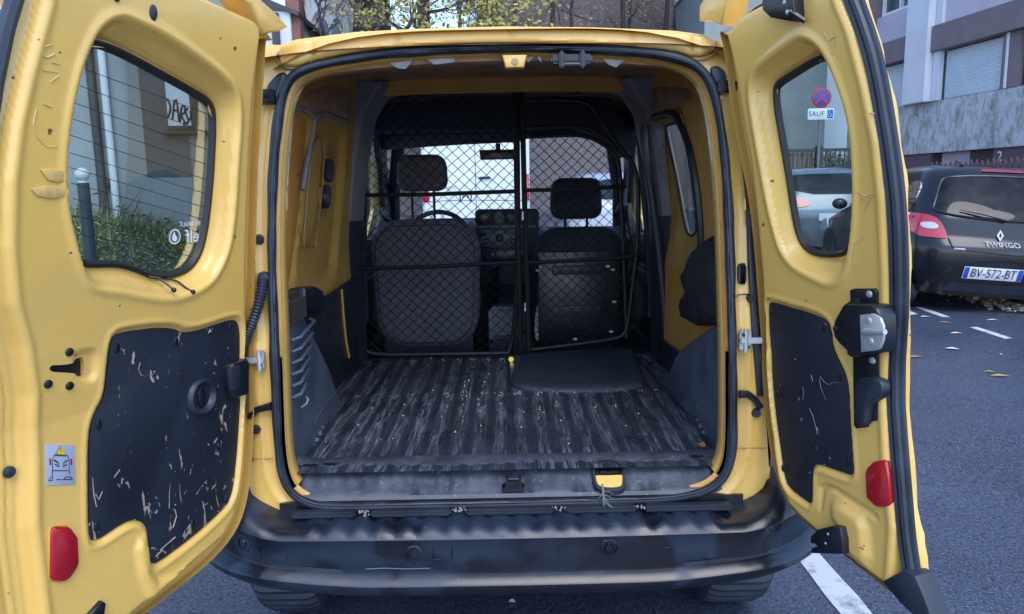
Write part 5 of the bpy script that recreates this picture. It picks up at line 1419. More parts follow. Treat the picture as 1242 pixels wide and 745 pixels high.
plain('road_paint', (.55, .57, .60), (.16, .17, .18), rough=.55, nscale=14, lo=.5, hi=.72, bump=.4, bscale=120)
def strip(name, P, mat, dz, kind='structure', label=None, cat=None):
    m = MB().add([(x, y, gz(y) + dz) for x, y in P], [tuple(range(len(P)))])
    o = m.build(name, mat, None, 0)
    if kind: o['kind'] = kind
    return o
L = []
for y in np.linspace(-3, 6, 60):
    w = .004 * math.sin(y * 13)
    L.append([(1.055 + w, y, gz(y) + .004), (1.155 - w, y, gz(y) + .004)])
MB().loft(L, False).build('road_marking', M['road_paint'], None, 0, 'structure')
for P in ([(4.112,5.440,0.133),(4.184,5.433,0.133),(4.177,4.928,0.118),(4.098,4.912,0.117)], [(4.077,4.473,0.104),(4.149,4.487,0.105),(4.168,4.034,0.091),(4.092,4.022,0.091)], [(3.910,5.326,0.130),(3.966,5.278,0.128),(3.954,5.089,0.123),(3.824,5.040,0.121)]):
    strip('road_marking', [p[:2] for p in P], M['road_paint'], .004)
# pavement on the right with kerb
plain('paving', (.16, .16, .17), (.11, .11, .12), rough=.6, nscale=2, bump=.3, bscale=60)
plain('kerb_stone', (.26, .26, .26), (.18, .18, .18), rough=.6, nscale=5, bump=.3, bscale=60)
L = []
for y in np.linspace(-4, 34, 60):
    L.append([(5.80, y, gz(y) + .0), (5.80, y, gz(y) + .12), (13.5, y, gz(y) + .14)])
MB().loft(L, False).build('pavement', M['paving'], None, 0, 'structure')
kb = empty('kerb', (5.65, 2, .05)); kb['kind'] = 'structure'
src = None
for i in range(26):
    y0 = -2 + i * 1.0
    if src is None:
        o = MB().rbox(-.0, .147, .004, .996, -.15, .125, .012).build('kerb_stone', M['kerb_stone'], kb); src = o
    else:
        o = src.copy(); col.objects.link(o); o.parent = kb
    o.location = (0, y0 - 2, gz(y0) - .05)
# left verge with weeds
plain('soil', (.05, .045, .03), (.03, .035, .02), rough=.9, nscale=4, bump=.6, bscale=30)
L = []
for y in np.linspace(2.6, 8.2, 20):
    L.append([(x, y, gz(y) + .10 + .16 * float(ss(y, 4.5, 8)) * float(ss(-x, 2.2, 4))) for x in np.linspace(-9, -2.3, 20)])
MB().loft(L, False).build('verge', M['soil'], None, 60, 'structure')
rnd = random.Random(11)
V, F = [], []
for i in range(26000):
    y = rnd.uniform(4.3, 7.9); x = rnd.uniform(-6.6, -2.5)
    base = gz(y) + .10 + .16 * float(ss(y, 4.5, 8)) * float(ss(-x, 2.2, 4))
    hmax = .25 + .85 * max(0, min(1, (-x - 3.2) / 1.9)) * max(.3, (y - 4) / 4) + (.25 if rnd.random() < .04 else 0)
    hh = hmax * rnd.uniform(.35, 1)
    a = rnd.uniform(0, 6.28); l = hh * rnd.uniform(.1, .7); w = rnd.uniform(.006, .016)
    dx, dy = math.cos(a), math.sin(a)
    n0 = len(V)
    V += [(x - dy * w, y + dx * w, base), (x + dy * w, y - dx * w, base), (x + dx * l * .35 + dy * w * .8, y + dy * l * .35 - dx * w * .8, base + hh * .6), (x + dx * l * .35 - dy * w * .8, y + dy * l * .35 + dx * w * .8, base + hh * .6), (x + dx * l, y + dy * l, base + hh * rnd.uniform(.7, 1))]
    F += [(n0, n0 + 1, n0 + 2, n0 + 3), (n0 + 3, n0 + 2, n0 + 4)]
plain('weed_green', (.10, .17, .05), (.34, .34, .17), rough=.6, nscale=2.5)
for i in range(1500):      # pale dry stems and broad leaves among the grass
    y = rnd.uniform(4.6, 7.9); x = rnd.uniform(-6.2, -2.7)
    base = gz(y) + .10 + .16 * float(ss(y, 4.5, 8)) * float(ss(-x, 2.2, 4))
    a = rnd.uniform(0, 6.28); hh = rnd.uniform(.3, 1.0) * (.5 + .5 * max(0, min(1, (-x - 3.2) / 1.9)))
    for k in range(3):
        b = a + k * 2.1; l = rnd.uniform(.05, .12); w = l * .35; z = base + hh * rnd.uniform(.3, 1); n0 = len(V)
        cx, cy = x + math.cos(b) * .04, y + math.sin(b) * .04
        V += [(cx, cy, z), (cx + math.cos(b) * l * .5 - math.sin(b) * w, cy + math.sin(b) * l * .5 + math.cos(b) * w, z + l * .3), (cx + math.cos(b) * l, cy + math.sin(b) * l, z + l * .1), (cx + math.cos(b) * l * .5 + math.sin(b) * w, cy + math.sin(b) * l * .5 - math.cos(b) * w, z + l * .3)]
        F.append((n0, n0 + 1, n0 + 2, n0 + 3))
o = mkmesh('weeds', V, F, M['weed_green'], None, 0, 'stuff'); tag(o, 'tall green weeds and grass growing along the foot of the grey wall', 'weeds')

# ---- apartment block on the right: own frame (s along the front, d out of it) ----
FA = R(96.84)
def mapA(u, v, w):
    u, v, w = np.broadcast_arrays(np.asarray(u, float), v, w)
    return np.stack([11.7 + math.cos(FA) * u - math.sin(FA) * w, 18.05 + math.sin(FA) * u + math.cos(FA) * w, v], -1)
MA = Matrix(((math.cos(FA), -math.sin(FA), 0, 11.7), (math.sin(FA), math.cos(FA), 0, 18.05), (0, 0, 1, 0), (0, 0, 0, 1)))
ab = empty('apartment_block', (0, 0, 0)); tag(ab, 'pale concrete apartment block with brown lintels and lowered roller shutters behind the black hatchback', 'building')
def bA(mb, s0, s1, d0, d1, z0, z1, b=.01): return mb.rbox(s0, s1, d0, d1, z0, z1, b, MA)
def stain_extra(nt, vec, cc, rr):
    g = ramp(nt, noise(nt, coords(nt, (1.6, 1.6, .8)), 2.4, 8, .8, .4), [(.46, 0.0), (.62, 1.0)])
    cc = mixc(nt, g, cc, (.20, .215, .19))
    k = ramp(nt, noise(nt, coords(nt, (1, 1, 1)), 26, 5, .8), [(.56, 0.0), (.66, 1.0)])
    m_ = nt.nodes.new('ShaderNodeMath'); m_.operation = 'MULTIPLY'; nt.links.new(g, m_.inputs[0]); nt.links.new(k, m_.inputs[1])
    return mixc(nt, m_.outputs[0], cc, (.10, .11, .10)), rr
plain('stained_concrete', (.50, .51, .56), (.43, .44, .49), rough=.8, nscale=1.2, bump=.2, bscale=30, extra=stain_extra)
plain('pale_concrete', (.64, .66, .72), (.55, .57, .63), rough=.75, nscale=.9, bump=.1, bscale=40)
plain('lavender_render', (.50, .46, .54), (.45, .41, .49), rough=.8, nscale=1.1, bump=.15, bscale=60)
plain('brown_render', (.20, .155, .175), (.165, .13, .145), rough=.8, nscale=2, bump=.2, bscale=60)
plain('plum_paint', (.12, .075, .095), (.10, .065, .08), rough=.7, nscale=1, bump=.1)
plain('beige_panel', (.36, .34, .32), (.30, .28, .27), rough=.7, nscale=1)
plain('shutter_white', (.66, .72, .80), (.58, .64, .72), rough=.5, nscale=1.5)
plain('dark_frame', (.03, .028, .03), (.05, .045, .05), rough=.5)
SB0, SB1 = -9.0, 4.6
m = MB(); bA(m, SB0, SB1, -3, -.25, .3, 12); m.build('core_wall', M['lavender_render'], ab)
for z0, z1 in ((2.19, 3.56),): bA(MB(), SB0, SB1, -.25, .06, z0, z1).build('spandrel_band', M['stained_concrete'], ab)
# windows bays: (s0, s1) with shutter
def bay(s0, s1, z0=3.58, z1=4.82, far=False):
    fr = MB(); bA(fr, s0 - .06, s0, -.25, -.02, z0, z1, .004); bA(fr, s1, s1 + .06, -.25, -.02, z0, z1, .004); bA(fr, s0 - .06, s1 + .06, -.25, .02, z0 - .05, z0, .004)
    f = fr.build('window_frame', M['dark_frame'], ab)
    m = MB(); n = int((z1 - z0) / .055)
    for k in range(n):
        za = z0 + (z1 - z0) * k / n; zb = z0 + (z1 - z0) * (k + 1) / n
        q = [mapA(s, z, w) for z, w in ((za, -.10), (za + .008, -.075), (zb - .014, -.070), (zb, -.095)) for s in (s0, s1)]
        m.add(q, [(0, 1, 3, 2), (2, 3, 5, 4), (4, 5, 7, 6)])
    m.build('roller_shutter', M['shutter_white'], f, 0, 'stuff')
for s0, s1 in ((-1.70, .34), (1.66, 3.2), (-4.6, -2.4)): bay(s0, s1)
bA(MB(), -5.5, .60, -.25, .22, 4.84, 5.50).build('brown_lintel', M['brown_render'], ab)
bA(MB(), 1.58, 3.35, -.25, .22, 4.84, 5.47).build('brown_lintel', M['brown_render'], ab)
bA(MB(), -2.30, -1.76, -.25, .08, 3.56, 4.84).build('brown_column', M['brown_render'], ab)
bA(MB(), -1.98, -1.90, .08, .11, 3.56, 4.84).build('column_strip', M['pale_concrete'], ab)
bA(MB(), .62, 1.54, -.25, .32, 3.56, 12).build('white_pillar', M['pale_concrete'], ab)
bA(MB(), .36, .60, -.25, .12, 3.56, 12).build('white_pier', M['pale_concrete'], ab)
bA(MB(), 3.35, 3.75, -.25, .20, 3.56, 12).build('brown_column', M['brown_render'], ab)
bA(MB(), 3.75, SB1, -.25, .10, 3.56, 12).build('end_wall', M['lavender_render'], ab)
bA(MB(), -9, -5.5, -.25, .10, 3.56, 12).build('end_wall', M['lavender_render'], ab)
bA(MB(), -5.5, .35, -.25, .03, 5.50, 6.7).build('upper_wall', M['lavender_render'], ab)
bA(MB(), 1.56, 3.35, -.25, .03, 5.47, 6.30).build('upper_wall', M['lavender_render'], ab)
# upper window, glazed
w_ = bA(MB(), 1.62, 3.30, -.25, -.08, 6.33, 6.40, .004); bA(w_, 1.62, 1.68, -.25, -.08, 6.4, 7.8, .004); bA(w_, 3.24, 3.30, -.25, -.08, 6.4, 7.8, .004); bA(w_, 2.42, 2.50, -.25, -.08, 6.4, 7.8, .004)
f = w_.build('window_frame', M['white_print'], ab)
bA(MB(), 1.66, 3.26, -.20, -.18, 6.4, 7.8, .002).build('window_pane', plain('pane_blue', (.10, .13, .17), (.05, .07, .09), rough=.1, nscale=.8), f)
# ground floor
bA(MB(), .58, SB1, -.25, .0, .3, 2.19).build('plum_wall', M['plum_paint'], ab)
bA(MB(), -.74, .50, -.6, -.45, .3, 2.19).build('garage_back_wall', M['beige_panel'], ab)
bA(MB(), .48, .58, -.6, -.0, .3, 2.19).build('garage_jamb', M['dark_frame'], ab)
bA(MB(), -1.64, -.74, -.35, -.1, .3, 2.19).build('dark_door', plain('dark_brown_door', (.06, .035, .035), (.045, .028, .03), rough=.6), ab)
bA(MB(), SB0, -1.64, -.25, .0, .3, 2.19).build('plum_wall', M['plum_paint'], ab)
V_, F_ = text_mesh('2', .34)
MB().add(mapA(-1.86 - V_[:, 0], 1.98 + V_[:, 1], np.full(len(V_), .006)), F_).build('house_number', M['white_print'], ab, 0)
# picket fence
pf = empty('picket_fence', (0, 0, 0)); tag(pf, 'low plum brown picket fence in front of the apartment block beside the house number', 'fence')
m = MB()
k = 0
s = -.75
while s > -7.5:
    t = .02 * math.sin(k * 1.7)
    q = [mapA(a, b, c) for c in (.96, 1.0) for a, b in ((s, .5), (s, 1.78 + t), (s - .055, 1.90 + t), (s - .11, 1.78 + t), (s - .11, .5))]
    m.add(q, [(0, 1, 2, 3, 4), (9, 8, 7, 6, 5), (0, 5, 6, 1), (1, 6, 7, 2), (2, 7, 8, 3), (3, 8, 9, 4)]); s -= .17; k += 1
m.build('pickets', M['plum_paint'], pf, 0, 'stuff')
m = MB(); bA(m, -7.5, -.75, .90, .96, 1.35, 1.43, .004); bA(m, -7.5, -.75, .90, .96, .75, .83, .004); m.build('fence_rail', M['plum_paint'], pf, kind='stuff')

# ---- plain gable, railing and hedge seen through the right door window ----
gb = empty('rendered_house', (0, 0, 0)); tag(gb, 'plain grey green rendered house wall behind the no stopping sign', 'building')
plain('greygreen_render', (.30, .33, .33), (.25, .28, .28), rough=.8, nscale=1.5, bump=.2, bscale=40)
MB().rbox(6.9, 11.2, 24.6, 29, .6, 8.5, .02).build('house_wall', M['greygreen_render'], gb)
MB().rbox(6.8, 11.3, 24.5, 29.1, 8.5, 8.75, .02).build('house_coping', M['stained_concrete'], gb)
rl = empty('metal_railing', (0, 0, 0)); tag(rl, 'dark railing of upright bars on a low wall beyond the silver car', 'fence')
MB().rbox(5.8, 8.55, 15.0, 15.05, 2.12, 2.19, .008).build('top_rail', M['dark_frame'], rl)
MB().rbox(5.8, 8.55, 15.0, 15.05, 1.42, 1.47, .008).build('bottom_rail', M['dark_frame'], rl)
brr = None
for i in range(26):
    x = 5.85 + i * .105
    if brr is None: brr = MB().rbox(-.016, .016, -.012, .012, 1.4, 2.14, .003).build('bar', M['dark_frame'], rl); o = brr
    else: o = brr.copy(); col.objects.link(o); o.parent = rl
    o.location = (x, 15.02, 0)
MB().rbox(6.98, 7.12, 14.96, 15.1, .5, 2.24, .01).build('post', M['dark_frame'], rl)
MB().rbox(5.8, 8.55, 14.95, 15.15, .4, 1.36, .01).build('low_wall', M['stained_concrete'], rl)
m = MB()
for i in range(9): m.rbox(6.28 + i * .075, 6.335 + i * .075, 15.09, 15.11, 1.5, 2.1, .002)
m.build('brown_slats', plain('brown_slat', (.30, .24, .20), (.2, .16, .14), rough=.7), rl, 0, 'stuff')

def leafball(name, blobs, n, mat, label, cat, size=.05, seed=1, group=None):
    rnd = random.Random(seed); V, F = [], []
    for cx, cy, cz, rx, ry, rz in blobs:
        for i in range(n):
            while True:
                p = [rnd.uniform(-1, 1) for _ in range(3)]
                if sum(c * c for c in p) < 1: break
            c = Vector((cx + p[0] * rx, cy + p[1] * ry, cz + p[2] * rz))
            u = Vector([rnd.gauss(0, 1) for _ in range(3)]).normalized(); v = u.orthogonal().normalized()
            s_ = size * rnd.uniform(.6, 1.3); n0 = len(V)
            V += [c - u * s_, c + v * s_ * .5, c + u * s_, c - v * s_ * .5]; F.append((n0, n0 + 1, n0 + 2, n0 + 3))
    o = mkmesh(name, V, F, mat, None, 0)
    return tag(o, label, cat, group)
plain('hedge_green', (.03, .06, .03), (.07, .11, .05), rough=.6, nscale=3)
leafball('hedge', [(7.6, 15.7, 1.55, .8, .4, .6), (8.0, 15.7, 1.4, .6, .4, .6)], 1800, M['hedge_green'], 'dark green hedge behind the metal railing', 'hedge', .05)

# ---- no stopping sign ----
sg = empty('no_stopping_sign', (6.03, 12.55, gz(12.5))); tag(sg, 'round blue and red no stopping sign over a small SAUF plate on a grey post', 'sign')
MB().tube([(0, .03, 0), (0, .03, 2.75)], .028, 12).build('post', plain('galvanised_post', (.20, .22, .23), (.14, .15, .16), rough=.45, metal=.5), sg)
zc_ = 3.02 - gz(12.5)
mS = lambda u, v, w: np.stack([u, -w, v], 1)
plain('sign_red', (.50, .02, .03), (.45, .02, .03), rough=.35); plain('sign_blue', (.02, .07, .42), (.02, .06, .38), rough=.35); plain('sign_white', (.65, .70, .74), (.6, .64, .7), rough=.4)
MB().pillow(circ(0, zc_, .185, n=40), mS, -.02, .002, .002, back=True).build('sign_disc', M['sign_red'], sg)
MB().pillow(circ(0, zc_, .145, n=40), mS, .002, .004, .0005).build('blue_field', M['sign_blue'], sg)
m = MB()
for a in (45, 135):
    c_, s_ = math.cos(R(a)), math.sin(R(a)); w_ = .017; l_ = .147
    m.add([(c_ * l_ - s_ * w_, -.0065, zc_ + s_ * l_ + c_ * w_), (-c_ * l_ - s_ * w_, -.0065, zc_ - s_ * l_ + c_ * w_), (-c_ * l_ + s_ * w_, -.0065, zc_ - s_ * l_ - c_ * w_), (c_ * l_ + s_ * w_, -.0065, zc_ + s_ * l_ - c_ * w_)], [(0, 1, 2, 3)])
    m.V = [(x, y - (.001 if a == 135 and i >= 4 else 0), z) for i, (x, y, z) in enumerate(m.V)]
m.build('red_cross', M['sign_red'], sg, 0, 'stuff')
zp = 2.715 - gz(12.5)
MB().pillow(rrect(-.25, .25, zp - .105, zp + .105, .03), mS, -.02, .002, .002, back=True).build('exception_plate', M['sign_white'], sg)
V_, F_ = text_mesh('SAUF', .135); MB().add([(v[0] - .085, -.0035, zp + v[1]) for v in V_], F_).build('plate_lettering', M['black_print'], sg, 0)
MB().pillow(rrect(.12, .23, zp - .08, zp + .08, .005), mS, .002, .0035, .0005).build('wheelchair_field', M['sign_blue'], sg)
m = MB(); m.tube([(.160, -.006, zp + .045), (.163, -.006, zp + .0), (.19, -.006, zp - .005), (.205, -.006, zp - .045)], .006, 4)
m.tube([(.165 + .026 * math.cos(a), -.006, zp - .03 + .026 * math.sin(a)) for a in np.linspace(2.2, 6.0, 12)], .005, 4); m.ball((.160, -.006, zp + .06), .009, 6, 4); m.build('wheelchair_symbol', M['white_print'], sg, 0, 'stuff')

# ---- left: grey house with painted panel, shuttered window, downpipes ----
lh = empty('grey_house', (0, 0, 0)); tag(lh, 'grey rendered house with dark painted panel and graffiti window left of the van', 'building')
plain('blue_grey_render', (.30, .33, .36), (.25, .28, .31), rough=.8, nscale=1.4, bump=.25, bscale=30)
plain('dark_grey_paint', (.095, .105, .125), (.08, .09, .11), rough=.7, nscale=1.5, bump=.2, bscale=30)
plain('olive_stone', (.24, .24, .20), (.19, .19, .16), rough=.8, nscale=2)
mY = lambda y0: (lambda u, v, w: np.stack([u, y0 - w, v], 1))
MB().rbox(-6.1, -3.5, 8.0, 8.7, .1, 9, .02).build('house_wall', M['blue_grey_render'], lh)
pp = [(-4.706,3.072),(-4.811,1.632)]; pr_ = [(-4.140,1.620)][0]
MB().rbox(pp[0][0], pr_[0] + .02, 7.985, 8.01, pp[1][1], 6.5, .004).build('dark_panel', M['dark_grey_paint'], lh)
MB().rbox(pr_[0] + .02, -3.48, 7.975, 8.02, .2, 9, .01).build('corner_stone', M['olive_stone'], lh)
wq = [(-4.361,2.913),(-4.063,2.286)]
(x0, z1), (x1, z0) = wq
wf = MB().rbox(x0, x1 + .04, 7.93, 7.99, z0 - .06, z0 - .01, .006).rbox(x0 - .06, x1 + .30, 7.90, 7.97, z0 - .12, z0 - .07, .006).rbox(x1, x1 + .10, 7.95, 7.99, z0, z0 + 1.2, .004).build('window_frame', M['dark_frame'], lh)
MB().rbox(x0, x1, 7.95, 7.975, z0 - .01, z0 + 1.2, .003).build('window_shutter', M['shutter_white'], wf)
gr = MB()
def gpt(px): return px
for P in ([(-4.349,2.617),(-4.321,2.575),(-4.307,2.502),(-4.335,2.420),(-4.360,2.379)], [(-4.298,2.357),(-4.256,2.594),(-4.222,2.614),(-4.217,2.428),(-4.215,2.335)], [(-4.277,2.471),(-4.214,2.470)], [(-4.205,2.325),(-4.166,2.531),(-4.124,2.530),(-4.132,2.437),(-4.186,2.418),(-4.141,2.323),(-4.169,2.251)], [(-4.084,2.499),(-4.118,2.468),(-4.114,2.396),(-4.086,2.354),(-4.112,2.292),(-4.131,2.323)], [(-4.066,2.457),(-4.048,2.415),(-4.076,2.343)]):
    gr.tube([(a, 7.945, b) for a, b in chaikin(P, 1, False)], .013, 4)
gr.build('graffiti_tag', M['black_print'], lh, 0, 'stuff')
for px_, r, mt in ((-5.28, .055, 'dark_frame'), (-5.12, .045, 'pale_concrete')):
    MB().tube([(px_, 7.92, .4), (px_, 7.92, 9)], r, 10).build('downpipe', M[mt], lh)
for i, x in enumerate((-5.95, -5.82, -5.70)): MB().tube([(x, 7.6, .3), (x, 7.6, 2.2 - .1 * i)], .018, 6).build('thin_pipe', M['pale_concrete'], lh)
m = MB(); q = [(-5.213,1.563)][0]; m.ball((q[0], 7.95, q[1]), .05, 8, 6, (.6, .6, 1.6)); m.build('tap_cover', M['dark_frame'], lh)
# bollard
bo = empty('bollard', (-3.33, 4.0, gz(4))); tag(bo, 'dark green street bollard with a white ball top beside the weeds', 'bollard')
plain('bollard_green', (.018, .035, .045), (.012, .025, .035), rough=.4, nscale=10)
MB().tube([(0, 0, 0), (0, 0, 1.40)], .045, 20).tube([(0, 0, .0), (0, 0, .12)], .055, 20).build('shaft', M['bollard_green'], bo)
MB().ball((0, 0, 1.465), .053, 20, 14).tube([(0, 0, 1.39), (0, 0, 1.415)], .036, 20).build('ball_top', plain('aged_white', (.62, .68, .68), (.5, .56, .56), rough=.4, nscale=12), bo)

# ---- houses ahead, seen over the roof ----
def house(name, label, x0, x1, y0, y1, z1, mat, cat='building'):
    e = empty(name, (0, 0, 0)); tag(e, label, cat)
    MB().rbox(x0, x1, y0, y1, .5, z1, .02).build('wall', mat, e); return e
sh_ = house('grey_shed', 'grey building end with dark gutter beyond the left door', -7.4, -5.85, 19.5, 23, 6.35, M['pale_concrete'])
m = MB(); m.add([(-7.5, 19.4, 7.0), (-5.6, 19.4, 6.2), (-5.6, 23, 6.2), (-7.5, 23, 7.0), (-7.5, 19.4, 7.12), (-5.6, 19.4, 6.32), (-5.6, 23, 6.32), (-7.5, 23, 7.12)], [(0, 1, 2, 3), (4, 5, 6, 7), (0, 1, 5, 4), (1, 2, 6, 5), (3, 0, 4, 7)]); m.build('roof', M['dark_frame'], sh_, 0)
MB().rbox(-6.35, -6.15, 19.38, 19.48, 1, 6.3, .01).build('downpipe', M['dark_frame'], sh_)
plain('red_brick', (.26, .11, .09), (.18, .08, .07), rough=.8, nscale=18, bump=.3, bscale=40)
c_ = MB().rbox(-6.0, -5.62, 19.6, 20.0, .5, 9, .01).build('brick_pier', M['red_brick'], None); tag(c_, 'narrow red brick pier between the grey building and the chapel', 'pier')
plain('chapel_stone', (.66, .65, .64), (.54, .53, .52), rough=.8, nscale=3, bump=.4, bscale=25)
chp = house('chapel', 'white stone chapel with a pair of pointed arched windows behind the roof of the van', -6.6, -4.6, 24, 30, 11, M['chapel_stone'])
MB().rbox(-7.0, -6.62, 23.8, 24.4, .5, 11, .03).build('buttress', M['chapel_stone'], chp)
def arch_poly(cx, hw, z0, zs, zt):
    L_ = [(cx - hw, z0)] + [(cx - hw + hw * (1 - math.cos(t)), zs + (zt - zs) * math.sin(t)) for t in np.linspace(0, math.pi / 2, 6)]
    return L_ + [(2 * cx - a, b) for a, b in L_[::-1]]
for cx in [(-5.995,6.952),(-5.528,6.945)]:
    P = arch_poly(cx[0], .20, 5.4, 6.75, 7.15)
    f = MB().pillow([tuple(p) for p in offset(P, .05)], mY(24), -.01, .06, .01).build('window_surround', M['pale_concrete'], chp)
    MB().pillow(P, mY(23.94), 0, .012, .003).build('window_pane', M['pane_blue'], f)
cx = [(-5.761,6.948)][0][0]
a_ = [(cx + .62 * math.cos(t), 23.92, 6.9 + .62 * math.sin(t)) for t in np.linspace(0, math.pi, 14)]
MB().tube([(cx + .62, 23.92, 5.4)] + a_ + [(cx - .62, 23.92, 5.4)], .05, 6).build('hood_mould', M['chapel_stone'], chp)
for k in range(16):
    for j in range(5):
        if random.random() < .55:
            zz = 5.0 + k * .27; x0 = -6.55 + j * .40 + (k % 2) * .2
            if abs(x0 + .2 - cx) < .75: continue
            MB().rbox(x0, x0 + .37, 23.985, 24.01, zz, zz + .24, .01).build('stone', M['chapel_stone'] if (k + j) % 3 else M['stained_concrete'], chp)
plain('purple_brick', (.20, .15, .165), (.13, .10, .115), rough=.85, nscale=14, bump=.3, bscale=30)
bh = house('brick_building', 'tall plum brick building half hidden by bare trees over the van roof', -1.2, 8.3, 34, 40, 17, M['purple_brick'])
for i in range(0):
    for j in range(3):
        x = -.4 + i * 1.5; z = 3.0 + j * 3.2
        f = MB().rbox(x, x + .8, 33.95, 34.02, z, z + 1.5, .01).build('window_frame', M['stained_concrete'], bh)
        MB().rbox(x + .06, x + .74, 33.93, 33.96, z + .06, z + 1.44, .004).build('window_pane', M['pane_blue'], f)
plain('far_white', (.74, .78, .84), (.66, .70, .76), rough=.8, nscale=1)
fh = house('white_building', 'far white apartment building with small square windows to the right over the roof', 8.9, 16, 27, 40, 15, M['far_white'])
for i in range(5):
    for j in range(4):
        y = 28 + i * 2.4; z = 3.6 + j * 2.3
        f = MB().rbox(8.86, 8.95, y, y + 1.1, z, z + 1.3, .005).build('window_frame', M['pale_concrete'], fh)
        MB().rbox(8.84, 8.87, y + .08, y + 1.02, z + .08, z + 1.22, .003).build('window_pane', M['pane_blue'], f)
MB().rbox(8.5, 8.9, 27.2, 30, 5.55, 5.65, .01).build('balcony_slab', M['pale_concrete'], fh)
m = MB()
for k in range(14): m.rbox(8.5, 8.53, 27.2 + k * .2, 27.23 + k * .2, 5.65, 6.5, .002)
m.rbox(8.48, 8.55, 27.2, 30, 6.5, 6.56, .004); m.build('balcony_railing', M['dark_frame'], fh, 0, 'stuff')
# wall behind, visible through the windscreen
gw = house('garden_wall', 'long rough stone garden wall across the end of the street', -5.6, 8.2, 22.5, 23, 4.2, plain('rough_wall', (.22, .19, .19), (.13, .11, .115), rough=.9, nscale=22, bump=.6, bscale=30, lo=.42, hi=.6), 'wall')

# ---- trees ----
plain('bark', (.040, .036, .034), (.022, .020, .020), rough=.9, nscale=12, bump=.8, bscale=25, bdist=.02)
plain('twig', (.12, .095, .085), (.20, .17, .16), rough=.8, nscale=3)
plain('leaf_yellow', (.45, .36, .07), (.24, .26, .07), rough=.6, nscale=1.5)
def tree(x, y, h, r, seed, label, lean_=0, twigs=5, leaves=0, zlo=3.5, zhi=9, spread=1.0, name='bare_tree'):
    rnd = random.Random(seed)
    e = empty(name, (x, y, gz(min(y, 40)))); tag(e, label, 'tree', 'bare autumn trees behind the parked cars')
    tk = MB(); tw = MB(); ends = []
    P = [Vector((lean_ * t * h + .12 * math.sin(t * 5 + seed), .1 * math.sin(t * 4), t * h)) for t in np.linspace(0, 1, 12)]
    tk.tube(P, [r * (1 - .75 * t) for t in np.linspace(0, 1, 12)], 10)
    def br(p, d, l, rad, lev):
        n = 4; Q = [p]; dd = d.copy()
        for i in range(n):
            dd = (dd + Vector([rnd.uniform(-.28, .28) for _ in range(3)]) + Vector((0, 0, .03))).normalized()
            Q.append(Q[-1] + dd * l / n)
        (tk if lev < 1 else tw).tube(Q, [rad * (1 - .6 * i / n) for i in range(n + 1)], 5 if lev < 1 else 3, cap=False)
        if lev >= 3: ends.append(Q[-1]); return
        for i in range(twigs if lev else twigs + 1):
            q = Q[rnd.randint(1, n)]
            nd = (dd + Vector([rnd.uniform(-1, 1) * spread for _ in range(3)])).normalized()
            br(q, nd, l * rnd.uniform(.45, .75), rad * .45, lev + 1)
    for k in range(11):
        t = rnd.uniform(.28, 1); i = int(t * 11)
        a = rnd.uniform(0, 6.28)
        br(P[i], Vector((math.cos(a), math.sin(a), rnd.uniform(.1, .9))).normalized(), h * rnd.uniform(.14, .26), r * .30 * (1.2 - t), 0)
    tk.build('trunk', M['bark'], e, 60); tw.build('crown', M['twig'], e, 0)
    if leaves:
        V, F = [], []
        for i in range(leaves):
            c = rnd.choice(ends) + Vector([rnd.gauss(0, .12) for _ in range(3)])
            u = Vector([rnd.gauss(0, 1) for _ in range(3)]).normalized(); v = u.orthogonal().normalized(); s_ = rnd.uniform(.04, .09); n0 = len(V)
            V += [c - u * s_, c + v * s_ * .7, c + u * s_, c - v * s_ * .7]; F.append((n0, n0 + 1, n0 + 2, n0 + 3))
        mkmesh('leaves', V, F, M['leaf_yellow'], e, 0, 'stuff')
    return e
tree(-4.15, 23.2, 13, .95, 3, 'thick dark trunked tree with bare twigs just right of the chapel windows', 0.0, 5, 0)
tree(-2.35, 21.0, 11, .32, 8, 'leaning tree with yellow leaves beside the thick trunk', .02, 5, 3500)
tree(-.4, 20.0, 9.5, .13, 12, 'slender tree keeping its last yellow green leaves over the middle of the van roof', .0, 6, 3200)
tree(1.7, 25.0, 11, .16, 21, 'bare grey twigged tree in front of the plum brick building', .02, 6, 0)
tree(4.2, 24.0, 11, .15, 33, 'bare tree with reddish twigs on the right over the van roof', -.01, 6, 0)
tree(6.2, 27.0, 12, .15, 41, 'bare tree beside the far white building', -.01, 6, 120)
for k_, (tx, ty) in enumerate(((-1.6, 28), (.6, 29), (2.9, 30), (5.3, 31), (7.4, 32))):
    tree(tx, ty, 12 + k_ % 3, .14, 70 + k_, ['thin bare tree in the back row, leftmost over the van roof', 'thin bare tree in the back row, second from the left over the roof', 'thin bare tree in the back row, middle one against the plum bricks', 'thin bare tree in the back row, second from the white building', 'thin bare tree in the back row, nearest the far white building'][k_], 0, 6, 700)
tree(-10.5, 12.0, 7, .12, 51, 'small bare tree against the sky at the left edge', 0, 5, 200)
tree(-14.5, 22, 13, .25, 61, 'bare street tree far behind the left door', 0, 5, 300)


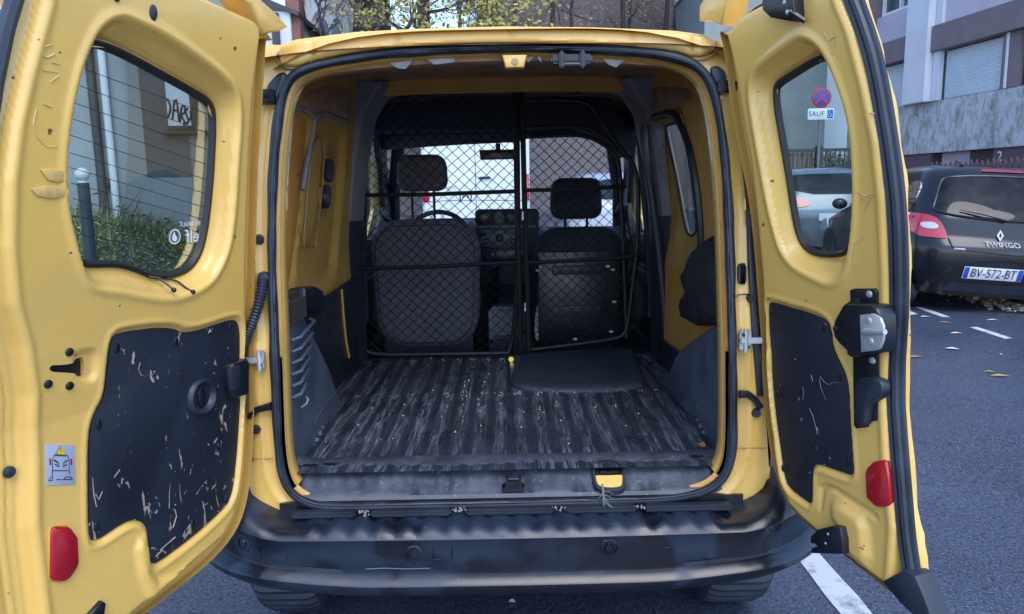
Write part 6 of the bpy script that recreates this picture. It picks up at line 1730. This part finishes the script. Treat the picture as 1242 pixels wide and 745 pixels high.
# ================= OTHER VEHICLES =================
plain('car_black', (.006, .007, .010), (.008, .009, .012), rough=.2, nscale=2, coat=.15, spec=.4)
plain('car_silver', (.15, .18, .22), (.12, .15, .19), rough=.25, nscale=2, coat=.5, metal=.2)
plain('car_pale', (.40, .44, .52), (.34, .38, .46), rough=.3, nscale=2, coat=.5)
plain('plate_white', (.68, .72, .78), (.62, .66, .72), rough=.4)
plain('lamp_red', (.50, .012, .03), (.38, .01, .025), rough=.12, nscale=30, coat=1)
plain('lamp_clear', (.55, .56, .60), (.4, .4, .45), rough=.15, nscale=40, coat=1)
plain('alloy', (.35, .36, .38), (.25, .26, .28), rough=.35, metal=.8)
class Car:
    """shape functions of a hatchback: rear line yr, front line yf, half width hw, all by height"""
    def __init__(s, rear, front, width, rad=.2, bow=.07):
        s.r, s.f, s.w, s.rad, s.bow = np.array(rear), np.array(front), np.array(width), rad, bow
    def Yr(s, z): return np.interp(z, s.r[:, 0], s.r[:, 1])
    def Yf(s, z): return np.interp(z, s.f[:, 0], s.f[:, 1])
    def W(s, z): return np.interp(z, s.w[:, 0], s.w[:, 1])
    def rearmap(s, u, v, w):
        hw = s.W(v); e = np.clip(np.abs(u) - (hw - s.rad), 0, s.rad)
        y = s.Yr(v) + s.rad - np.sqrt(np.maximum(0, s.rad ** 2 - e ** 2)) + s.bow * (u / np.maximum(.3, hw)) ** 2
        return np.stack([u, y - w, v], 1)
    def sidemap(s, sgn):
        return lambda u, v, w: np.stack([sgn * (s.W(v) - .03 * np.clip((u - 2.9) / .7, 0, 1) ** 2 + w), u, v], 1)
    def ring(s, z, n=12):
        hw, y0, y1 = float(s.W(z)), float(s.Yr(z)), float(s.Yf(z)); P = []
        r = min(s.rad, (y1 - y0) / 3)
        # rear edge
        for u in np.linspace(-(hw - r), hw - r, n): P.append((u, y0 + s.bow * (u / hw) ** 2))
        for a in np.linspace(0, math.pi / 2, 7)[1:]: P.append((hw - r + r * math.sin(a), y0 + s.bow * min(1, ((hw - r + r * math.sin(a)) / hw) ** 2) + r - r * math.cos(a)))
        for t in np.linspace(0, 1, 18)[1:-1]: P.append((hw - .03 * max(0, (t - .8) / .2) ** 2, y0 + r + s.bow + (y1 - .28 - y0 - r - s.bow) * t))
        for a in np.linspace(0, math.pi / 2, 7): P.append((hw - .25 + .22 * math.cos(a), y1 - .28 + .22 * math.sin(a)))
        Q = P[n:]
        for u in np.linspace(hw - .3, -(hw - .3), n): P.append((u, y1 - .06 + .06 * (1 - (u / hw) ** 2)))
        for x, y in Q[::-1]: P.append((-x, y))
        return [(x, y, z) for x, y in P]
    def body(s, mat, parent, zs=None, name='body'):
        zs = zs if zs is not None else np.r_[.2, .25, .32, .40, .48, .56, .62, .68, .74, .80, .86, .92, .97, 1.02, 1.08, 1.15, 1.22, 1.29, 1.35, 1.40, 1.44, s.r[-1, 0]]
        return MB().loft([s.ring(z) for z in zs], True, True, True).build(name, mat, parent, 45)
def car_wheel(parent, x, y, z=.30, r=.295, wd=.18, rim='alloy'):
    w = empty('wheel'); w.parent = parent
    sg_ = 1 if x > 0 else -1
    L = [[(x + dx, y + rr_ * math.cos(2 * math.pi * a / 40), z + rr_ * math.sin(2 * math.pi * a / 40)) for a in range(40)] for dx, rr_ in ((-wd / 2 + .01, r * .66), (-wd / 2, r * .8), (-wd / 2 + .02, r * .97), (0, r), (wd / 2 - .02, r * .97), (wd / 2, r * .8), (wd / 2 - .01, r * .66))]
    MB().loft(L, True).build('tyre', M['rubber'], w, 40)
    m = MB(); m.loft([[(x + sg_ * dx, y + rr_ * math.cos(2 * math.pi * a / 30), z + rr_ * math.sin(2 * math.pi * a / 30)) for a in range(30)] for dx, rr_ in ((wd / 2 - .02, r * .68), (wd / 2 - .01, r * .62), (wd / 2 - .04, r * .58), (wd / 2 - .02, .05), (wd / 2, .04))], True, cap1=True); m.build('rim', M[rim], w)
def on(mapf, P, w, name, mat, parent, b=.003, thick=.006, ch=1):
    return MB().pillow(chaikin(P, ch) if ch else P, mapf, w - thick, w, b).build(name, mat, parent)
def patch(mapf, P, w, name, mat, parent, step=.05, ch=2, rim=.02):
    return sheet(name, chaikin(P, ch), [], step, w, mapf, mat, parent, rim=rim)
def arches(car, parent, ys, r=.36, z=.29):
    for sgn in (-1, 1):
        mp = car.sidemap(sgn)
        for y in ys:
            q = [p for p in circ(y, z, r, r, 30)]
            q = [(a, max(b, .22)) for a, b in q]
            sheet('wheel_arch', q, [], .05, .004, mp, M['black_print'], parent, rim=.0)

# -- the black hatchback behind the right door --
tw = empty('parked_hatchback', (4.66, 4.89, .08)); tag(tw, 'small black hatchback parked on the right with white rear number plate', 'car', 'cars parked along the street')
tw.rotation_euler = (0, R(4), R(-8)); tw.rotation_mode = 'XYZ'
TC = Car([(.2, .12), (.32, .06), (.45, 0), (.60, -.01), (.70, .0), (.74, .05), (.80, .06), (.95, .09), (1.0, .12), (1.10, .19), (1.34, .37), (1.40, .44), (1.44, .58)],
         [(.2, 3.5), (.45, 3.6), (.65, 3.58), (.80, 3.40), (.90, 3.05), (.98, 2.70), (1.05, 2.60), (1.38, 1.98), (1.44, 1.6)],
         [(.2, .74), (.32, .80), (.5, .825), (.75, .83), (.9, .815), (.98, .79), (1.1, .755), (1.35, .64), (1.40, .60), (1.44, .48)], .24, .09)
arches(TC, tw, (.58, 2.95))
TC.body(M['car_black'], tw)
TR_ = TC.rearmap
gl_ = [(-.66, 1.05), (-.68, 1.0), (-.60, .965), (-.2, .925), (.2, .925), (.60, .965), (.68, 1.0), (.66, 1.05), (.57, 1.27), (.52, 1.32), (.2, 1.345), (-.2, 1.345), (-.52, 1.32), (-.57, 1.27)]
g_ = patch(TR_, gl_, .006, 'rear_window', M['car_glass'], tw)
mb = MB(); a_ = np.array(chaikin(gl_, 2)); mb.tube(list(TR_(a_[:, 0], a_[:, 1], np.full(len(a_), .006))), .010, 5, closed=True); mb.build('window_trim', M['satin'], tw)
for sgn in (-1, 1):
    tl_ = [(sgn * x, z) for x, z in ((-.845, .95), (-.83, .96), (-.72, .955), (-.64, .91), (-.585, .80), (-.57, .745), (-.60, .735), (-.83, .745))]
    f = patch(TR_, tl_, .014, 'tail_lamp', M['lamp_red'], tw, .03, 1)
    patch(TR_, [(sgn * x, z) for x, z in ((-.76, .88), (-.68, .885), (-.645, .85), (-.66, .82), (-.75, .82), (-.775, .85))], .020, 'reversing_lamp', M['lamp_clear'], f, .02, 1)
cut = MB(); P = np.array([(-.56, .74), (-.54, .66), (-.50, .64), (0, .615), (.50, .64), (.54, .66), (.56, .74)]); P = resample([tuple(p) for p in P], 40, False)
cut.tube(list(TR_(P[:, 0], P[:, 1], np.full(40, .001))), .006, 5); cut.build('hatch_gap', M['black_print'], tw)
bl = MB(); P = resample(chaikin([(-.62, .33), (-.50, .42), (-.38, .52), (-.2, .56), (.2, .56), (.38, .52), (.50, .42), (.62, .33)], 2, False), 50, False)
bl.tube(list(TR_(P[:, 0], P[:, 1], np.full(50, .0))), .012, 5); bl.build('bumper_crease', M['car_black'], tw)
patch(TR_, [(-.55, .24), (.55, .24), (.48, .33), (-.48, .33)], .006, 'bumper_insert', M['plastic'], tw, .05, 0)
pl0 = [(-0.385,0.511),(0.066,0.471),(0.069,0.356),(-0.381,0.387)]
pc = np.array(pl0).mean(0); px0, px1 = pc[0] - .255, pc[0] + .255; pz0, pz1 = pc[1] - .058, pc[1] + .058
pl_ = empty('number_plate'); pl_.parent = tw
on(TR_, rrect(px0, px1, pz0, pz1, .008), .022, 'plate_body', M['plate_white'], pl_, ch=0)
on(TR_, rrect(px0 + .004, px0 + .045, pz0 + .004, pz1 - .004, .004), .0235, 'blue_band', M['sign_blue'], pl_, .0005, .0015, 0)
on(TR_, rrect(px1 - .045, px1 - .004, pz0 + .004, pz1 - .004, .004), .0235, 'blue_band', M['sign_blue'], pl_, .0005, .0015, 0)
V_, F_ = text_mesh('BV-572-BT', .118); sx = .385 / (V_[:, 0].max() - V_[:, 0].min())
MB().add(TR_(pc[0] + V_[:, 0] * sx, pc[1] + V_[:, 1], np.full(len(V_), .0240)), F_).build('plate_lettering', M['black_print'], pl_, 0)
V_, F_ = text_mesh('TWINGO', .062); sx = .30 / (V_[:, 0].max() - V_[:, 0].min())
tq = [(-0.127,0.791),(-0.114,0.707),(-0.475,0.646),(-0.468,1.009),(-0.083,0.932),(-0.400,1.286),(-0.093,1.279),(-0.435,1.329)]
MB().add(TR_(tq[1][0] + V_[:, 0] * sx, tq[1][1] + V_[:, 1], np.full(len(V_), .016)), F_).build('hatch_lettering', M['lamp_clear'], tw, 0)
dm = [(0, .052), (.030, 0), (0, -.052), (-.030, 0)]; di = [(0, .026), (.013, 0), (0, -.026), (-.013, 0)]
m = MB(); A_, B_ = np.array(dm) + tq[0], np.array(di) + tq[0]
m.loft([TR_(A_[:, 0], A_[:, 1], np.full(4, .002)), TR_(A_[:, 0], A_[:, 1], np.full(4, .016)), TR_(B_[:, 0], B_[:, 1], np.full(4, .018)), TR_(B_[:, 0], B_[:, 1], np.full(4, .002))]); m.build('diamond_badge', M['lamp_clear'], tw, 20)
V_, F_ = text_mesh('Rip Curl', .036); MB().add(TR_(tq[2][0] + V_[:, 0], tq[2][1] + V_[:, 1], np.full(len(V_), .006)), F_).build('small_badge', M['alloy'], tw, 0) if False else on(TR_, rrect(tq[2][0] - .05, tq[2][0] + .05, tq[2][1] - .009, tq[2][1] + .009, .006), .006, 'small_badge', M['alloy'], tw, .001, .004, 0)
wp = MB(); P = np.array([tq[3], ((tq[3][0] + tq[4][0]) / 2, (tq[3][1] + tq[4][1]) / 2 + .008), tq[4]]); wp.tube(list(TR_(P[:, 0], P[:, 1], np.array([.03, .045, .03]))), [.006, .011, .018], 6); wp.build('rear_wiper', M['satin'], tw)
patch(TR_, [(-.20, 1.388), (.20, 1.388), (.18, 1.412), (-.18, 1.412)], .012, 'brake_light', M['lamp_red'], tw, .04, 0)
m = MB(); m.tube([(-.30, .62, 1.44), (-.32, .74, 1.50)], [.012, .004], 6); m.build('roof_aerial', M['satin'], tw)
for sgn in (-1, 1):
    mp = TC.sidemap(sgn)
    patch(mp, [(.42, 1.0), (.60, .97), (.95, .965), (.98, 1.0), (.90, 1.26), (.62, 1.29), (.50, 1.2)], .004, 'side_window', M['car_glass'], tw, .04, 2)
    patch(mp, [(1.05, .965), (2.45, .95), (2.2, 1.14), (1.9, 1.30), (1.02, 1.29)], .004, 'side_window', M['car_glass'], tw, .05, 1)
    m = MB()
    for P in ([(1.0, .30), (1.0, .95), (.97, 1.32)], [(2.35, .30), (2.42, .95)]):
        P = resample(P, 12, False); m.tube(list(mp(P[:, 0], P[:, 1], np.full(12, .001))), .005, 4)
    m.build('door_gap', M['black_print'], tw, 0, 'stuff')
    on(mp, rrect(1.08, 1.22, .84, .875, .01), .03, 'door_handle', M['car_black'], tw, .008, .03, 0)
    m = MB(); m.ball((sgn * .90, 2.42, 1.0), .085, 12, 8, (1.1, .6, .8)); m.build('wing_mirror', M['car_black'], tw)
    patch(mp, [(3.05, .64), (3.42, .62), (3.44, .70), (3.30, .80), (3.10, .78)], .012, 'headlamp', M['lamp_clear'], tw, .04, 1)
for x in (-.74, .74):
    for y in (.58, 2.95): car_wheel(tw, x, y)

# -- silver estate ahead of it --
sv = empty('parked_estate', (4.98, 9.3, gz(10) - .03), R(-3)); tag(sv, 'grey estate car with red tail lamps parked ahead of the black hatchback', 'car', 'cars parked along the street')
SC = Car([(.2, .14), (.4, 0), (.7, -.02), (.82, .02), (1.0, .10), (1.30, .34), (1.36, .42), (1.40, .6)],
         [(.2, 4.0), (.7, 4.15), (.86, 3.3), (.95, 3.0), (1.34, 2.2), (1.40, 1.8)], [(.2, .70), (.4, .78), (.7, .80), (.9, .78), (1.3, .64), (1.36, .58), (1.40, .45)], .22, .08)
SC.body(M['car_silver'], sv, np.r_[.2, .3, .4, .5, .6, .7, .78, .85, .92, 1.0, 1.1, 1.2, 1.28, 1.34, 1.38, 1.40])
patch(SC.rearmap, [(-.62, 1.0), (.62, 1.0), (.56, 1.27), (.5, 1.31), (-.5, 1.31), (-.56, 1.27)], .006, 'rear_window', M['car_glass'], sv, .05, 1)
for sgn in (-1, 1):
    patch(SC.rearmap, [(sgn * x, z) for x, z in ((-.79, .98), (-.42, .93), (-.36, .86), (-.44, .81), (-.79, .80))], .012, 'tail_lamp', M['lamp_red'], sv, .04, 1)
    on(SC.rearmap, [(sgn * x, z) for x, z in ((-.74, .42), (-.5, .41), (-.5, .38), (-.74, .39))], .01, 'rear_reflector', M['lamp_red'], sv, .002, .01, 0)
    patch(SC.sidemap(sgn), [(.55, .96), (2.9, .94), (2.2, 1.27), (.75, 1.28)], .004, 'side_window', M['car_glass'], sv, .06, 1)
on(SC.rearmap, rrect(-.26, .26, .60, .71, .01), .012, 'number_plate', M['plate_white'], sv, .002, .01, 0)
for x in (-.70, .70):
    for y in (.7, 3.2): car_wheel(sv, x, y)
m = MB(); m.tube([(-.52, .7, 1.42), (-.52, 2.0, 1.43)], .012, 6).tube([(.52, .7, 1.42), (.52, 2.0, 1.43)], .012, 6); m.build('roof_rails', M['alloy'], sv, kind='stuff')

# -- white van ahead, seen through the windscreen --
wv = empty('white_van', (-.52, 11.0, gz(11))); tag(wv, 'tall white van parked directly ahead, seen through the windscreen', 'van')
mW = lambda u, v, w: np.stack([u, -w, v], 1)
L = []
for d, y in ((-.05, -.0), (0, .05), (.0, 1.0), (0, 4.6), (-.2, 5.0)):
    P = rrect(-.93 - d * 0, .93, .35, 2.35, .16, 5); P = offset(P, d); L.append([(a, y, b) for a, b in P])
MB().loft(L, True, True, True).build('body', M['white_paint'], wv, 40)
m = MB(); 
for P in ([(0, .5), (0, 2.25)], [(-.88, .9), (-.55, .92), (-.02, .92)], [(.02, .92), (.88, .9)]): m.tube([(a, -.001, b) for a, b in P], .006, 4)
m.build('door_gap', M['dark_frame'], wv, 0, 'stuff')
MB().rbox(.06, .26, -.04, .0, 1.28, 1.32, .01).build('door_handle', M['dark_frame'], wv)
MB().rbox(-.90, -.35, -.02, .0, 1.14, 1.17, .004).build('rub_strip', M['pale_concrete'], wv)
for sgn in (-1, 1):
    MB().pillow([(sgn * .80, .9), (sgn * .92, .9), (sgn * .92, 1.35), (sgn * .82, 1.35)], mW, 0, .02, .006).build('tail_lamp', M['lamp_red'], wv)
    for y in (.9, 3.9): car_wheel(wv, sgn * .82, y, .33, .33)
MB().rbox(-.93, .93, -.14, .05, .38, .62, .03).build('rear_bumper', M['plastic'], wv)
# -- pale car to the right of it --
pc_ = empty('pale_car', (1.75, 9.0, gz(9) - .02)); tag(pc_, 'pale blue grey car ahead on the right, seen over the dashboard through the windscreen', 'car', 'cars parked along the street')
PC = Car([(.2, .1), (.5, 0), (.8, .02), (1.0, .12), (1.34, .5), (1.40, .7)], [(.2, 4.0), (.7, 4.1), (.9, 3.2), (1.34, 2.2), (1.40, 1.9)], [(.2, .72), (.5, .82), (.85, .82), (1.3, .64), (1.40, .5)], .22, .08)
PC.body(M['car_pale'], pc_, np.r_[.2, .35, .5, .65, .8, .9, 1.0, 1.1, 1.2, 1.3, 1.36, 1.40])
patch(PC.rearmap, [(-.62, 1.0), (.62, 1.0), (.5, 1.3), (-.5, 1.3)], .006, 'rear_window', M['car_glass'], pc_, .05, 1)
for sgn in (-1, 1): patch(PC.rearmap, [(sgn * .80, .72), (sgn * .62, .72), (sgn * .62, .95), (sgn * .78, .95)], .01, 'tail_lamp', M['lamp_red'], pc_, .04, 1)
for x in (-.74, .74):
    for y in (.7, 3.2): car_wheel(pc_, x, y)

# ================= LITTER ON THE ROAD =================
plain('leaf_pale', (.62, .62, .55), (.5, .5, .42), rough=.6); plain('leaf_gold', (.55, .42, .06), (.4, .3, .05), rough=.6); plain('leaf_orange', (.50, .26, .10), (.35, .2, .1), rough=.6)
def leaf(pt, l, w, a, mat, label, name='fallen_leaf', cat='leaf'):
    l *= .75; w *= .75
    x, y, z = pt
    P = [(0, -1), (.45, -.55), (.9, -.1), (.6, .5), (0, 1), (-.6, .55), (-.9, 0), (-.45, -.5)]
    q = [(x + px * w * math.cos(a) - py * l * math.sin(a), y + px * w * math.sin(a) + py * l * math.cos(a), z + .006 + .008 * abs(px)) for px, py in P] + [(x, y, z + .005)]
    tag(MB().add(q, [(i, (i + 1) % 8, 8) for i in range(8)]).build(name, M[mat], None, 0), label, cat, 'leaves fallen on the road' if name == 'fallen_leaf' else 'scraps of paper on the road')
LF = [(3.947,4.949,0.118),(3.978,4.680,0.110),(3.825,4.248,0.097),(3.475,3.719,0.082),(3.064,3.492,0.075),(3.350,2.956,0.059),(3.720,3.518,0.076),(4.460,4.748,0.112),(-0.005,0.360,0.000),(-1.257,0.376,0.000),(3.344,3.060,0.062)]
leaf(LF[0], .06, .04, 1.4, 'leaf_pale', 'pale leaf on the road beside the nearest white dash to the black car')
leaf(LF[1], .07, .04, 1.2, 'leaf_orange', 'brown leaf on the road between the two slanted white dashes')
leaf(LF[2], .07, .035, 1.5, 'leaf_pale', 'white paper scrap lying flat below the slanted dashes', 'paper_scrap', 'litter')
leaf(LF[3], .07, .05, 1.1, 'leaf_pale', 'crumpled whitish leaf on the asphalt right of the door seal')
leaf(LF[4], .07, .03, 1.5, 'leaf_orange', 'orange leaf on the asphalt closest to the right door edge')
leaf(LF[5], .085, .028, 1.4, 'leaf_gold', 'long golden yellow leaf lowest on the asphalt at the right')
leaf(LF[6], .022, .02, 0, 'leaf_pale', 'tiny white speck of litter above the golden leaf', 'paper_scrap', 'litter')
leaf(LF[7], .08, .03, 1.5, 'leaf_pale', 'pale flat leaf on the road below the number plate of the black car')
leaf(LF[8], .018, .010, 1.3, 'leaf_pale', 'pale leaf on the asphalt under the middle of the van bumper')
leaf(LF[9], .03, .02, .8, 'leaf_pale', 'white paper scrap on the asphalt below the left door', 'paper_scrap', 'litter')
leaf(LF[10], .05, .015, 1.2, 'leaf_gold', 'thin olive leaf beside the golden leaf at the right')
rnd = random.Random(5)
V, F = [], []
for i in range(1500):
    y = rnd.uniform(3.5, 9); x = 5.62 - abs(rnd.gauss(0, .10)) - .55 * 0
    if rnd.random() < .45: x = rnd.gauss(4.95, .10); y = rnd.uniform(5.0, 7.4)
    z = gz(y) + .005 + rnd.uniform(0, .05); a = rnd.uniform(0, 6.28); s_ = rnd.uniform(.015, .05); t = rnd.uniform(-.6, .6); n0 = len(V)
    c_, d_2 = math.cos(a) * s_, math.sin(a) * s_
    V += [(x - c_, y - d_2, z), (x + d_2 * .6, y - c_ * .6, z + s_ * t), (x + c_, y + d_2, z + s_ * .3), (x - d_2 * .6, y + c_ * .6, z + s_ * abs(t))]; F.append((n0, n0 + 1, n0 + 2, n0 + 3))
plain('leaf_litter', (.50, .44, .30), (.60, .60, .55), rough=.7, nscale=20)
tag(mkmesh('leaf_litter', V, F, M['leaf_litter'], None, 0, 'stuff'), 'pale drift of fallen leaves along the kerb under the black hatchback', 'leaves')
